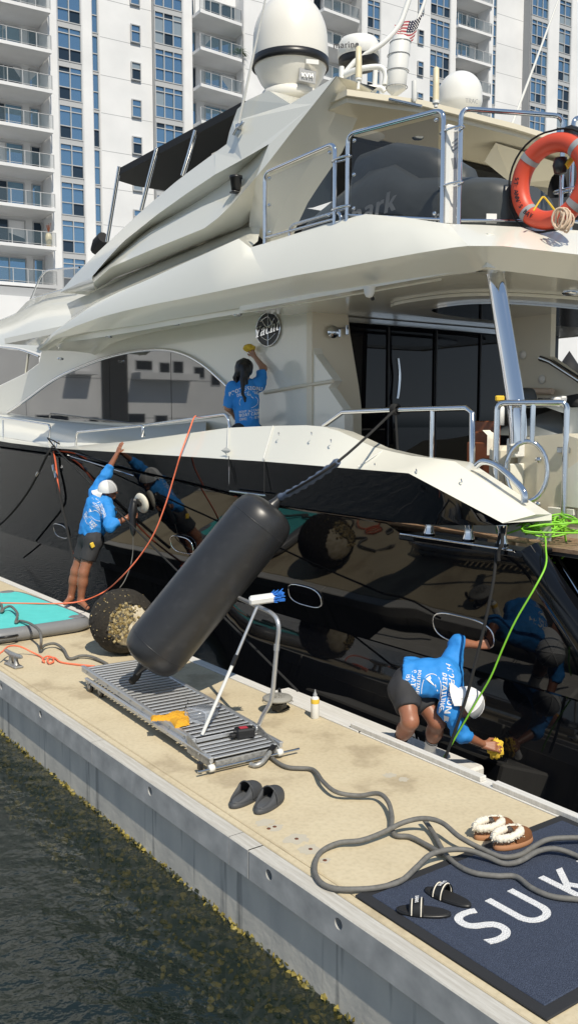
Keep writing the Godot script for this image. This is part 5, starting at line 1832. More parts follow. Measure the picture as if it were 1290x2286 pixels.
	# ---- thick grey power cord
	var cords := [
		[Vector3(3.703, 0.1, -5.46), Vector3(3.625, 0.06, -5.34), Vector3(3.593, 0.02, -5.219), Vector3(3.575, 0.02, -5.002), Vector3(3.681, 0.02, -4.885), Vector3(3.666, 0.03, -4.784), Vector3(3.573, 0.05, -4.59), Vector3(3.539, 0.05, -4.407), Vector3(3.647, 0.03, -4.319), Vector3(3.72, 0.06, -4.221), Vector3(3.697, 0.06, -4.102), Vector3(3.605, 0.04, -3.959), Vector3(3.497, 0.03, -3.839), Vector3(3.473, 0.02, -3.774), Vector3(3.526, 0.02, -3.715), Vector3(3.532, 0.02, -3.593), Vector3(3.512, 0.03, -3.449)],
		[Vector3(4.425, 0.05, -2.908), Vector3(4.302, 0.06, -3.025), Vector3(4.171, 0.07, -3.107), Vector3(4.054, 0.07, -3.163), Vector3(3.937, 0.06, -3.166), Vector3(3.834, 0.04, -3.173), Vector3(3.743, 0.035, -3.22), Vector3(3.701, 0.05, -3.328), Vector3(3.662, 0.08, -3.46), Vector3(3.681, 0.1, -3.619), Vector3(3.635, 0.1, -3.719), Vector3(3.533, 0.08, -3.78), Vector3(3.378, 0.05, -3.799), Vector3(3.239, 0.04, -3.813), Vector3(3.129, 0.03, -3.878), Vector3(2.995, 0.02, -3.866), Vector3(2.864, 0.02, -3.751), Vector3(2.792, 0.02, -3.618), Vector3(2.806, 0.02, -3.512), Vector3(2.896, 0.025, -3.424), Vector3(2.998, 0.03, -3.367), Vector3(3.112, 0.04, -3.341), Vector3(3.253, 0.06, -3.373), Vector3(3.378, 0.08, -3.401), Vector3(3.497, 0.08, -3.385), Vector3(3.598, 0.07, -3.332), Vector3(3.654, 0.05, -3.252), Vector3(3.693, 0.035, -3.161), Vector3(3.762, 0.05, -3.112), Vector3(3.914, 0.06, -3.117), Vector3(4.015, 0.06, -3.077), Vector3(4.075, 0.04, -2.974), Vector3(4.068, 0.03, -2.771)],
		[Vector3(3.708, 0.05, -3.789), Vector3(3.647, 0.03, -3.645), Vector3(3.545, 0.03, -3.472), Vector3(3.486, 0.03, -3.322), Vector3(3.483, 0.035, -3.191), Vector3(3.553, 0.035, -3.099), Vector3(3.632, 0.035, -3.031), Vector3(3.606, 0.035, -2.907), Vector3(3.621, 0.035, -2.793), Vector3(3.705, 0.035, -2.696), Vector3(3.849, 0.03, -2.566)]]
	var labs := ["grey power cord running from the trolley wheel to the coil", "grey power cord coiled in the widest loop across the mat corner", "grey power cord lying nearest the white letters on the mat"]
	for k in 3:
		rope("power_cord", labs[k], "power cord", cords[k], 0.0148, M.power_cord, 7, "grey power cord on the dock", 9)
	rope("power_cord", "grey power cord winding over the inflatable board towards the trolley", "power cord", [Vector3(3.369, 0.19, -11.4), Vector3(3.583, 0.185, -11.034), Vector3(3.443, 0.18, -10.546), Vector3(3.522, 0.2, -10.655), Vector3(3.577, 0.22, -10.593), Vector3(3.529, 0.2, -10.244), Vector3(3.389, 0.18, -9.903), Vector3(3.453, 0.18, -9.942), Vector3(3.462, 0.2, -9.656), Vector3(3.424, 0.2, -9.285), Vector3(3.348, 0.17, -9.023), Vector3(3.362, 0.06, -9.068), Vector3(3.461, 0.05, -9.212), Vector3(3.567, 0.05, -9.208), Vector3(3.574, 0.03, -8.993), Vector3(3.496, 0.02, -8.649), Vector3(3.619, 0.03, -8.644), Vector3(3.693, 0.03, -8.525), Vector3(3.717, 0.02, -8.236)], 0.015, M.power_cord, 6, "grey power cord on the dock", 9)
	# ---- orange cords
	var loop := [Vector3(2.658, 0.1, -8.772), Vector3(2.864, 0.12, -8.867), Vector3(3.02, 0.13, -9.062), Vector3(3.153, 0.1, -9.114), Vector3(3.27, 0.03, -9.051), Vector3(3.3, 0.012, -8.893), Vector3(3.251, 0.012, -8.691), Vector3(3.25, 0.03, -8.736), Vector3(3.332, 0.03, -8.828), Vector3(3.356, 0.03, -8.746), Vector3(3.319, 0.02, -8.627), Vector3(3.264, 0.02, -8.604), Vector3(3.306, 0.03, -8.738), Vector3(3.385, 0.02, -8.772), Vector3(3.385, 0.012, -8.595), Vector3(3.471, 0.012, -8.429), Vector3(3.594, 0.012, -8.258)]
	rope("extension_lead", "orange cord passing over the dock cleat with a small double loop", "cord", loop, 0.009, M.coral_cord, 6, "orange cords")
	rope("extension_lead", "orange cord hanging from the yacht's side rail down to the inflatable board", "cord", [Vector3(5.53, 2.46, -9.602), Vector3(5.45, 2.427, -9.517), Vector3(5.3, 2.308, -9.341), Vector3(5.1, 2.047, -9.188), Vector3(5.05, 1.791, -9.261), Vector3(4.98, 1.481, -9.332), Vector3(4.88, 1.115, -9.449), Vector3(4.78, 0.811, -9.659), Vector3(4.68, 0.543, -9.94), Vector3(4.932, 0.2, -10.953), Vector3(4.497, 0.19, -10.59), Vector3(4.215, 0.18, -10.611), Vector3(3.885, 0.165, -10.941), Vector3(3.625, 0.165, -11.162), Vector3(3.355, 0.165, -11.356)], 0.009, M.coral_cord, 6, "orange cords")
	rope("water_hose", "orange hose hanging from the deck cleat beside the black mooring lines", "hose", [Vector3(5.2, 1.972, -13.296), Vector3(5.05, 1.753, -12.824), Vector3(4.98, 1.381, -12.553), Vector3(4.9, 0.972, -12.15), Vector3(4.85, 0.549, -11.769), Vector3(4.75, 0.114, -11.255)], 0.013, M.orange, 6, "orange cords")
	# ---- mooring lines
	rope("mooring_line", "black mooring line slanting from the deck cleat to the left", "mooring line", [Vector3(5.24, 2.024, -13.359), Vector3(5.1, 1.922, -13.257), Vector3(5.05, 1.587, -13.573), Vector3(4.98, 1.276, -13.887), Vector3(4.9, 0.976, -14.292), Vector3(4.85, 0.718, -14.811), Vector3(4.8, 0.205, -16.134), Vector3(4.7, -0.429, -17.818)], 0.018, M.black_rope, 6, "black mooring lines at the deck cleat")
	rope("mooring_line", "black mooring line dropping steeply from the deck cleat behind the worker", "mooring line", [Vector3(5.24, 2.009, -13.432), Vector3(5.08, 1.81, -13.036), Vector3(5, 1.595, -12.742), Vector3(4.95, 1.324, -12.465), Vector3(4.88, 0.919, -12.056), Vector3(4.75, 0.328, -11.436)], 0.02, M.black_rope, 6, "black mooring lines at the deck cleat")
	rope("mooring_line", "long black spring line stretched along the hull behind the polisher", "mooring line", [Vector3(5.24, 2.06, -13.15), Vector3(5.12, 1.98, -12.95), Vector3(4.62, 0.06, -6.3)], 0.011, M.black_rope, 3, "black mooring lines at the deck cleat")
	for q in [[Vector3(5.04, 1.573, -13.585), Vector3(5.045, 1.638, -13.5), "steel clamp on the mooring line that slants to the left"], [Vector3(4.99, 1.58, -12.667), Vector3(5.02, 1.677, -12.787), "lower steel clamp on the steep mooring line below the deck cleat"], [Vector3(4.99, 1.68, -12.745), Vector3(5.04, 1.75, -12.903), "upper steel clamp on the steep mooring line below the deck cleat"]]:
		st = S()
		tube(st, [q[0], q[1]], 0.026, 8)
		tag(part("rope_clamp", st, M.steel, self), q[2], "clamp", "clamps on the mooring lines")
	rope("mooring_line", "thin black line from the stern bollard down to the work float", "mooring line", [Vector3(5.31, 1.56, -4.66), Vector3(5.2, 1.456, -4.595), Vector3(5.08, 1.227, -4.516), Vector3(4.98, 0.839, -4.522), Vector3(4.88, 0.412, -4.562), Vector3(4.8, 0.11, -4.612), Vector3(4.76, -0.079, -4.659)], 0.012, M.black_rope, 6)
	rope("mooring_line", "short black tail of line knotted round the stern bollard", "mooring line", [Vector3(5.28, 1.6, -4.62), Vector3(5.16, 1.512, -4.509), Vector3(5.14, 1.446, -4.524), Vector3(5.14, 1.38, -4.522)], 0.014, M.black_rope, 5)
	# ---- lime green hose
	var pile := []
	var c: Vector3 = Vector3(5.727, 1.52, -4.581)
	var rr := RandomNumberGenerator.new()
	rr.seed = 15
	for k in 90:
		var a := k * 0.83 + rr.randf_range(-0.3, 0.3)
		var rad := rr.randf_range(0.08, 0.3) * (1.0 + 0.5 * sin(k * 0.21))
		pile.append(c + Vector3(cos(a) * rad * 1.15, rr.randf_range(0.0, 0.15), sin(a) * rad * 0.9))
	pile.append_array([Vector3(5.5, 1.554, -4.407), Vector3(5.36, 1.479, -4.275), Vector3(5.2, 1.39, -4.144), Vector3(5.08, 1.258, -4.128), Vector3(5, 1.005, -4.231), Vector3(4.96, 0.785, -4.312), Vector3(4.93, 0.571, -4.388), Vector3(4.9, 0.357, -4.5), Vector3(4.87, 0.161, -4.6), Vector3(4.83, 0.002, -4.671), Vector3(4.8, -0.089, -4.708)])
	rope("green_hose", "lime green hose piled on the stern platform with one end hanging down", "hose", pile, 0.007, M.lime, 5, "", 6)
	rope("green_hose", "loose lime green hose end trailing off the stern platform", "hose", [c + Vector3(0.1, 0.05, 0.1), Vector3(5.9, 1.461, -4.514), Vector3(5.9, 1.373, -4.511), Vector3(5.9, 1.291, -4.602), Vector3(5.9, 1.301, -4.668), Vector3(5.9, 1.393, -4.499), Vector3(5.9, 1.342, -4.393), Vector3(5.9, 1.218, -4.226)], 0.0085, M.lime, 6, "", 6)

func round_fender():
	var c := Vector3(4.07, 0.335, -8.62)
	var o := thing("round_fender", "round fender in a torn black sleeve with barnacles on its bare end", "fender", c - Vector3(0, 0.335, 0))
	var ax := Vector3(-0.1, 0.0, 1.0).normalized()   # the bare end looks aft
	var B := rot_to(ax, Vector3.UP)
	var n := FastNoiseLite.new()
	n.seed = 3
	n.frequency = 3.0
	var ctr := Vector3(0, 0.335, 0)
	# sleeve: folded cloth over most of the ball
	var rows := []
	for i in 34:
		var t: float = lerpf(0.0, 2.42, i / 33.0)
		var row := []
		for k in 65:
			var a := TAU * k / 64
			var d := Vector3(sin(t) * cos(a), -cos(t), sin(t) * sin(a))
			var fold := sin(t * 26.0 + n.get_noise_3d(d.x, d.y * 0.6, d.z) * 9.0) * 0.006 * smoothstep(0.3, 1.2, t)
			var ragged := 0.0
			if i == 33: ragged = n.get_noise_2d(cos(a) * 3.0, sin(a) * 3.0) * 0.05
			row.append(ctr + B * (d * (0.336 + fold + n.get_noise_3dv(d * 2.0) * 0.006) + Vector3(0, ragged, 0)))
		rows.append(row)
	for row in rows:
		for k in row.size(): row[k].y = maxf(row[k].y, 0.004)
	var st := S(true)
	skin(st, rows)
	part("sleeve", st, M.sleeve, o)
	rows = []
	for i in 12:
		var t: float = lerpf(2.15, PI, i / 11.0)
		var row := []
		for k in 41:
			var a := TAU * k / 40
			row.append(ctr + B * (Vector3(sin(t) * cos(a), -cos(t), sin(t) * sin(a)) * 0.315))
		rows.append(row)
	st = S(true)
	skin(st, rows)
	part("ball", st, M.old_white, o)
	# barnacles: crusts on the upper left of the bare end and scattered over the sleeve
	var r := RandomNumberGenerator.new()
	r.seed = 9
	var stuff := [S(), S(), S()]
	for k in 520:
		var t: float
		var a: float
		if k < 470:
			t = r.randf_range(2.36, 2.95)
			a = r.randfn(0.6, 0.6)
		else:
			t = r.randf_range(1.5, 2.45)
			a = r.randfn(0.75, 0.8)
		var d := Vector3(sin(t) * cos(a), -cos(t), sin(t) * sin(a))
		var p := ctr + B * (d * (0.318 if t > 2.42 else 0.338))
		if p.y < 0.02: continue
		var s := r.randf_range(0.008, 0.02) * (1.0 if k < 470 else 0.45)
		var up := (B * d).normalized()
		var q := rot_to(up, Vector3(r.randf(), r.randf(), r.randf()))
		lathe(stuff[k % 3], [Vector2(s, -0.2 * s), Vector2(s * 0.75, s * 0.9), Vector2(s * 0.35, s * 1.1), Vector2(0.0, s * 0.5)], Transform3D(q, p), 5, false)
	var cols := [mat("barnacle_pale", col(0.42, 0.34, 0.18), 0.9), mat("barnacle_grey", col(0.1, 0.09, 0.07), 0.9), mat("barnacle_tan", col(0.22, 0.16, 0.06), 0.9)]
	for k in 3:
		tag(part("barnacles", stuff[k], cols[k], o), "", "", "", "stuff")

func long_fender():
	var a: Vector3 = Vector3(3.346, 0.411, -6.696)
	var b: Vector3 = Vector3(4.283, 1.712, -6.181)
	var u := (b - a).normalized()
	var L := a.distance_to(b)
	var o := thing("long_fender", "big black cylindrical fender slung on a rope above the trolley", "fender", a)
	var st := S(true)
	var R := 0.267
	var prof := [Vector2(0.0, 0.0), Vector2(0.09, 0.004), Vector2(0.17, 0.022), Vector2(0.225, 0.055), Vector2(0.249, 0.1), Vector2(0.262, 0.15), Vector2(R, 0.2), Vector2(R, L * 0.3), Vector2(R, L * 0.5), Vector2(R, L * 0.7), Vector2(R, L - 0.2), Vector2(0.262, L - 0.15), Vector2(0.249, L - 0.1), Vector2(0.225, L - 0.055), Vector2(0.17, L - 0.022), Vector2(0.09, L - 0.004), Vector2(0.0, L)]
	var f := Transform3D(rot_to(u, Vector3.UP), Vector3.ZERO)
	lathe(st, prof, f, 56)
	part("body", st, M.fender_vinyl, o)
	for q in [[0.19, 0.2685], [L - 0.19, 0.2685]]:
		st = S(true)
		var ring := []
		for k in 48: ring.append(f * Vector3(cos(TAU * k / 48) * (q[1] - 0.003), q[0], sin(TAU * k / 48) * (q[1] - 0.003)))
		tube(st, ring, 0.004, 5, false, true)
		part("weld_seam", st, M.fender_vinyl, o)
	# rubber eye ends
	for q in [-1.0, 1.0]:
		var e: Vector3 = Vector3.ZERO if q < 0 else u * L
		st = S(true)
		tube(st, [e - u * q * 0.01, e + u * q * 0.05, e + u * q * 0.1], [0.06, 0.035, 0.03], 10)
		part("eye", st, M.fender_vinyl, o)
	st = S(true)
	var tail: Vector3 = Vector3(3.282, 0.248, -6.809) - a
	tube(st, spline([Vector3(0, -0.02, 0) - u * 0.05, (tail - u * 0.05) * 0.5 + Vector3(0, -0.02, 0), tail], 5), [0.02, 0.022, 0.026, 0.03, 0.03, 0.03, 0.028, 0.03, 0.033, 0.03, 0.024], 10)
	part("tail_lashing", st, M.sleeve, o)
	# rope with a woven chafe sleeve up to the cockpit rail
	var top: Vector3 = b + u * 0.08
	var rl: Vector3 = Vector3(5.62, 2.505, -6.186)
	var ms: Vector3 = Vector3(4.392, 2.095, -5.469)
	rope("fender_rope", "black rope from the cockpit rail knot to the long fender", "rope", [rl, ms, top], 0.011, M.black_rope, 8)
	var d := ms - top
	var s2 := S(true)
	var pts := []
	var rad := []
	for k in 26:
		var t := k / 25.0
		pts.append(top + d * t + Vector3(0, -0.02 * sin(t * PI), 0))
		rad.append(0.028 + 0.006 * sin(k * 1.9))
	tube(s2, pts, rad, 10)
	tag(part("chafe_sleeve", s2, M.blue_rope, self), "frayed blue grey chafe sleeve on the long fender's rope", "rope sleeve")
	s2 = S(true)
	for k in 3:
		var ring := []
		for j in 12: ring.append(rl + Vector3(0.0, cos(TAU * j / 12) * 0.04, -0.02 + 0.02 * k) + Vector3(sin(TAU * j / 12) * 0.04, 0, 0))
		tube(s2, ring, 0.014, 6, false, true)
	tube(s2, spline([rl, rl + Vector3(-0.03, -0.2, 0.05), rl + Vector3(-0.02, -0.55, 0.08)], 5), 0.011, 6)
	tag(part("rail_knot", s2, M.black_rope, self), "black rope knot tied round the cockpit rail", "knot")

func ladder_trolley():
	var t := thing("ladder_trolley", "folded aluminium boarding ladder with round slats and a tall handle on castors", "boarding ladder", Vector3(3.12, 0, -5.25), deg_to_rad(-2.6))
	# local x across (0 to 0.56), local -z along the dock
	var st: SurfaceTool
	# lower frame rails
	for x in [0.0, 0.56]:
		st = S()
		box(st, Vector3(x, 0.093, -1.17), Vector3(0.025, 0.042, 2.36), 0.004)
		box(st, Vector3(x + (-0.014 if x < 0.1 else 0.014), 0.106, -1.17), Vector3(0.012, 0.012, 2.36), 0.003)
		part("lower_rail", st, M.aluminium, t)
	# upper frame rails, raised a little towards the far end
	var tilt := Basis(Vector3(1, 0, 0), deg_to_rad(0.9))
	for x in [0.015, 0.545]:
		st = S()
		box(st, Vector3(x, 0.142, -1.38), Vector3(0.022, 0.05, 2.2), 0.004, tilt)
		box(st, Vector3(x, 0.168, -1.38), Vector3(0.036, 0.014, 2.2), 0.004, tilt)
		var rr := part("upper_rail", st, M.aluminium, t)
		for k in 9:
			st = S(true)
			var sx: float = -0.013 if x < 0.1 else 0.013
			lathe(st, [Vector2(0.009, 0.0), Vector2(0.008, 0.005), Vector2(0.0, 0.006)], Transform3D(rot_to(Vector3(signf(sx), 0, 0)), Vector3(x + sx, 0.145 + (k - 4) * 0.004, -0.42 - k * 0.24)), 8)
			part("rivet", st, M.galvanised, rr)
	for k in 9:
		st = S(true)
		lathe(st, [Vector2(0.009, 0.0), Vector2(0.008, 0.005), Vector2(0.0, 0.006)], Transform3D(rot_to(Vector3(-1, 0, 0)), Vector3(-0.02, 0.092, -0.15 - k * 0.26)), 8)
		part("rivet", st, M.galvanised, t)
	# slats of the upper section, each a ribbed tread
	st = S()
	box(st, Vector3(0, 0.006, 0), Vector3(0.51, 0.012, 0.036), 0.004)
	var slat := mesh_of(st)
	st = S()
	box(st, Vector3(0, 0.0, 0), Vector3(0.51, 0.006, 0.034))
	var gap := mesh_of(st)
	for k in 30:
		var z := -0.36 - k * 0.071
		var y := 0.138 + k * 0.071 * 0.0157
		put("slat", slat, M.aluminium, t, Vector3(0.28, y, z))
		put("gap_shade", gap, M.slat_shade, t, Vector3(0.28, y - 0.02, z - 0.0355))  # solid strip under each opening, its shade put in as colour
	for k in 5:
		put("slat", slat, M.aluminium, t, Vector3(0.28, 0.088, -0.03 - k * 0.066))
		put("gap_shade", gap, M.slat_shade, t, Vector3(0.28, 0.07, -0.063 - k * 0.066))
	# hinge plates and axle at the near end
	for x in [0.005, 0.555]:
		st = S()
		prism(st, [Vector2(-0.34, 0.05), Vector2(-0.34, 0.17), Vector2(-0.27, 0.165), Vector2(0.0, 0.09), Vector2(0.045, 0.045), Vector2(0.02, 0.02), Vector2(-0.05, 0.045)], Transform3D(Basis(Vector3(0, 0, 1), Vector3(0, 1, 0), Vector3(1, 0, 0)), Vector3(x - 0.02, 0, 0)), 0.008)
		part("hinge_plate", st, M.galvanised, t)
		st = S(true)
		lathe(st, [Vector2(0.0, -0.02), Vector2(0.024, -0.02), Vector2(0.027, 0.0), Vector2(0.024, 0.02), Vector2(0.0, 0.02)], Transform3D(rot_to(Vector3(1, 0, 0)), Vector3(x - 0.015, 0.045, 0.02)), 14)
		part("roller", st, M.white_plastic, t)
		st = S(true)
		lathe(st, [Vector2(0.018, -0.02), Vector2(0.024, -0.018), Vector2(0.024, 0.018), Vector2(0.018, 0.02)], Transform3D(rot_to(Vector3(1, 0, 0)), Vector3(0.015 if x < 0.1 else 0.545, 0.132, -0.3)), 14)
		part("tube_end", st, M.aluminium, t)
	st = S()
	box(st, Vector3(0.28, 0.06, 0.0), Vector3(0.5, 0.04, 0.02), 0.003)
	part("end_plate", st, M.galvanised, t)
	st = S()
	box(st, Vector3(0.28, 0.122, -0.322), Vector3(0.5, 0.03, 0.012), 0.003)
	part("end_bar", st, M.aluminium, t)
	add_tube(t, "axle", [Vector3(-0.12, 0.042, 0.03), Vector3(0.7, 0.042, 0.03)], 0.009, M.steel, 0)
	st = S()
	box(st, Vector3(-0.075, 0.06, -0.02), Vector3(0.03, 0.06, 0.05), 0.008)
	part("stop", st, M.black_plastic, t)
	# towing handle folded at the near end
	add_tube(t, "tow_bar", [Vector3(0.28, 0.02, 0.05), Vector3(0.3, 0.022, 0.09), Vector3(0.36, 0.04, 0.09), Vector3(0.47, 0.075, 0.02)], 0.018, M.galvanised, 4)
	add_tube(t, "tow_grip", [Vector3(0.45, 0.07, 0.035), Vector3(0.5, 0.086, 0.0)], 0.024, M.black_plastic, 0, 12)
	# castors: four, the far left pair shows
	for q in [Vector3(0.0, 0.05, -2.26), Vector3(0.02, 0.05, -2.06), Vector3(0.5, 0.05, -2.2), Vector3(0.5, 0.05, -2.02), Vector3(0.36, 0.04, -0.12)]:
		st = S(true)
		var rr: float = q.y
		lathe(st, [Vector2(0.0, -0.012), Vector2(rr * 0.6, -0.014), Vector2(rr * 0.95, -0.012), Vector2(rr, 0.0), Vector2(rr * 0.95, 0.012), Vector2(rr * 0.6, 0.014), Vector2(0.0, 0.012)], Transform3D(rot_to(Vector3(1, 0, 0)), q), 18)
		var w := part("castor", st, M.black_plastic, t)
		st = S(true)
		lathe(st, [Vector2(0.0, -0.016), Vector2(rr * 0.5, -0.015), Vector2(rr * 0.5, 0.015), Vector2(0.0, 0.016)], Transform3D(rot_to(Vector3(1, 0, 0)), q), 12)
		part("hub", st, M.galvanised, w)
		st = S()
		for sx in [-0.02, 0.02]: box(st, q + Vector3(sx, 0.02, 0), Vector3(0.004, 0.06, 0.03))
		part("fork", st, M.galvanised, w)
	# tall tube handle along the far side
	var to := t.transform.affine_inverse()
	var hp := [to * Vector3(3.7, 0.063, -5.557), to * Vector3(3.7, 0.134, -5.538), to * Vector3(3.7, 0.235, -5.478), to * Vector3(3.7, 0.338, -5.396), to * Vector3(3.7, 0.425, -5.355), to * Vector3(3.7, 0.598, -5.326), to * Vector3(3.7, 0.785, -5.298), to * Vector3(3.7, 0.911, -5.275), to * Vector3(3.7, 0.983, -5.292), to * Vector3(3.73, 1.011, -5.408), to * Vector3(3.8, 1.003, -5.664), to * Vector3(3.92, 0.979, -6.067), to * Vector3(4.1, 0.93, -6.665)]
	var h := add_tube(t, "handle", hp + [to * Vector3(4.05, 0.826, -6.808), to * Vector3(3.95, 0.609, -6.872), to * Vector3(3.75, 0.451, -6.718)], 0.0165, M.aluminium, 4, 10)
	st = S(true)
	tube(st, [to * Vector3(3.7, 0.761, -5.303), to * Vector3(3.7, 0.808, -5.298)], 0.021, 10)
	part("collar", st, M.aluminium, h)

func towel():
	# an orange cloth thrown across the slats: a thick crumpled sheet
	var o := thing("orange_towel", "crumpled orange microfibre towel on the trolley beside the plastic tub", "towel", Vector3(3.222, 0.152, -5.991))
	var out := []
	for q in [Vector3(3.109, 0.17, -6.136), Vector3(3.066, 0.17, -6.037), Vector3(3.135, 0.165, -6.006), Vector3(3.175, 0.165, -5.952), Vector3(3.166, 0.16, -5.901), Vector3(3.132, 0.16, -5.79), Vector3(3.223, 0.16, -5.786), Vector3(3.269, 0.16, -5.802), Vector3(3.383, 0.18, -6.008), Vector3(3.366, 0.19, -6.062), Vector3(3.312, 0.185, -6.12), Vector3(3.26, 0.18, -6.096), Vector3(3.19, 0.175, -6.072)]:
		out.append(q - o.position)
	var poly := PackedVector2Array()
	for v in out: poly.append(Vector2(v.x, v.z))
	var n := FastNoiseLite.new()
	n.seed = 6
	n.frequency = 7.0
	var st := S(true)
	var lo := Vector2(1e3, 1e3)
	var hi := -lo
	for v in poly:
		lo = lo.min(v)
		hi = hi.max(v)
	var N := 46
	var hgt := {}
	for i in N + 1:
		for j in N + 1:
			var p := Vector2(lerpf(lo.x, hi.x, i / float(N)), lerpf(lo.y, hi.y, j / float(N)))
			if not Geometry2D.is_point_in_polygon(p, poly): continue
			var e := 1e3
			for k in poly.size():
				e = minf(e, p.distance_to(Geometry2D.get_closest_point_to_segment(p, poly[k], poly[(k + 1) % poly.size()])))
			var h := 0.016 * smoothstep(0.0, 0.02, e) + (n.get_noise_2d(p.x, p.y) * 0.5 + 0.5) * 0.03 * smoothstep(0.0, 0.05, e) + absf(n.get_noise_2d(p.x * 2.0 + 9.0, p.y * 2.0)) * 0.014 * smoothstep(0.0, 0.02, e)
			hgt[Vector2i(i, j)] = Vector3(p.x, h + 0.006, p.y)
	for i in N:
		for j in N:
			var a := Vector2i(i, j)
			var q := [a, a + Vector2i(1, 0), a + Vector2i(1, 1), a + Vector2i(0, 1)]
			var ok := true
			for v in q: ok = ok and hgt.has(v)
			if ok: quad(st, hgt[q[0]], hgt[q[1]], hgt[q[2]], hgt[q[3]])
	part("cloth", st, M.towel, o)

func fuzzy_disc(st: SurfaceTool, f: Transform3D, r: float, h: float, seed_: int):
	var n := RandomNumberGenerator.new()
	n.seed = seed_
	for k in 700:
		var a := n.randf() * TAU
		var q := sqrt(n.randf()) * r
		var p := Vector3(cos(a) * q, h * (1.0 - 0.35 * pow(q / r, 3.0)), sin(a) * q)
		var d := Vector3(cos(a) * q / r * 0.9 + n.randf_range(-0.4, 0.4), 1.0 - q / r * 0.6, sin(a) * q / r * 0.9 + n.randf_range(-0.4, 0.4)).normalized() * n.randf_range(0.008, 0.016)
		var s := Vector3(n.randf_range(-1, 1), 0, n.randf_range(-1, 1)).normalized() * 0.004
		tri(st, f * (p - s), f * (p + s), f * (p + d))
		var s2 := s.cross(Vector3.UP)
		tri(st, f * (p - s2), f * (p + s2), f * (p + d))

func polisher_on_dock():
	var o := thing("polisher", "grey machine polisher upside down on the dock with its wool pad up", "polisher", Vector3(4.273, 0, -6.081), 0.4)
	var st := S(true)
	lathe(st, [Vector2(0.0, 0.105), Vector2(0.1, 0.105), Vector2(0.122, 0.112), Vector2(0.125, 0.125), Vector2(0.115, 0.135), Vector2(0.0, 0.14)], Transform3D(Basis(), Vector3(-0.03, 0.0, 0)), 30)
	fuzzy_disc(st, Transform3D(Basis(), Vector3(-0.03, 0, 0)), 0.125, 0.138, 8)
	part("wool_pad", st, M.wool_grey, o)
	st = S()
	box(st, Vector3(-0.01, 0.055, 0), Vector3(0.14, 0.09, 0.1), 0.025)
	box(st, Vector3(0.03, 0.02, 0.02), Vector3(0.13, 0.035, 0.07), 0.015)
	part("housing", st, M.black_plastic, o)
	st = S()
	box(st, Vector3(0.07, 0.085, -0.02), Vector3(0.05, 0.03, 0.05), 0.01)
	part("collar", st, M.yellow, o)
	add_tube(o, "handle", [Vector3(0.08, 0.06, -0.05), Vector3(0.1, 0.12, -0.06), Vector3(0.09, 0.16, -0.06)], 0.014, M.black_plastic, 4)

# ---- footwear: built along +x from heel (0) to toe (L)
func foot_w(t: float) -> float:
	# half width of a sole along its length, 0 heel to 1 toe
	return 0.5 * (0.74 + 0.26 * sin((t - 0.1) * 3.6)) * sqrt(maxf(0.0, 1.0 - pow(absf(2.0 * t - 1.0), 4.5)))

func sole(st: SurfaceTool, L: float, W: float, y0: float, h: float, flare := 0.0):
	var rows := [[], [], [], []]
	for k in 41:
		var a := TAU * k / 40
		var t := 0.5 - 0.5 * cos(a)
		var s := 1.0 if a < PI else -1.0
		var z := foot_w(t) * W * s
		rows[0].append(Vector3(L * t, y0, z * (0.96 + flare)))
		rows[1].append(Vector3(L * (0.5 + (t - 0.5) * (1.0 + flare)), y0 + h * 0.3, z * (1.0 + flare)))
		rows[2].append(Vector3(L * t, y0 + h, z))
		rows[3].append(Vector3(L * 0.5 + (L * t - L * 0.5) * 0.9, y0 + h, z * 0.86))
	st.set_smooth_group(0)
	skin(st, rows)
	for k in 40:
		tri(st, Vector3(L / 2, y0 + h - 0.002, 0), rows[3][k], rows[3][k + 1])
		tri(st, Vector3(L / 2, y0, 0), rows[0][k + 1], rows[0][k])

func upper(L: float, W: float, y0: float, t0: float, t1: float, h0: float, h1: float, grow := 1.02) -> Array:
	# arched shell from t0 to the toe at t1
	var rows := []
	for i in 15:
		var t: float = lerpf(t0, t1, i / 14.0)
		var hh: float = lerpf(h0, h1, i / 14.0) * sqrt(maxf(0.02, 1.0 - pow(maxf(0.0, (t - 0.72) / 0.3), 2.2)))
		var row := []
		for k in 17:
			var a := PI * k / 16
			row.append(Vector3(L * t, y0 + sin(a) * hh, cos(a) * foot_w(t) * W * grow))
		rows.append(row)
	return rows

func lay(o: Node3D, heel: Vector3, toe: Vector3):
	o.position = heel
	o.rotation.y = atan2(-(toe.z - heel.z), toe.x - heel.x)

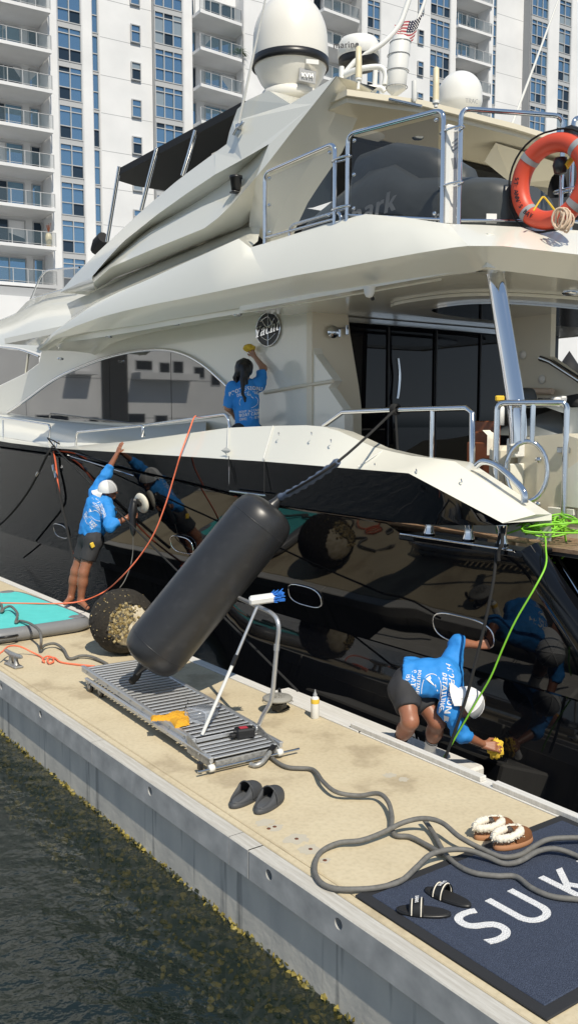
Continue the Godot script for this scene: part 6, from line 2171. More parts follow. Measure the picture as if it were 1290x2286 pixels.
func footwear():
	var st: SurfaceTool
	for q in [[Vector3(2.92, 0, -4.675), Vector3(3.263, 0, -4.807), "grey foam clog left of its pair on the bare dock"], [Vector3(3, 0, -4.513), Vector3(3.334, 0, -4.675), "grey foam clog right of its pair nearest the dock stains"]]:
		var o := thing("foam_clog", q[2], "clog", Vector3.ZERO, 0.0, "pair of grey clogs")
		lay(o, q[0], q[1])
		var L := 0.31
		st = S(true)
		sole(st, L, 0.115, 0.0, 0.035, 0.05)
		part("sole", st, M.clog, o)
		st = S(true)
		var up := upper(L, 0.13, 0.03, 0.48, 0.985, 0.1, 0.06)
		skin(st, up)
		# low side walls running back to the heel
		for s in [-1.0, 1.0]:
			var w0 := []
			var w1 := []
			var w2 := []
			for i in 12:
				var t: float = lerpf(0.5, 0.03, i / 11.0)
				var hh: float = 0.075 * pow(1.0 - i / 11.0, 1.6) + 0.016
				w0.append(Vector3(L * t, 0.03, foot_w(t) * 0.122 * s))
				w1.append(Vector3(L * t, 0.03 + hh, foot_w(t) * 0.118 * s * (1.0 - 0.35 * hh / 0.09)))
				w2.append(Vector3(L * t, 0.034, foot_w(t) * 0.09 * s))
			skin(st, [w0, w1, w2], true, 2)
		tube(st, up[0], 0.005, 6)
		part("upper", st, M.clog, o)
		st = S(true)
		sole(st, L * 0.86, 0.095, 0.034, 0.004)
		var bed := part("footbed", st, M.clog_bed, o)
		bed.position.x = 0.015
		st = S()
		box(st, Vector3(L * 0.62, 0.11, 0.0), Vector3(0.035, 0.004, 0.012), 0.0, Basis(Vector3(0, 0, 1), -0.2))
		part("mark", st, M.letter_white, o)
	for q in [[Vector3(3.102, 0.02, -2.977), Vector3(2.922, 0.02, -3.162), "black slide sandal with striped strap nearer the mat's front edge"], [Vector3(3.235, 0.02, -2.973), Vector3(3.174, 0.02, -3.23), "black slide sandal with striped strap farther from the mat's front edge"]]:
		var o := thing("slide_sandal", q[2], "sandal", Vector3.ZERO, 0.0, "pair of black slides")
		lay(o, q[0], q[1])
		var L := 0.262
		st = S(true)
		sole(st, L, 0.098, 0.0, 0.014)
		part("sole", st, M.leather_black, o)
		st = S(true)
		sole(st, L * 0.96, 0.09, 0.0135, 0.003)
		var bed := part("footbed", st, M.black_canvas, o)
		bed.position.x = 0.005
		var strap := []
		var st2 := S(true)
		for i in 7:
			var t: float = lerpf(0.5, 0.76, i / 6.0)
			var row := []
			for k in 17:
				var a := PI * k / 16
				row.append(Vector3(L * t, 0.008 + sin(a) * lerpf(0.066, 0.05, i / 6.0), cos(a) * foot_w(t) * 0.104))
			strap.append(row)
		skin(st2, strap)
		var sp := part("strap", st2, M.leather_black, o)
		for i in [1, 5]:
			st = S(true)
			tube(st, moved(strap[i], Vector3(0, 0.002, 0)), 0.0035, 5, true, false)
			part("stripe", st, M.fleece, sp)
		var tx := put("lettering", text_mesh("IAAVI", 0.024, 0.001), M.letter_white, sp)
		var b := Basis(Vector3(0, 0, -1), Vector3(-1, 0.25, 0).normalized(), Vector3(0.25, 1, 0).normalized())
		tx.transform = Transform3D(b.orthonormalized(), Vector3(L * 0.63, 0.0695, 0.0))
	for q in [[Vector3(3.793, 0.02, -3.319), Vector3(4.088, 0.02, -3.29), "brown suede slipper with white fleece collar resting on the mat"], [Vector3(3.836, 0, -3.502), Vector3(4.126, 0, -3.453), "brown suede slipper with white fleece collar half off the mat"]]:
		var o := thing("slipper", q[2], "slipper", Vector3.ZERO, 0.0, "pair of fleece slippers")
		lay(o, q[0], q[1])
		var L := 0.275
		st = S(true)
		sole(st, L, 0.112, 0.0, 0.03, 0.04)
		part("sole", st, M.slipper_sole, o)
		st = S(true)
		skin(st, upper(L, 0.108, 0.028, 0.42, 0.99, 0.085, 0.055))
		part("toe_cap", st, M.suede, o)
		st = S(true)
		var seam: Array = upper(L, 0.11, 0.028, 0.62, 0.62, 0.076, 0.076)[0]
		for k in range(2, 15): box(st, seam[k] + Vector3(0, 0.002, 0), Vector3(0.006, 0.004, 0.006))
		part("stitching", st, M.stitch, o)
		# fleece collar: a fat ring of tufts
		st = S(true)
		var r := RandomNumberGenerator.new()
		r.seed = 31
		var ring := []
		var rad := []
		for k in 60:
			var a := TAU * k / 60
			var t := 0.34 - 0.32 * cos(a)
			ring.append(Vector3(L * t, 0.07 + 0.022 * t + r.randf_range(-0.003, 0.003), sin(a) * 0.045))
			rad.append(0.021 + r.randf_range(-0.003, 0.004))
		tube(st, ring, rad, 12, false, true)
		for k in 900:
			var i := r.randi() % 60
			var dirv := Vector3(r.randfn(), r.randfn(), r.randfn()).normalized()
			var p: Vector3 = ring[i] + dirv * rad[i] * 0.9
			var e := p + dirv * r.randf_range(0.005, 0.011) + Vector3(0, -0.002, 0)
			var s := dirv.cross(Vector3(r.randf(), r.randf(), r.randf())).normalized() * 0.004
			tri(st, p - s, p + s, e)
		part("fleece_collar", st, M.fleece, o)

# ---------------------------------------------------------------- things carried by the yacht
func hull_form(o: Node3D, called: String, secs: Array, m: Material, wr := 0.0, n := 24) -> MeshInstance3D:
	# a draped body from cross sections [z, half width, bottom, top, fullness]
	var ns := FastNoiseLite.new()
	ns.seed = 44
	ns.frequency = 3.0
	var rows := []
	for s in secs:
		var row := []
		for k in n + 1:
			var a := TAU * k / n
			var c := signf(cos(a)) * pow(absf(cos(a)), s[4])
			var d := signf(sin(a)) * pow(absf(sin(a)), s[4])
			var p := Vector3(c * s[1], lerpf(s[2], s[3], d * 0.5 + 0.5), s[0])
			p += Vector3(c, 0.4 * d, 0) * ns.get_noise_3d(p.x * 1.5, p.y * 3.0, p.z * 1.5) * wr
			row.append(p)
		rows.append(row)
	var st := S(true)
	skin(st, rows)
	for e in [rows[0], rows[-1]]:
		var c := Vector3.ZERO
		for v in e: c += v / e.size()
		for k in n: tri(st, c, e[k], e[k + 1])
	return part(called, st, m, o)

func make_yacht_things():
	var st: SurfaceTool
	# ---- covered water scooter behind the smoked panel
	var js := thing("water_scooter", "water scooter under a dark grey printed cover behind the smoked panel", "water scooter", Vector3(6.35, 3.9, -6.9), deg_to_rad(14))
	hull_form(js, "cover", [[-1.25, 0.1, 0.3, 0.45, 0.8], [-1.05, 0.34, 0.14, 0.56, 0.7], [-0.7, 0.46, 0.08, 0.7, 0.62], [-0.4, 0.48, 0.06, 0.86, 0.7], [-0.2, 0.49, 0.05, 0.98, 0.8], [0.1, 0.5, 0.05, 0.98, 0.8], [0.35, 0.5, 0.05, 0.8, 0.75], [0.7, 0.49, 0.05, 0.74, 0.65], [1.15, 0.46, 0.05, 0.66, 0.6], [1.4, 0.36, 0.08, 0.56, 0.6]], M.grey_cover, 0.05)
	hull_form(js, "seat_bulge", [[-0.55, 0.16, 0.6, 0.98, 0.8], [-0.4, 0.3, 0.55, 1.16, 0.7], [0.0, 0.33, 0.55, 1.2, 0.7], [0.4, 0.28, 0.55, 1.08, 0.7], [0.75, 0.14, 0.55, 0.84, 0.8]], M.grey_cover, 0.04)
	for q in [["spark", 0.24, Vector3(-0.68, 0.44, 0.05), M.letter_grey, false], ["SEA-DOO", 0.13, Vector3(-0.66, 0.26, 0.75), M.letter_white, true]]:
		var t := put("lettering", text_mesh(q[0], q[1], 0.004, true), q[3], js)
		t.transform = Transform3D(Basis(Vector3(0, 0.16, 1).normalized(), Vector3(-0.12, 1, 0.25).normalized(), Vector3(-1, -0.1, 0).normalized()), q[2])
	# ---- second covered load on the aft deck
	var cb := thing("covered_load", "black canvas covered load lashed behind the flybridge rail", "canvas cover", Vector3(7.75, 3.9, -6.5), deg_to_rad(80))
	hull_form(cb, "cover", [[-1.3, 0.3, 0.0, 0.4, 0.6], [-0.9, 0.5, 0.0, 0.62, 0.6], [-0.2, 0.55, 0.0, 0.72, 0.6], [0.4, 0.5, 0.0, 0.82, 0.6], [0.9, 0.42, 0.0, 0.7, 0.6], [1.3, 0.3, 0.0, 0.4, 0.6]], M.black_canvas, 0.06)
	hull_form(cb, "hump", [[0.35, 0.15, 0.5, 1.1, 0.8], [0.5, 0.25, 0.5, 1.22, 0.7], [0.75, 0.24, 0.5, 1.16, 0.7], [0.95, 0.12, 0.5, 0.9, 0.8]], M.black_canvas, 0.03)
	var tagp := S()
	box(tagp, Vector3(6.144, 4.134, -5.572), Vector3(0.09, 0.08, 0.01), 0.0, rot_to(Vector3.UP, Vector3(-0.5, 0, 0.86)))
	tag(part("warning_tag", tagp, M.white_plastic, self), "small white and yellow tag hanging below the flybridge rail", "tag")
	# ---- white board stood on end between the rail posts
	var wb := thing("white_board", "narrow white board stood on end between two flybridge rail posts", "board", Vector3(5.853, 4.088, -5.775))
	st = S()
	box(st, Vector3(0, 0.4, 0), Vector3(0.13, 0.84, 0.05), 0.02)
	part("panel", st, M.white_plastic, wb)
	st = S()
	for k in 3: box(st, Vector3(0.02, 0.62 + k * 0.035, 0.027), Vector3(0.09, 0.012, 0.004), 0.0, Basis(Vector3(0, 0, 1), 0.6))
	box(st, Vector3(0.01, 0.5, 0.027), Vector3(0.05, 0.09, 0.004), 0.0, Basis(Vector3(0, 0, 1), 0.3))
	part("stripes", st, M.letter_grey, wb)
	# ---- life ring on the rail
	var c: Vector3 = Vector3(6.338, 4.371, -5.09)
	var lr := thing("life_ring", "orange life ring with dark lettering hung on the flybridge rail", "life ring", c)
	var f := rot_to(Vector3(-1, 0, 0.12), Vector3.UP)
	st = S(true)
	var ring := []
	for k in 48: ring.append(f * Vector3(cos(TAU * k / 48) * 0.31, 0, sin(TAU * k / 48) * 0.31))
	tube(st, ring, 0.078, 14, false, true, 1.0)
	part("ring", st, M.ring_orange, lr)
	for k in 4:
		st = S(true)
		var a := TAU * (k + 0.5) / 4
		var seg := []
		for j in 5: seg.append(f * Vector3(cos(a + (j - 2) * 0.04) * 0.31, 0, sin(a + (j - 2) * 0.04) * 0.31))
		tube(st, seg, 0.0805, 14, false, false, 1.0)
		part("reflective_band", st, M.letter_grey, lr)
	st = S(true)
	var gl := []
	for k in 40:
		var a := TAU * k / 40
		var rr := 0.4 + 0.02 * absf(sin(a * 2.0))
		gl.append(f * Vector3(cos(a) * rr, 0.03, sin(a) * rr))
	tube(st, gl, 0.009, 6, false, true)
	part("grab_line", st, M.black_rope, lr)
	var word := "ST ANN'S BAY"
	var left := Vector3(0.12, 0, 1).normalized() * -1.0
	for i in word.length():
		if word[i] == " ": continue
		var a := deg_to_rad(168.0 + i * 6.6)
		var dirv := -left * cos(a) + Vector3.UP * -sin(a) * -1.0
		dirv = Vector3(0, -sin(a - PI), 0) + left * -cos(a)
		var pos := dirv * 0.3 + f.y * 0.081
		var t := put("letter", text_mesh(word[i], 0.052, 0.002), M.letter_dark, lr)
		var down := (Vector3(0, -cos(a - PI), 0) + left * -sin(a) * -1.0)
		var xx := Vector3(0, -1, 0).lerp(-left * 1.0, clampf((i - 3) / 14.0, -0.3, 0.8)).normalized()
		t.transform = Transform3D(Basis(xx, f.y.cross(xx), f.y).orthonormalized(), pos)
	# light and float hung inside the ring
	var lb := thing("rescue_light", "black and yellow rescue light hung inside the life ring", "rescue light", Vector3(6.357, 4.49, -5.029))
	st = S(true)
	lathe(st, [Vector2(0.0, -0.08), Vector2(0.05, -0.06), Vector2(0.065, 0.0), Vector2(0.05, 0.06), Vector2(0.0, 0.07)], Transform3D(), 16)
	part("float", st, M.black_plastic, lb)
	st = S(true)
	tube(st, [Vector3(0.0, -0.02, 0.05), Vector3(0.05, 0.04, 0.07), Vector3(0.08, 0.09, 0.06)], [0.03, 0.022, 0.014], 10)
	part("lamp_body", st, M.yellow, lb)
	var ab := thing("speaker_box", "small black box clamped to the top of the flybridge rail post", "box", Vector3(6.402, 4.742, -4.966))
	st = S()
	box(st, Vector3.ZERO, Vector3(0.11, 0.1, 0.09), 0.015)
	part("case", st, M.black_plastic, ab)
	rope("yellow_line", "yellow line looped over the lower flybridge rail beside the life ring", "line", [Vector3(6.116, 4.112, -5.094), Vector3(6.165, 4.196, -5.069), Vector3(6.188, 4.221, -5.056), Vector3(6.215, 4.185, -5.032), Vector3(6.256, 4.112, -4.994)], 0.008, M.yellow, 5)
	var cr := thing("coiled_line", "bundle of cream line coiled at the foot of the life ring", "coiled line", Vector3(6.221, 4.017, -4.884))
	st = S(true)
	for k in 7:
		var rg := []
		for j in 14: rg.append(Vector3(-0.06 + k * 0.02 + 0.03 * sin(k * 2.1 + TAU * j / 14), cos(TAU * j / 14) * (0.08 + 0.02 * sin(k * 3.0)), sin(TAU * j / 14) * 0.05 + 0.015 * cos(k * 1.7)))
		tube(st, rg, 0.009, 6, false, true)
	part("coils", st, M.cushion, cr)
	# ---- ensign on the gantry
	var fl := thing("ensign", "small worn red striped flag with a starred blue corner hanging from the white gantry", "flag", Vector3(7.486, 6.934, -7.856))
	var TL: Vector3 = Vector3(7.172, 6.798, -8.003) - fl.position
	var TR := Vector3.ZERO
	var BR: Vector3 = Vector3(7.411, 6.646, -7.937) - fl.position
	var BL: Vector3 = Vector3(7.148, 6.659, -8.004) - fl.position
	var at := func(u: float, v: float) -> Vector3:
		# u runs along the fly from the hoist on the right, v down the hoist
		var p := TR.lerp(TL, u).lerp(BR.lerp(BL, u), v)
		return p + Vector3(0.02, -0.045, 0.04) * sin(u * 9.0) * u + Vector3(0, -0.05 * sin(u * PI), 0)
	for k in 13:
		st = S(true)
		var rows := []
		for i in 3:
			var row := []
			for j in 13:
				var u := j / 12.0
				if k < 7: u = lerpf(0.42, 1.0, u)
				row.append(at.call(u, (k + i / 2.0) / 13.0))
			rows.append(row)
		skin(st, rows)
		part("stripe", st, M.flag_red if k % 2 == 0 else M.flag_white, fl)
	st = S(true)
	var rows2 := []
	for i in 5:
		var row := []
		for j in 7: row.append(at.call(j / 6.0 * 0.42, i / 4.0 * 7.0 / 13.0))
		rows2.append(row)
	skin(st, rows2)
	var ca := part("canton", st, M.flag_blue, fl)
	st = S()
	for i in 5:
		for j in 6: box(st, at.call(0.04 + j * 0.068, 0.05 + i * 0.105) + Vector3(-0.006, 0, 0.008), Vector3(0.012, 0.012, 0.004))
	part("stars", st, M.flag_white, ca)
	# ---- cockpit table under a grey cover
	var tc := thing("table_cover", "grey waterproof cover draped over the cockpit table", "table cover", Vector3(6.85, 1.5, -5.75))
	var ns := FastNoiseLite.new()
	ns.seed = 71
	ns.frequency = 2.2
	st = S(true)
	var prof := [Vector2(-0.02, 0.76), Vector2(0.05, 0.97), Vector2(0.3, 1.03), Vector2(0.75, 1.02), Vector2(1.0, 0.78)]
	var rws := []
	for pz in prof:
		var row := []
		for k in 60:
			var x := -0.05 + k * 0.05
			var w := ns.get_noise_2d(x * 3.0, pz.x * 2.0) * 0.03 + sin(x * 9.0 + ns.get_noise_1d(x * 2.0) * 5.0) * 0.018 * (1.0 if pz.y < 1.1 else 0.3)
			row.append(Vector3(x + (0.25 if pz.y > 1.0 and k == 0 else 0.0), pz.y + w * 0.3, 0.55 - pz.x + w))
		rws.append(row)
	skin(st, rws)
	tri(st, rws[0][0], rws[2][0], rws[4][0])
	part("cloth", st, M.tarp, tc)
	st = S()
	box(st, Vector3(1.5, 0.38, 0.05), Vector3(2.7, 0.76, 0.7), 0.02)
	part("table", st, M.cream, tc)
	# ---- cockpit odds and ends
	var tw := thing("white_towel", "white towel hanging over the wooden steps behind the gate", "towel", Vector3(6.371, 2.219, -5.7))
	st = S(true)
	var tr := []
	for i in 6:
		var row := []
		for k in 8: row.append(Vector3(-0.08 + k * 0.022, 0.1 - i * 0.045 - (0.02 if k > 4 else 0.0), 0.02 * sin(k * 1.7) + (0.0 if i > 0 else -0.06)))
		tr.append(row)
	skin(st, tr)
	part("cloth", st, M.wool, tw)
	var wd := [["steel_tumbler", Vector3(7.384, 2.557, -5.75), M.letter_grey, 0.05, 0.1, "pale blue tumbler on the covered table, right of two"], ["steel_tumbler", Vector3(7.303, 2.556, -5.75), M.white_plastic, 0.045, 0.09, "white tumbler on the covered table, beside the pale blue one"]]
	for q in wd:
		var o := thing(q[0], q[5], "tumbler", Vector3(q[1].x, 2.525, q[1].z))
		st = S(true)
		lathe(st, [Vector2(0.0, 0.0), Vector2(q[3] * 0.8, 0.0), Vector2(q[3], q[4]), Vector2(q[3] * 0.9, q[4]), Vector2(0.0, q[4] * 0.9)], Transform3D(), 14)
		part("body", st, q[2], o)
		st = S(true)
		lathe(st, [Vector2(q[3] * 0.92, q[4] * 0.95), Vector2(q[3] * 0.9, q[4] * 1.15), Vector2(0.0, q[4] * 1.2)], Transform3D(), 14)
		part("lid", st, M.white_plastic, o)
	var mb := thing("mesh_bag", "black mesh bag on the covered table at the frame edge", "bag", Vector3(7.656, 2.578, -5.8) * Vector3(1, 0, 1) + Vector3(0, 2.52, 0))
	hull_form(mb, "sack", [[-0.12, 0.06, 0.0, 0.08, 0.7], [-0.06, 0.09, 0.0, 0.13, 0.6], [0.04, 0.1, 0.0, 0.15, 0.6], [0.12, 0.06, 0.0, 0.09, 0.7]], M.black_canvas, 0.05)
	var bx := thing("black_case", "small black case on the covered table left of the tumblers", "case", Vector3(7.123, 2.554, -5.75) * Vector3(1, 0, 1) + Vector3(0, 2.53, 0))
	st = S()
	box(st, Vector3(0, 0.04, 0), Vector3(0.12, 0.1, 0.08), 0.01)
	part("body", st, M.black_plastic, bx)
	st = S()
	box(st, Vector3(0, 0.05, 0.042), Vector3(0.08, 0.03, 0.003))
	part("print", st, M.letter_white, bx)
	var sb := thing("spray_bottle", "white spray bottle with yellow trigger by the chrome pillar", "bottle", Vector3(6.502, 2.482, -5.75))
	st = S(true)
	lathe(st, [Vector2(0.0, -0.12), Vector2(0.045, -0.12), Vector2(0.045, 0.04), Vector2(0.02, 0.08), Vector2(0.018, 0.1)], Transform3D(), 14)
	part("body", st, M.white_plastic, sb)
	st = S()
	box(st, Vector3(0, 0.125, 0), Vector3(0.1, 0.05, 0.04), 0.01)
	part("trigger", st, M.yellow, sb)
	var hc := thing("folded_chair", "dark green folded chair leaning behind the chrome pillar", "chair", Vector3(7.501, 2.561, -6.3))
	hull_form(hc, "canvas", [[-0.04, 0.14, -0.1, 0.16, 0.5], [0.02, 0.15, -0.1, 0.18, 0.5], [0.06, 0.12, -0.1, 0.14, 0.5]], M.grey_cover, 0.01, 16)
	# ---- far things seen through the cockpit
	var pl := thing("mooring_pile", "dark mooring pile with a pointed cap seen beyond the cockpit", "pile", Vector3(13.4, -4.0, -10.3))
	st = S(true)
	lathe(st, [Vector2(0.2, 0.0), Vector2(0.2, 7.25)], Transform3D(), 18)
	part("shaft", st, M.black_plastic, pl)
	st = S(true)
	lathe(st, [Vector2(0.225, 7.2), Vector2(0.225, 7.28), Vector2(0.0, 7.62)], Transform3D(), 18)
	part("cap", st, M.black_canvas, pl)

# ---------------------------------------------------------------- people: joints, a distance field, and its surface
# bone: [a, b, ra, rb, flat end, squash axis, squash]
func bone(a: Vector3, b: Vector3, ra: float, rb: float, flat := false, sq := Vector3.ZERO, s := 1.0) -> Array:
	return [a, b, ra, rb, flat, sq, s]

func field(bones: Array, cell: float, k: float) -> Dictionary:
	var lo := Vector3.ONE * 1e3
	var hi := -lo
	for b in bones:
		var r: float = maxf(b[2], b[3]) + 4.0 * cell
		for v in [b[0], b[1]]:
			lo = lo.min(v - Vector3.ONE * r)
			hi = hi.max(v + Vector3.ONE * r)
	var nx := int((hi.x - lo.x) / cell) + 2
	var ny := int((hi.y - lo.y) / cell) + 2
	var nz := int((hi.z - lo.z) / cell) + 2
	var data := PackedFloat32Array()
	data.resize(nx * ny * nz)
	data.fill(1.0)
	for b in bones:
		var a: Vector3 = b[0]
		var e: Vector3 = b[1]
		var ra: float = b[2]
		var rb: float = b[3]
		var flat: bool = b[4]
		var sq: Vector3 = b[5]
		var sf: float = b[6] - 1.0
		var ba := e - a
		var bl := maxf(ba.length(), 1e-5)
		var bd := ba / bl
		var reach: float = maxf(ra, rb) + k + 2.5 * cell
		var mn := (a.min(e) - Vector3.ONE * reach - lo) / cell
		var mx := (a.max(e) + Vector3.ONE * reach - lo) / cell
		for iz in range(maxi(0, int(mn.z)), mini(nz - 1, int(mx.z)) + 1):
			for iy in range(maxi(0, int(mn.y)), mini(ny - 1, int(mx.y)) + 1):
				var at := (iz * ny + iy) * nx
				for ix in range(maxi(0, int(mn.x)), mini(nx - 1, int(mx.x)) + 1):
					var pa := lo + Vector3(ix, iy, iz) * cell - a
					var s := pa.dot(bd)
					var h := clampf(s / bl, 0.0, 1.0)
					var q := pa - ba * h
					if sf != 0.0: q += sq * (q.dot(sq) * sf)
					var d := q.length() - lerpf(ra, rb, h)
					if flat: d = maxf(d, s - bl)
					var old := data[at + ix]
					if d >= old + k: continue
					if old < d + k:
						var w := 0.5 + 0.5 * (old - d) / k
						d = lerpf(old, d, w) - k * w * (1.0 - w)
					data[at + ix] = d
	return {"lo": lo, "n": Vector3i(nx, ny, nz), "cell": cell, "data": data}

func wrinkle(f: Dictionary, amp: float, freq: float, seed_: int, dirv := Vector3(1, 1, 1)):
	var n := FastNoiseLite.new()
	n.seed = seed_
	n.frequency = freq
	n.fractal_octaves = 2
	var d: PackedFloat32Array = f.data
	var N: Vector3i = f.n
	var c: float = f.cell
	for i in d.size():
		if absf(d[i]) < 3.0 * c:
			var ix := i % N.x
			var iy := (i / N.x) % N.y
			var iz := i / (N.x * N.y)
			d[i] += n.get_noise_3d(ix * c * dirv.x, iy * c * dirv.y, iz * c * dirv.z) * amp
	f.data = d

func surface(st: SurfaceTool, f: Dictionary):
	var d: PackedFloat32Array = f.data
	var N: Vector3i = f.n
	var lo: Vector3 = f.lo
	var c: float = f.cell
	var nx := N.x
	var nxy := N.x * N.y
	var ids := {}
	var off := [0, 1, nx, nx + 1, nxy, nxy + 1, nxy + nx, nxy + nx + 1]
	var cor := [Vector3(0, 0, 0), Vector3(1, 0, 0), Vector3(0, 1, 0), Vector3(1, 1, 0), Vector3(0, 0, 1), Vector3(1, 0, 1), Vector3(0, 1, 1), Vector3(1, 1, 1)]
	var edges := [[0, 1], [2, 3], [4, 5], [6, 7], [0, 2], [1, 3], [4, 6], [5, 7], [0, 4], [1, 5], [2, 6], [3, 7]]
	var near := []
	for i in d.size():
		if absf(d[i]) < 1.9 * c: near.append(i)
	for i in near:
		for back in [0, 1, nx, nx + 1, nxy, nxy + 1, nxy + nx, nxy + nx + 1]:
			var j: int = i - back
			if j < 0 or ids.has(j) or j + nxy + nx + 1 >= d.size(): continue
			var ix := j % nx
			var iy := (j / nx) % N.y
			if ix >= nx - 1 or iy >= N.y - 1: continue
			var pos := 0
			for o in off:
				if d[j + o] < 0.0: pos += 1
			if pos == 0 or pos == 8:
				ids[j] = null
				continue
			var s := Vector3.ZERO
			var m := 0
			for e in edges:
				var a: float = d[j + off[e[0]]]
				var b: float = d[j + off[e[1]]]
				if (a < 0.0) != (b < 0.0):
					s += cor[e[0]].lerp(cor[e[1]], a / (a - b))
					m += 1
			ids[j] = lo + (Vector3(ix, iy, j / nxy) + s / m) * c
	st.set_smooth_group(0)
	for i in near:
		for ax in 3:
			var step: int = [1, nx, nxy][ax]
			if i + step >= d.size(): continue
			var inside := d[i] < 0.0
			if inside == (d[i + step] < 0.0): continue
			var u: int = [nx, nxy, 1][ax]
			var v: int = [nxy, 1, nx][ax]
			var q := [ids.get(i), ids.get(i - u), ids.get(i - u - v), ids.get(i - v)]
			if q[0] == null or q[1] == null or q[2] == null or q[3] == null: continue
			if inside: quad(st, q[0], q[3], q[2], q[1])
			else: quad(st, q[0], q[1], q[2], q[3])

func sample(f: Dictionary, p: Vector3) -> float:
	var q: Vector3 = (p - f.lo) / f.cell
	var N: Vector3i = f.n
	var i := Vector3i(q.floor())
	if i.x < 0 or i.y < 0 or i.z < 0 or i.x >= N.x - 1 or i.y >= N.y - 1 or i.z >= N.z - 1: return 0.05
	var t := q - Vector3(i)
	var d: PackedFloat32Array = f.data
	var b := (i.z * N.y + i.y) * N.x + i.x
	var nx := N.x
	var nxy := N.x * N.y
	var x0 := lerpf(lerpf(d[b], d[b + 1], t.x), lerpf(d[b + nx], d[b + nx + 1], t.x), t.y)
	var x1 := lerpf(lerpf(d[b + nxy], d[b + nxy + 1], t.x), lerpf(d[b + nxy + nx], d[b + nxy + nx + 1], t.x), t.y)
	return lerpf(x0, x1, t.z)

# print laid on cloth: flat outlines are dropped on the surface along -n
func print_on(parent: Node, called: String, f: Dictionary, tris: PackedVector3Array, origin: Vector3, right: Vector3, up: Vector3, m: Material):
	var n := right.cross(up).normalized()
	var st := S()
	var cache := {}
	var out := []
	for v in tris:
		var key := Vector3i((v * 20000.0).round())
		if not cache.has(key):
			var p := origin + right * v.x + up * v.y + n * 0.2
			for k in 40:
				var d := minf(sample(f, p), 0.03)
				if d < 0.004: break
				p -= n * maxf(d - 0.003, 0.002)
			cache[key] = p
		out.append(cache[key])
	for i in range(0, out.size(), 3):
		if (out[i] - out[i + 1]).length() < 0.12 and (out[i] - out[i + 2]).length() < 0.12:
			tri(st, out[i], out[i + 1], out[i + 2])
	part(called, st, m, parent)

func text_tris(txt: String, size: float, at: Vector2, arc := 0.0) -> PackedVector3Array:
	var t := text_mesh(txt, size, 0.0)
	var fs := t.get_faces()
	var out := PackedVector3Array()
	for v in fs:
		out.append(Vector3(v.x + at.x, v.y + at.y - arc * v.x * v.x, 0))
	return out

func shape_tris(poly: Array) -> PackedVector3Array:
	var p := PackedVector2Array(poly)
	var ids := Geometry2D.triangulate_polygon(p)
	var out := PackedVector3Array()
	for i in ids: out.append(Vector3(p[i].x, p[i].y, 0))
	return out

func band_tris(pts: Array, w: float, closed := false) -> PackedVector3Array:
	var out := PackedVector3Array()
	var n := pts.size()
	for i in (n if closed else n - 1):
		var a: Vector2 = pts[i]
		var b: Vector2 = pts[(i + 1) % n]
		var s := (b - a).normalized().orthogonal() * w
		var q := [a - s, a + s, b + s, b - s]
		for j in [0, 1, 2, 0, 2, 3]: out.append(Vector3(q[j].x, q[j].y, 0))
	return out

func shirt_print(parent: Node, f: Dictionary, origin: Vector3, right: Vector3, up: Vector3, s: float):
	right = right.normalized()
	up = (up - right * up.dot(right)).normalized()
	var all := PackedVector3Array()
	all.append_array(text_tris("PROFESSIONAL", 0.062 * s, Vector2(0, 0.155) * s, 0.9))
	all.append_array(text_tris("DETAILING", 0.05 * s, Vector2(0, 0.1) * s, 0.7))
	all.append_array(text_tris("ROUTINE CARE", 0.036 * s, Vector2(0, -0.105) * s))
	all.append_array(text_tris("BOAT CARE", 0.05 * s, Vector2(0, -0.145) * s))
	all.append_array(text_tris("(305) 555-5771", 0.04 * s, Vector2(0, -0.19) * s))
	var el := []
	for k in 28: el.append(Vector2(cos(TAU * k / 28) * 0.11, sin(TAU * k / 28) * 0.075 + 0.0) * s)
	all.append_array(band_tris(el, 0.0025 * s, true))
	all.append_array(shape_tris([Vector2(-0.095, -0.02) * s, Vector2(-0.06, -0.05) * s, Vector2(0.04, -0.045) * s, Vector2(0.095, 0.04) * s, Vector2(0.03, 0.03) * s, Vector2(-0.02, 0.02) * s]))
	all.append_array(band_tris([Vector2(-0.03, 0.025) * s, Vector2(0.0, 0.05) * s, Vector2(0.04, 0.055) * s, Vector2(0.06, 0.035) * s], 0.004 * s))
	print_on(parent, "shirt_print", f, all, origin, right, up, M.letter_white)

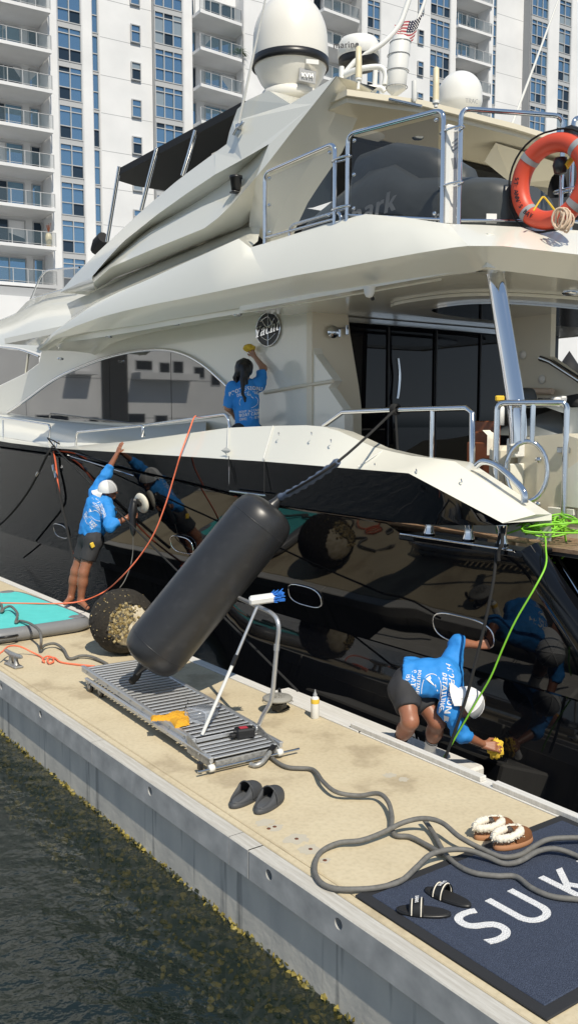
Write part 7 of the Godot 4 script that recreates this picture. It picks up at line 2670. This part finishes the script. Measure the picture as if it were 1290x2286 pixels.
# a hand: palm, four bent fingers of different lengths, a thumb at the side
func hand(st: SurfaceTool, wrist: Vector3, dirv: Vector3, palm: Vector3, thumb: Vector3, curl: float, size := 1.0, spread := 0.12):
	dirv = dirv.normalized()
	palm = (palm - dirv * palm.dot(dirv)).normalized()
	thumb = (thumb - dirv * thumb.dot(dirv) - palm * thumb.dot(palm)).normalized()
	var b := []
	var k0 := wrist + dirv * 0.02 * size
	for s in [-0.028, -0.009, 0.01, 0.028]:
		b.append(bone(wrist - thumb * s * 0.5 * size, wrist + dirv * 0.085 * size - thumb * s * size, 0.02 * size, 0.014 * size))
	var lens := [0.07, 0.08, 0.075, 0.058]
	var offs := [-0.03, -0.01, 0.011, 0.03]
	for i in 4:
		var p: Vector3 = wrist + dirv * 0.088 * size - thumb * offs[i] * size
		var ang := 0.0
		var fan: Vector3 = (dirv - thumb * offs[i] * spread * 30.0 * 0.2).normalized()
		for j in 3:
			ang += curl * [0.5, 0.9, 0.6][j]
			var q: Vector3 = p + (fan * cos(ang) + palm * sin(ang)) * lens[i] * [0.45, 0.32, 0.26][j] * size
			b.append(bone(p, q, 0.0095 * size, 0.0082 * size))
			p = q
	var t0 := wrist + dirv * 0.025 * size + thumb * 0.025 * size
	var t1 := t0 + (dirv * 0.6 + thumb * 0.75 + palm * 0.25).normalized() * 0.042 * size
	var t2 := t1 + (dirv * 0.85 + thumb * 0.35 + palm * (0.2 + curl * 0.5)).normalized() * 0.036 * size
	b.append(bone(t0, t1, 0.014 * size, 0.011 * size))
	b.append(bone(t1, t2, 0.011 * size, 0.009 * size))
	surface(st, field(b, 0.0048, 0.006))

# a head seen with its face towards "face" and its crown towards "up"
func head(st: SurfaceTool, c: Vector3, face: Vector3, up: Vector3):
	up = up.normalized()
	face = (face - up * face.dot(up)).normalized()
	var r := face.cross(up)
	var b := [
		bone(c + up * 0.025 - face * 0.012, c + up * 0.02 + face * 0.012, 0.09, 0.085, false, r, 1.12),
		bone(c - up * 0.03 + face * 0.035, c - up * 0.075 + face * 0.055, 0.062, 0.04, false, r, 1.05),
		bone(c + up * 0.012 + face * 0.088, c - up * 0.022 + face * 0.112, 0.009, 0.014),
		bone(c + up * 0.03 + face * 0.085 - r * 0.035, c + up * 0.03 + face * 0.085 + r * 0.035, 0.012, 0.012),
		bone(c - up * 0.052 + face * 0.092 - r * 0.018, c - up * 0.052 + face * 0.092 + r * 0.018, 0.007, 0.007),
		bone(c - up * 0.1 - face * 0.02, c - up * 0.02 - face * 0.02, 0.052, 0.055)]
	for s in [-1.0, 1.0]:
		b.append(bone(c + up * 0.02 + r * s * 0.083 - face * 0.005, c - up * 0.025 + r * s * 0.08 + face * 0.002, 0.016, 0.012, false, r, 1.6))
	surface(st, field(b, 0.0065, 0.015))

func cap(parent: Node, c: Vector3, face: Vector3, up: Vector3):
	# trucker cap: white crown and peak, grey mesh panels behind; the peak points along face
	up = up.normalized()
	face = (face - up * face.dot(up)).normalized()
	var r := face.cross(up)
	var B := Basis(r, up, face)
	var st := S(true)
	var mesh_ := S(true)
	for half in 2:
		var rows := []
		for i in 10:
			var t := PI / 2 * i / 9.0
			var row := []
			for k in 17:
				var a: float = lerpf(-0.35, PI + 0.35, k / 16.0) if half == 0 else lerpf(PI + 0.35, TAU - 0.35, k / 16.0)
				row.append(c + B * Vector3(cos(a) * cos(t) * 0.114, 0.018 + sin(t) * 0.13, sin(a) * cos(t) * 0.125))
			rows.append(row)
		skin(st if half == 0 else mesh_, rows)
	var brim := []
	for i in 5:
		var row := []
		for k in 13:
			var a: float = lerpf(0.35, PI - 0.35, k / 12.0)
			var q := 1.0 + i * 0.17
			row.append(c + B * Vector3(cos(a) * 0.112 * minf(q, 1.12), 0.022 - 0.012 * i * absf(cos(a)) - 0.004 * i, sin(a) * 0.122 * q))
		brim.append(row)
	skin(st, brim, true, 2)
	var o := part("cap", st, M.cap_white, parent)
	part("cap_mesh", mesh_, M.cap_mesh, o)
	st = S(true)
	for k in 3:
		var a := TAU * k / 6 + 0.3
		var seam := []
		for i in 13:
			var t := PI * i / 12.0
			seam.append(c + B * Vector3(cos(a) * cos(t) * 0.115, 0.018 + sin(t) * 0.131, sin(a) * cos(t) * 0.126))
		tube(st, seam, 0.004, 5, false)
	part("cap_seams", st, M.cap_white, o)

func two(a: Vector3, b: Vector3, t: float) -> Vector3:
	return a.lerp(b, t)

# j holds the joints; sleeve: how far along the forearm the sleeve reaches
func dress(o: Node3D, j: Dictionary, w: Dictionary):
	var front: Vector3 = w.front
	var skin_ := S(true)
	var b := [
		bone(j.hip, j.chest, 0.115, 0.125, false, front, 1.3), bone(j.chest, j.neck, 0.11, 0.055), bone(j.neck, j.head, 0.052, 0.05),
		bone(j.hl, j.hr, 0.1, 0.1), bone(j.sl, j.sr, 0.06, 0.06), 
		bone(j.sl, j.el, 0.05, 0.04), bone(j.el, j.wl, 0.041, 0.026), bone(j.sr, j.er, 0.05, 0.04), bone(j.er, j.wr, 0.041, 0.026),
		bone(j.hl, j.kl, 0.085, 0.056), bone(j.kl, two(j.kl, j.al, 0.35), 0.054, 0.055), bone(two(j.kl, j.al, 0.3), j.al, 0.055, 0.034), bone(j.al, j.tl, 0.036, 0.026),
		bone(j.hr, j.kr, 0.085, 0.056), bone(j.kr, two(j.kr, j.ar, 0.35), 0.054, 0.055), bone(two(j.kr, j.ar, 0.3), j.ar, 0.055, 0.034), bone(j.ar, j.tr, 0.036, 0.026)]
	var bulk: float = w.get("bulk", 1.0)
	for q in b:
		q[2] *= lerpf(1.0, bulk, 0.7)
		q[3] *= lerpf(1.0, bulk, 0.7)
	surface(skin_, field(b, 0.0135, 0.035))
	head(skin_, j.head, w.face, w.up)
	hand(skin_, j.wl, w.hand_l[0], w.hand_l[1], w.hand_l[2], w.hand_l[3])
	hand(skin_, j.wr, w.hand_r[0], w.hand_r[1], w.hand_r[2], w.hand_r[3])
	part("body", skin_, w.skin, o)
	# shirt
	var s := [bone(two(j.chest, j.hip, 0.3), j.hem, 0.148, w.hem_r, true, front, 1.22), bone(two(j.hip, j.chest, 0.4), j.chest, 0.14, 0.15, false, front, 1.25), bone(j.chest, two(j.chest, j.neck, 0.8), 0.13, 0.075, false, front, 1.1), bone(j.sl, j.sr, 0.078, 0.078)]
	for k in [["sl", "el", "wl", w.sleeve_l], ["sr", "er", "wr", w.sleeve_r]]:
		if k[3] <= 0.0:
			s.append(bone(j[k[0]], two(j[k[0]], j[k[1]], 1.0 + k[3]), 0.07, 0.066, true))
		else:
			s.append(bone(j[k[0]], j[k[1]], 0.068, 0.056))
			s.append(bone(j[k[1]], two(j[k[1]], j[k[2]], k[3]), 0.055, 0.047, true))
	for q in s:
		q[2] *= bulk
		q[3] *= bulk
	var f := field(s, 0.0125, 0.04)
	wrinkle(f, 0.02, 6.0, 12, Vector3(1, 0.7, 1))
	wrinkle(f, 0.009, 15.0, 13)
	var st := S(true)
	surface(st, f)
	var sh := part("shirt", st, M.shirt_blue, o)
	if w.has("print"): shirt_print(sh, f, w.print[0], w.print[1], w.print[2], w.print[3])
	# shorts
	var p := [bone(j.hl, j.hr, 0.118, 0.118), bone(two(j.hip, j.chest, 0.25), j.hip, 0.118, 0.12, false, front, 1.15), bone(j.hl, two(j.hl, j.kl, w.legs), 0.105, 0.092, true), bone(j.hr, two(j.hr, j.kr, w.legs), 0.105, 0.092, true)]
	for q in p:
		q[2] *= lerpf(1.0, bulk, 0.6)
		q[3] *= lerpf(1.0, bulk, 0.6)
	var g := field(p, 0.0125, 0.03)
	wrinkle(g, 0.012, 7.0, 22, Vector3(1, 0.6, 1))
	st = S(true)
	surface(st, g)
	part("shorts", st, M.shorts, o)

func cloth_lump(called: String, label: String, c: Vector3, s: Vector3, m: Material, seed_: int) -> Node3D:
	var o := thing(called, label, "cloth", c)
	var n := FastNoiseLite.new()
	n.seed = seed_
	n.frequency = 2.0
	var rows := []
	for i in 15:
		var t := PI * i / 14.0
		var row := []
		for k in 25:
			var a := TAU * k / 24
			var d := Vector3(sin(t) * cos(a), cos(t), sin(t) * sin(a))
			row.append(d * s * (1.0 + n.get_noise_3dv(d * 1.3) * 0.6 + n.get_noise_3dv(d * 3.5) * 0.25))
		rows.append(row)
	var st := S(true)
	skin(st, rows)
	part("folds", st, m, o)
	return o

func make_people():
	# ---- man polishing the topside, barefoot at the dock edge
	var o := thing("person", "person in blue shirt, dark shorts and white cap reaching up the hull, holding a polisher", "person", Vector3(4.643, 0, -11.084))
	var P0: Vector3 = -o.position
	var jA := {
		"hip": Vector3(4.75, 0.965, -10.939), "chest": Vector3(4.838, 1.331, -10.896), "neck": Vector3(4.918, 1.434, -10.851), "head": Vector3(4.937, 1.509, -10.822),
		"sl": Vector3(4.877, 1.491, -11.06), "el": Vector3(4.995, 1.729, -10.98), "wl": Vector3(5.122, 1.976, -10.919),
		"sr": Vector3(4.881, 1.277, -10.685), "er": Vector3(4.821, 1.093, -10.508), "wr": Vector3(5.012, 1.199, -10.433),
		"hl": Vector3(4.754, 0.889, -11.051), "kl": Vector3(4.612, 0.472, -11.127), "al": Vector3(4.574, 0.11, -11.221), "tl": Vector3(4.445, 0.074, -11.099),
		"hr": Vector3(4.741, 0.89, -10.838), "kr": Vector3(4.596, 0.494, -10.844), "ar": Vector3(4.578, 0.118, -10.91), "tr": Vector3(4.595, 0.057, -10.742),
		"hem": Vector3(4.744, 0.936, -10.94)}
	for k in jA: jA[k] += P0
	dress(o, jA, {"front": Vector3(0.75, -0.45, -0.3).normalized(), "face": Vector3(0.8, -0.35, 0.5), "up": Vector3(-0.2, 0.9, 0.2), "skin": M.skin, "bulk": 1.2, "hem_r": 0.142, "sleeve_l": 0.42, "sleeve_r": 0.55, "legs": 0.62,
		"hand_l": [Vector3(0.35, 0.9, 0.1), Vector3(0.9, -0.3, -0.1), Vector3(0.3, 0.1, 0.9), 0.1], "hand_r": [Vector3(0.8, 0.25, 0.45), Vector3(0.4, 0.1, -0.9), Vector3(0, 1, 0), 0.85],
		"print": [Vector3(4.666, 1.285, -10.742) + P0, Vector3(4.845, 1.229, -10.606) - Vector3(4.867, 1.55, -11.062), Vector3(4.936, 1.434, -10.838) - Vector3(4.748, 0.979, -10.918) + Vector3(0.15, 0, 0.1), 0.82]})
	cap(o, jA.head, Vector3(-0.75, -0.1, -0.6), Vector3(-0.15, 0.95, 0.25))
	var st := S()
	box(st, Vector3(4.667, 0.852, -10.713) + P0, Vector3(0.05, 0.07, 0.02), 0.008, Basis(Vector3(0, 0, 1), 0.4))
	part("yellow_patch", st, M.yellow, o)
	# polisher in the hand, pad against the hull
	var pc: Vector3 = Vector3(5.215, 1.383, -10.388)
	var hp: Vector3 = Vector3(5.051, 1.237, -10.36)
	var pn := thing("polisher", "black machine polisher with a white wool pad held against the hull", "polisher", hp)
	var dn := Vector3(-1, -0.25, 0.15).normalized()
	var f := Transform3D(rot_to(dn), pc - hp)
	st = S(true)
	lathe(st, [Vector2(0.0, 0.0), Vector2(0.118, 0.0), Vector2(0.132, 0.018), Vector2(0.122, 0.04), Vector2(0.06, 0.042), Vector2(0.0, 0.042)], f, 28)
	var pd := part("wool_pad", st, M.wool, pn)
	st = S()
	fuzzy_disc(st, f, 0.125, 0.036, 18)
	part("wool_tufts", st, M.wool, pd)
	st = S(true)
	var nb: Vector3 = pc - hp + dn * 0.09
	tube(st, [pc - hp + dn * 0.04, nb], [0.03, 0.035], 12)
	var up0: Vector3 = Vector3(5.097, 1.411, -10.398) - hp
	var dw: Vector3 = Vector3(5.038, 1.018, -10.318) - hp
	tube(st, [nb, up0 * 0.7 + nb * 0.3, up0], [0.04, 0.056, 0.052], 12)
	tube(st, [up0 + Vector3(0, 0.02, 0), up0 * 0.3, Vector3.ZERO, dw * 0.8, dw, dw * 1.15], [0.036, 0.058, 0.044, 0.038, 0.03, 0.014], 14)
	part("housing", st, M.black_plastic, pn)
	rope("polisher_lead", "thin grey lead hanging from the polisher to the dock", "cable", [Vector3(5.036, 0.984, -10.315), Vector3(5.041, 0.761, -10.346), Vector3(4.976, 0.575, -10.308), Vector3(4.87, 0.437, -10.244), Vector3(4.778, 0.379, -10.179)], 0.006, M.power_cord, 6)
	# ---- woman wiping the cabin side
	o = thing("person", "person with long dark hair in a blue shirt wiping the cabin side with a cloth", "person", Vector3(5.9, 1.53, -9.06))
	P0 = -o.position
	var jB := {
		"hip": Vector3(5.935, 2.322, -9.09), "chest": Vector3(5.941, 2.716, -9.134), "neck": Vector3(5.94, 2.862, -9.152), "head": Vector3(5.951, 3, -9.186),
		"sl": Vector3(5.801, 2.778, -9.217), "el": Vector3(5.771, 2.559, -9.261), "wl": Vector3(5.919, 2.481, -9.368),
		"sr": Vector3(6.094, 2.822, -9.098), "er": Vector3(6.227, 3.03, -9.189), "wr": Vector3(6.223, 3.189, -9.385),
		"hl": Vector3(5.846, 2.27, -9.098), "kl": Vector3(5.855, 1.903, -9.096), "al": Vector3(5.858, 1.57, -9.103), "tl": Vector3(5.961, 1.547, -9.224),
		"hr": Vector3(6.015, 2.269, -9.088), "kr": Vector3(6.011, 1.899, -9.083), "ar": Vector3(6.002, 1.565, -9.073), "tr": Vector3(6.107, 1.542, -9.193),
		"hem": Vector3(5.924, 2.128, -9.074)}
	for k in jB: jB[k] += P0
	dress(o, jB, {"front": Vector3(0.85, 0, -0.5).normalized(), "face": Vector3(0.8, 0.15, -0.6), "up": Vector3(0, 1, 0), "skin": M.skin_tan, "hem_r": 0.155, "sleeve_l": -0.02, "sleeve_r": -0.25, "legs": 0.6,
		"hand_l": [Vector3(0.6, -0.3, -0.5), Vector3(0, 0, 1), Vector3(0, 1, 0), 0.5], "hand_r": [Vector3(-0.2, 0.75, -0.5), Vector3(0.85, 0.1, -0.5), Vector3(-0.6, 0.2, -0.5), 0.45],
		"print": [Vector3(5.732, 2.623, -8.777) + P0, Vector3(0.81, 0.12, 0.58), Vector3(0, 1, 0), 1.0]})
	# hair: a cap of it and long locks down the back
	var hb := [bone(jB.head + Vector3(0, 0.03, 0), jB.head + Vector3(-0.02, 0.0, 0.02), 0.108, 0.105)]
	var r := RandomNumberGenerator.new()
	r.seed = 77
	for k in 16:
		var a: Vector3 = jB.head + Vector3(r.randf_range(-0.09, 0.02), r.randf_range(-0.05, 0.03), r.randf_range(-0.04, 0.1))
		var p := a
		for i in 4:
			var q: Vector3 = p + Vector3(r.randf_range(-0.03, 0.012), -0.085, r.randf_range(-0.035, 0.045))
			hb.append(bone(p, q, 0.03 - i * 0.004, 0.028 - i * 0.005))
			p = q
	st = S(true)
	var hf := field(hb, 0.0085, 0.012)
	wrinkle(hf, 0.008, 22.0, 5, Vector3(1, 0.3, 1))
	surface(st, hf)
	part("hair", st, M.hair, o)
	cloth_lump("wiping_cloth", "yellow cloth in the dark haired person's raised hand", Vector3(6.206, 3.284, -9.458), Vector3(0.06, 0.045, 0.08), M.yellow, 3)
	# ---- man bending to wipe the lower hull
	o = thing("person", "person in blue shirt and white cap bending over between dock and hull, wiping it", "person", Vector3(4.8, -0.2, -5.0))
	P0 = -o.position
	var jC := {
		"hip": Vector3(4.745, 0.434, -5.037), "chest": Vector3(4.935, 0.457, -4.879), "neck": Vector3(4.954, 0.375, -4.769), "head": Vector3(4.964, 0.296, -4.666),
		"sl": Vector3(5.092, 0.541, -4.925), "el": Vector3(5.169, 0.684, -4.937), "wl": Vector3(5.322, 0.653, -4.872),
		"sr": Vector3(4.873, 0.269, -4.728), "er": Vector3(4.963, 0.063, -4.687), "wr": Vector3(5.186, -0.063, -4.672),
		"hl": Vector3(4.833, 0.35, -5.063), "kl": Vector3(4.853, 0.133, -4.837), "al": Vector3(4.963, -0.179, -5.029), "tl": Vector3(4.981, -0.247, -4.909),
		"hr": Vector3(4.686, 0.368, -5.022), "kr": Vector3(4.601, 0.182, -4.863), "ar": Vector3(4.685, -0.108, -5.113), "tr": Vector3(4.717, -0.196, -4.981),
		"hem": Vector3(4.717, 0.47, -5.087)}
	for k in jC: jC[k] += P0
	dress(o, jC, {"front": Vector3(0.3, -0.85, -0.1).normalized(), "face": Vector3(0.55, -0.6, 0.55), "up": Vector3(0.55, 0.35, 0.75), "skin": M.skin, "bulk": 1.1, "hem_r": 0.138, "sleeve_l": 0.12, "sleeve_r": 0.3, "legs": 0.62,
		"hand_l": [Vector3(0.8, 0.1, 0.5), Vector3(0.6, -0.2, -0.7), Vector3(0, 1, 0), 0.3], "hand_r": [Vector3(0.75, -0.15, 0.6), Vector3(0.6, -0.6, -0.4), Vector3(0, 1, 0), 0.5],
		"print": [Vector3(4.671, 0.547, -4.708) + P0, Vector3(4.793, 0.255, -4.709) - Vector3(5.056, 0.574, -4.93), Vector3(4.943, 0.424, -4.745) - Vector3(4.744, 0.498, -5.022), 0.95]})
	cap(o, jC.head, Vector3(-0.5, 0.62, -0.4), Vector3(0.5, 0.5, 0.7))
	for k in [["al", "kl", "tl"], ["ar", "kr", "tr"]]:
		var sk := S(true)
		var bb := [bone(jC[k[0]], two(jC[k[0]], jC[k[1]], 0.52), 0.043, 0.052, true), bone(jC[k[0]], jC[k[2]], 0.043, 0.034)]
		surface(sk, field(bb, 0.011, 0.02))
		var so := part("sock", sk, M.sock, o)
		for t in [0.4, 0.45]:
			var s2 := S(true)
			var c: Vector3 = two(jC[k[0]], jC[k[1]], t)
			var bs := rot_to(jC[k[1]] - jC[k[0]])
			var rg := []
			for q in 20: rg.append(c + bs * Vector3(cos(TAU * q / 20) * 0.051, 0, sin(TAU * q / 20) * 0.051))
			tube(s2, rg, 0.004, 5, false, true)
			part("sock_stripe", s2, M.ink, so)
	cloth_lump("wiping_cloth", "yellow cloth pressed to the lower hull by the bending person", Vector3(5.3, -0.115, -4.647), Vector3(0.05, 0.075, 0.06), M.yellow, 8)
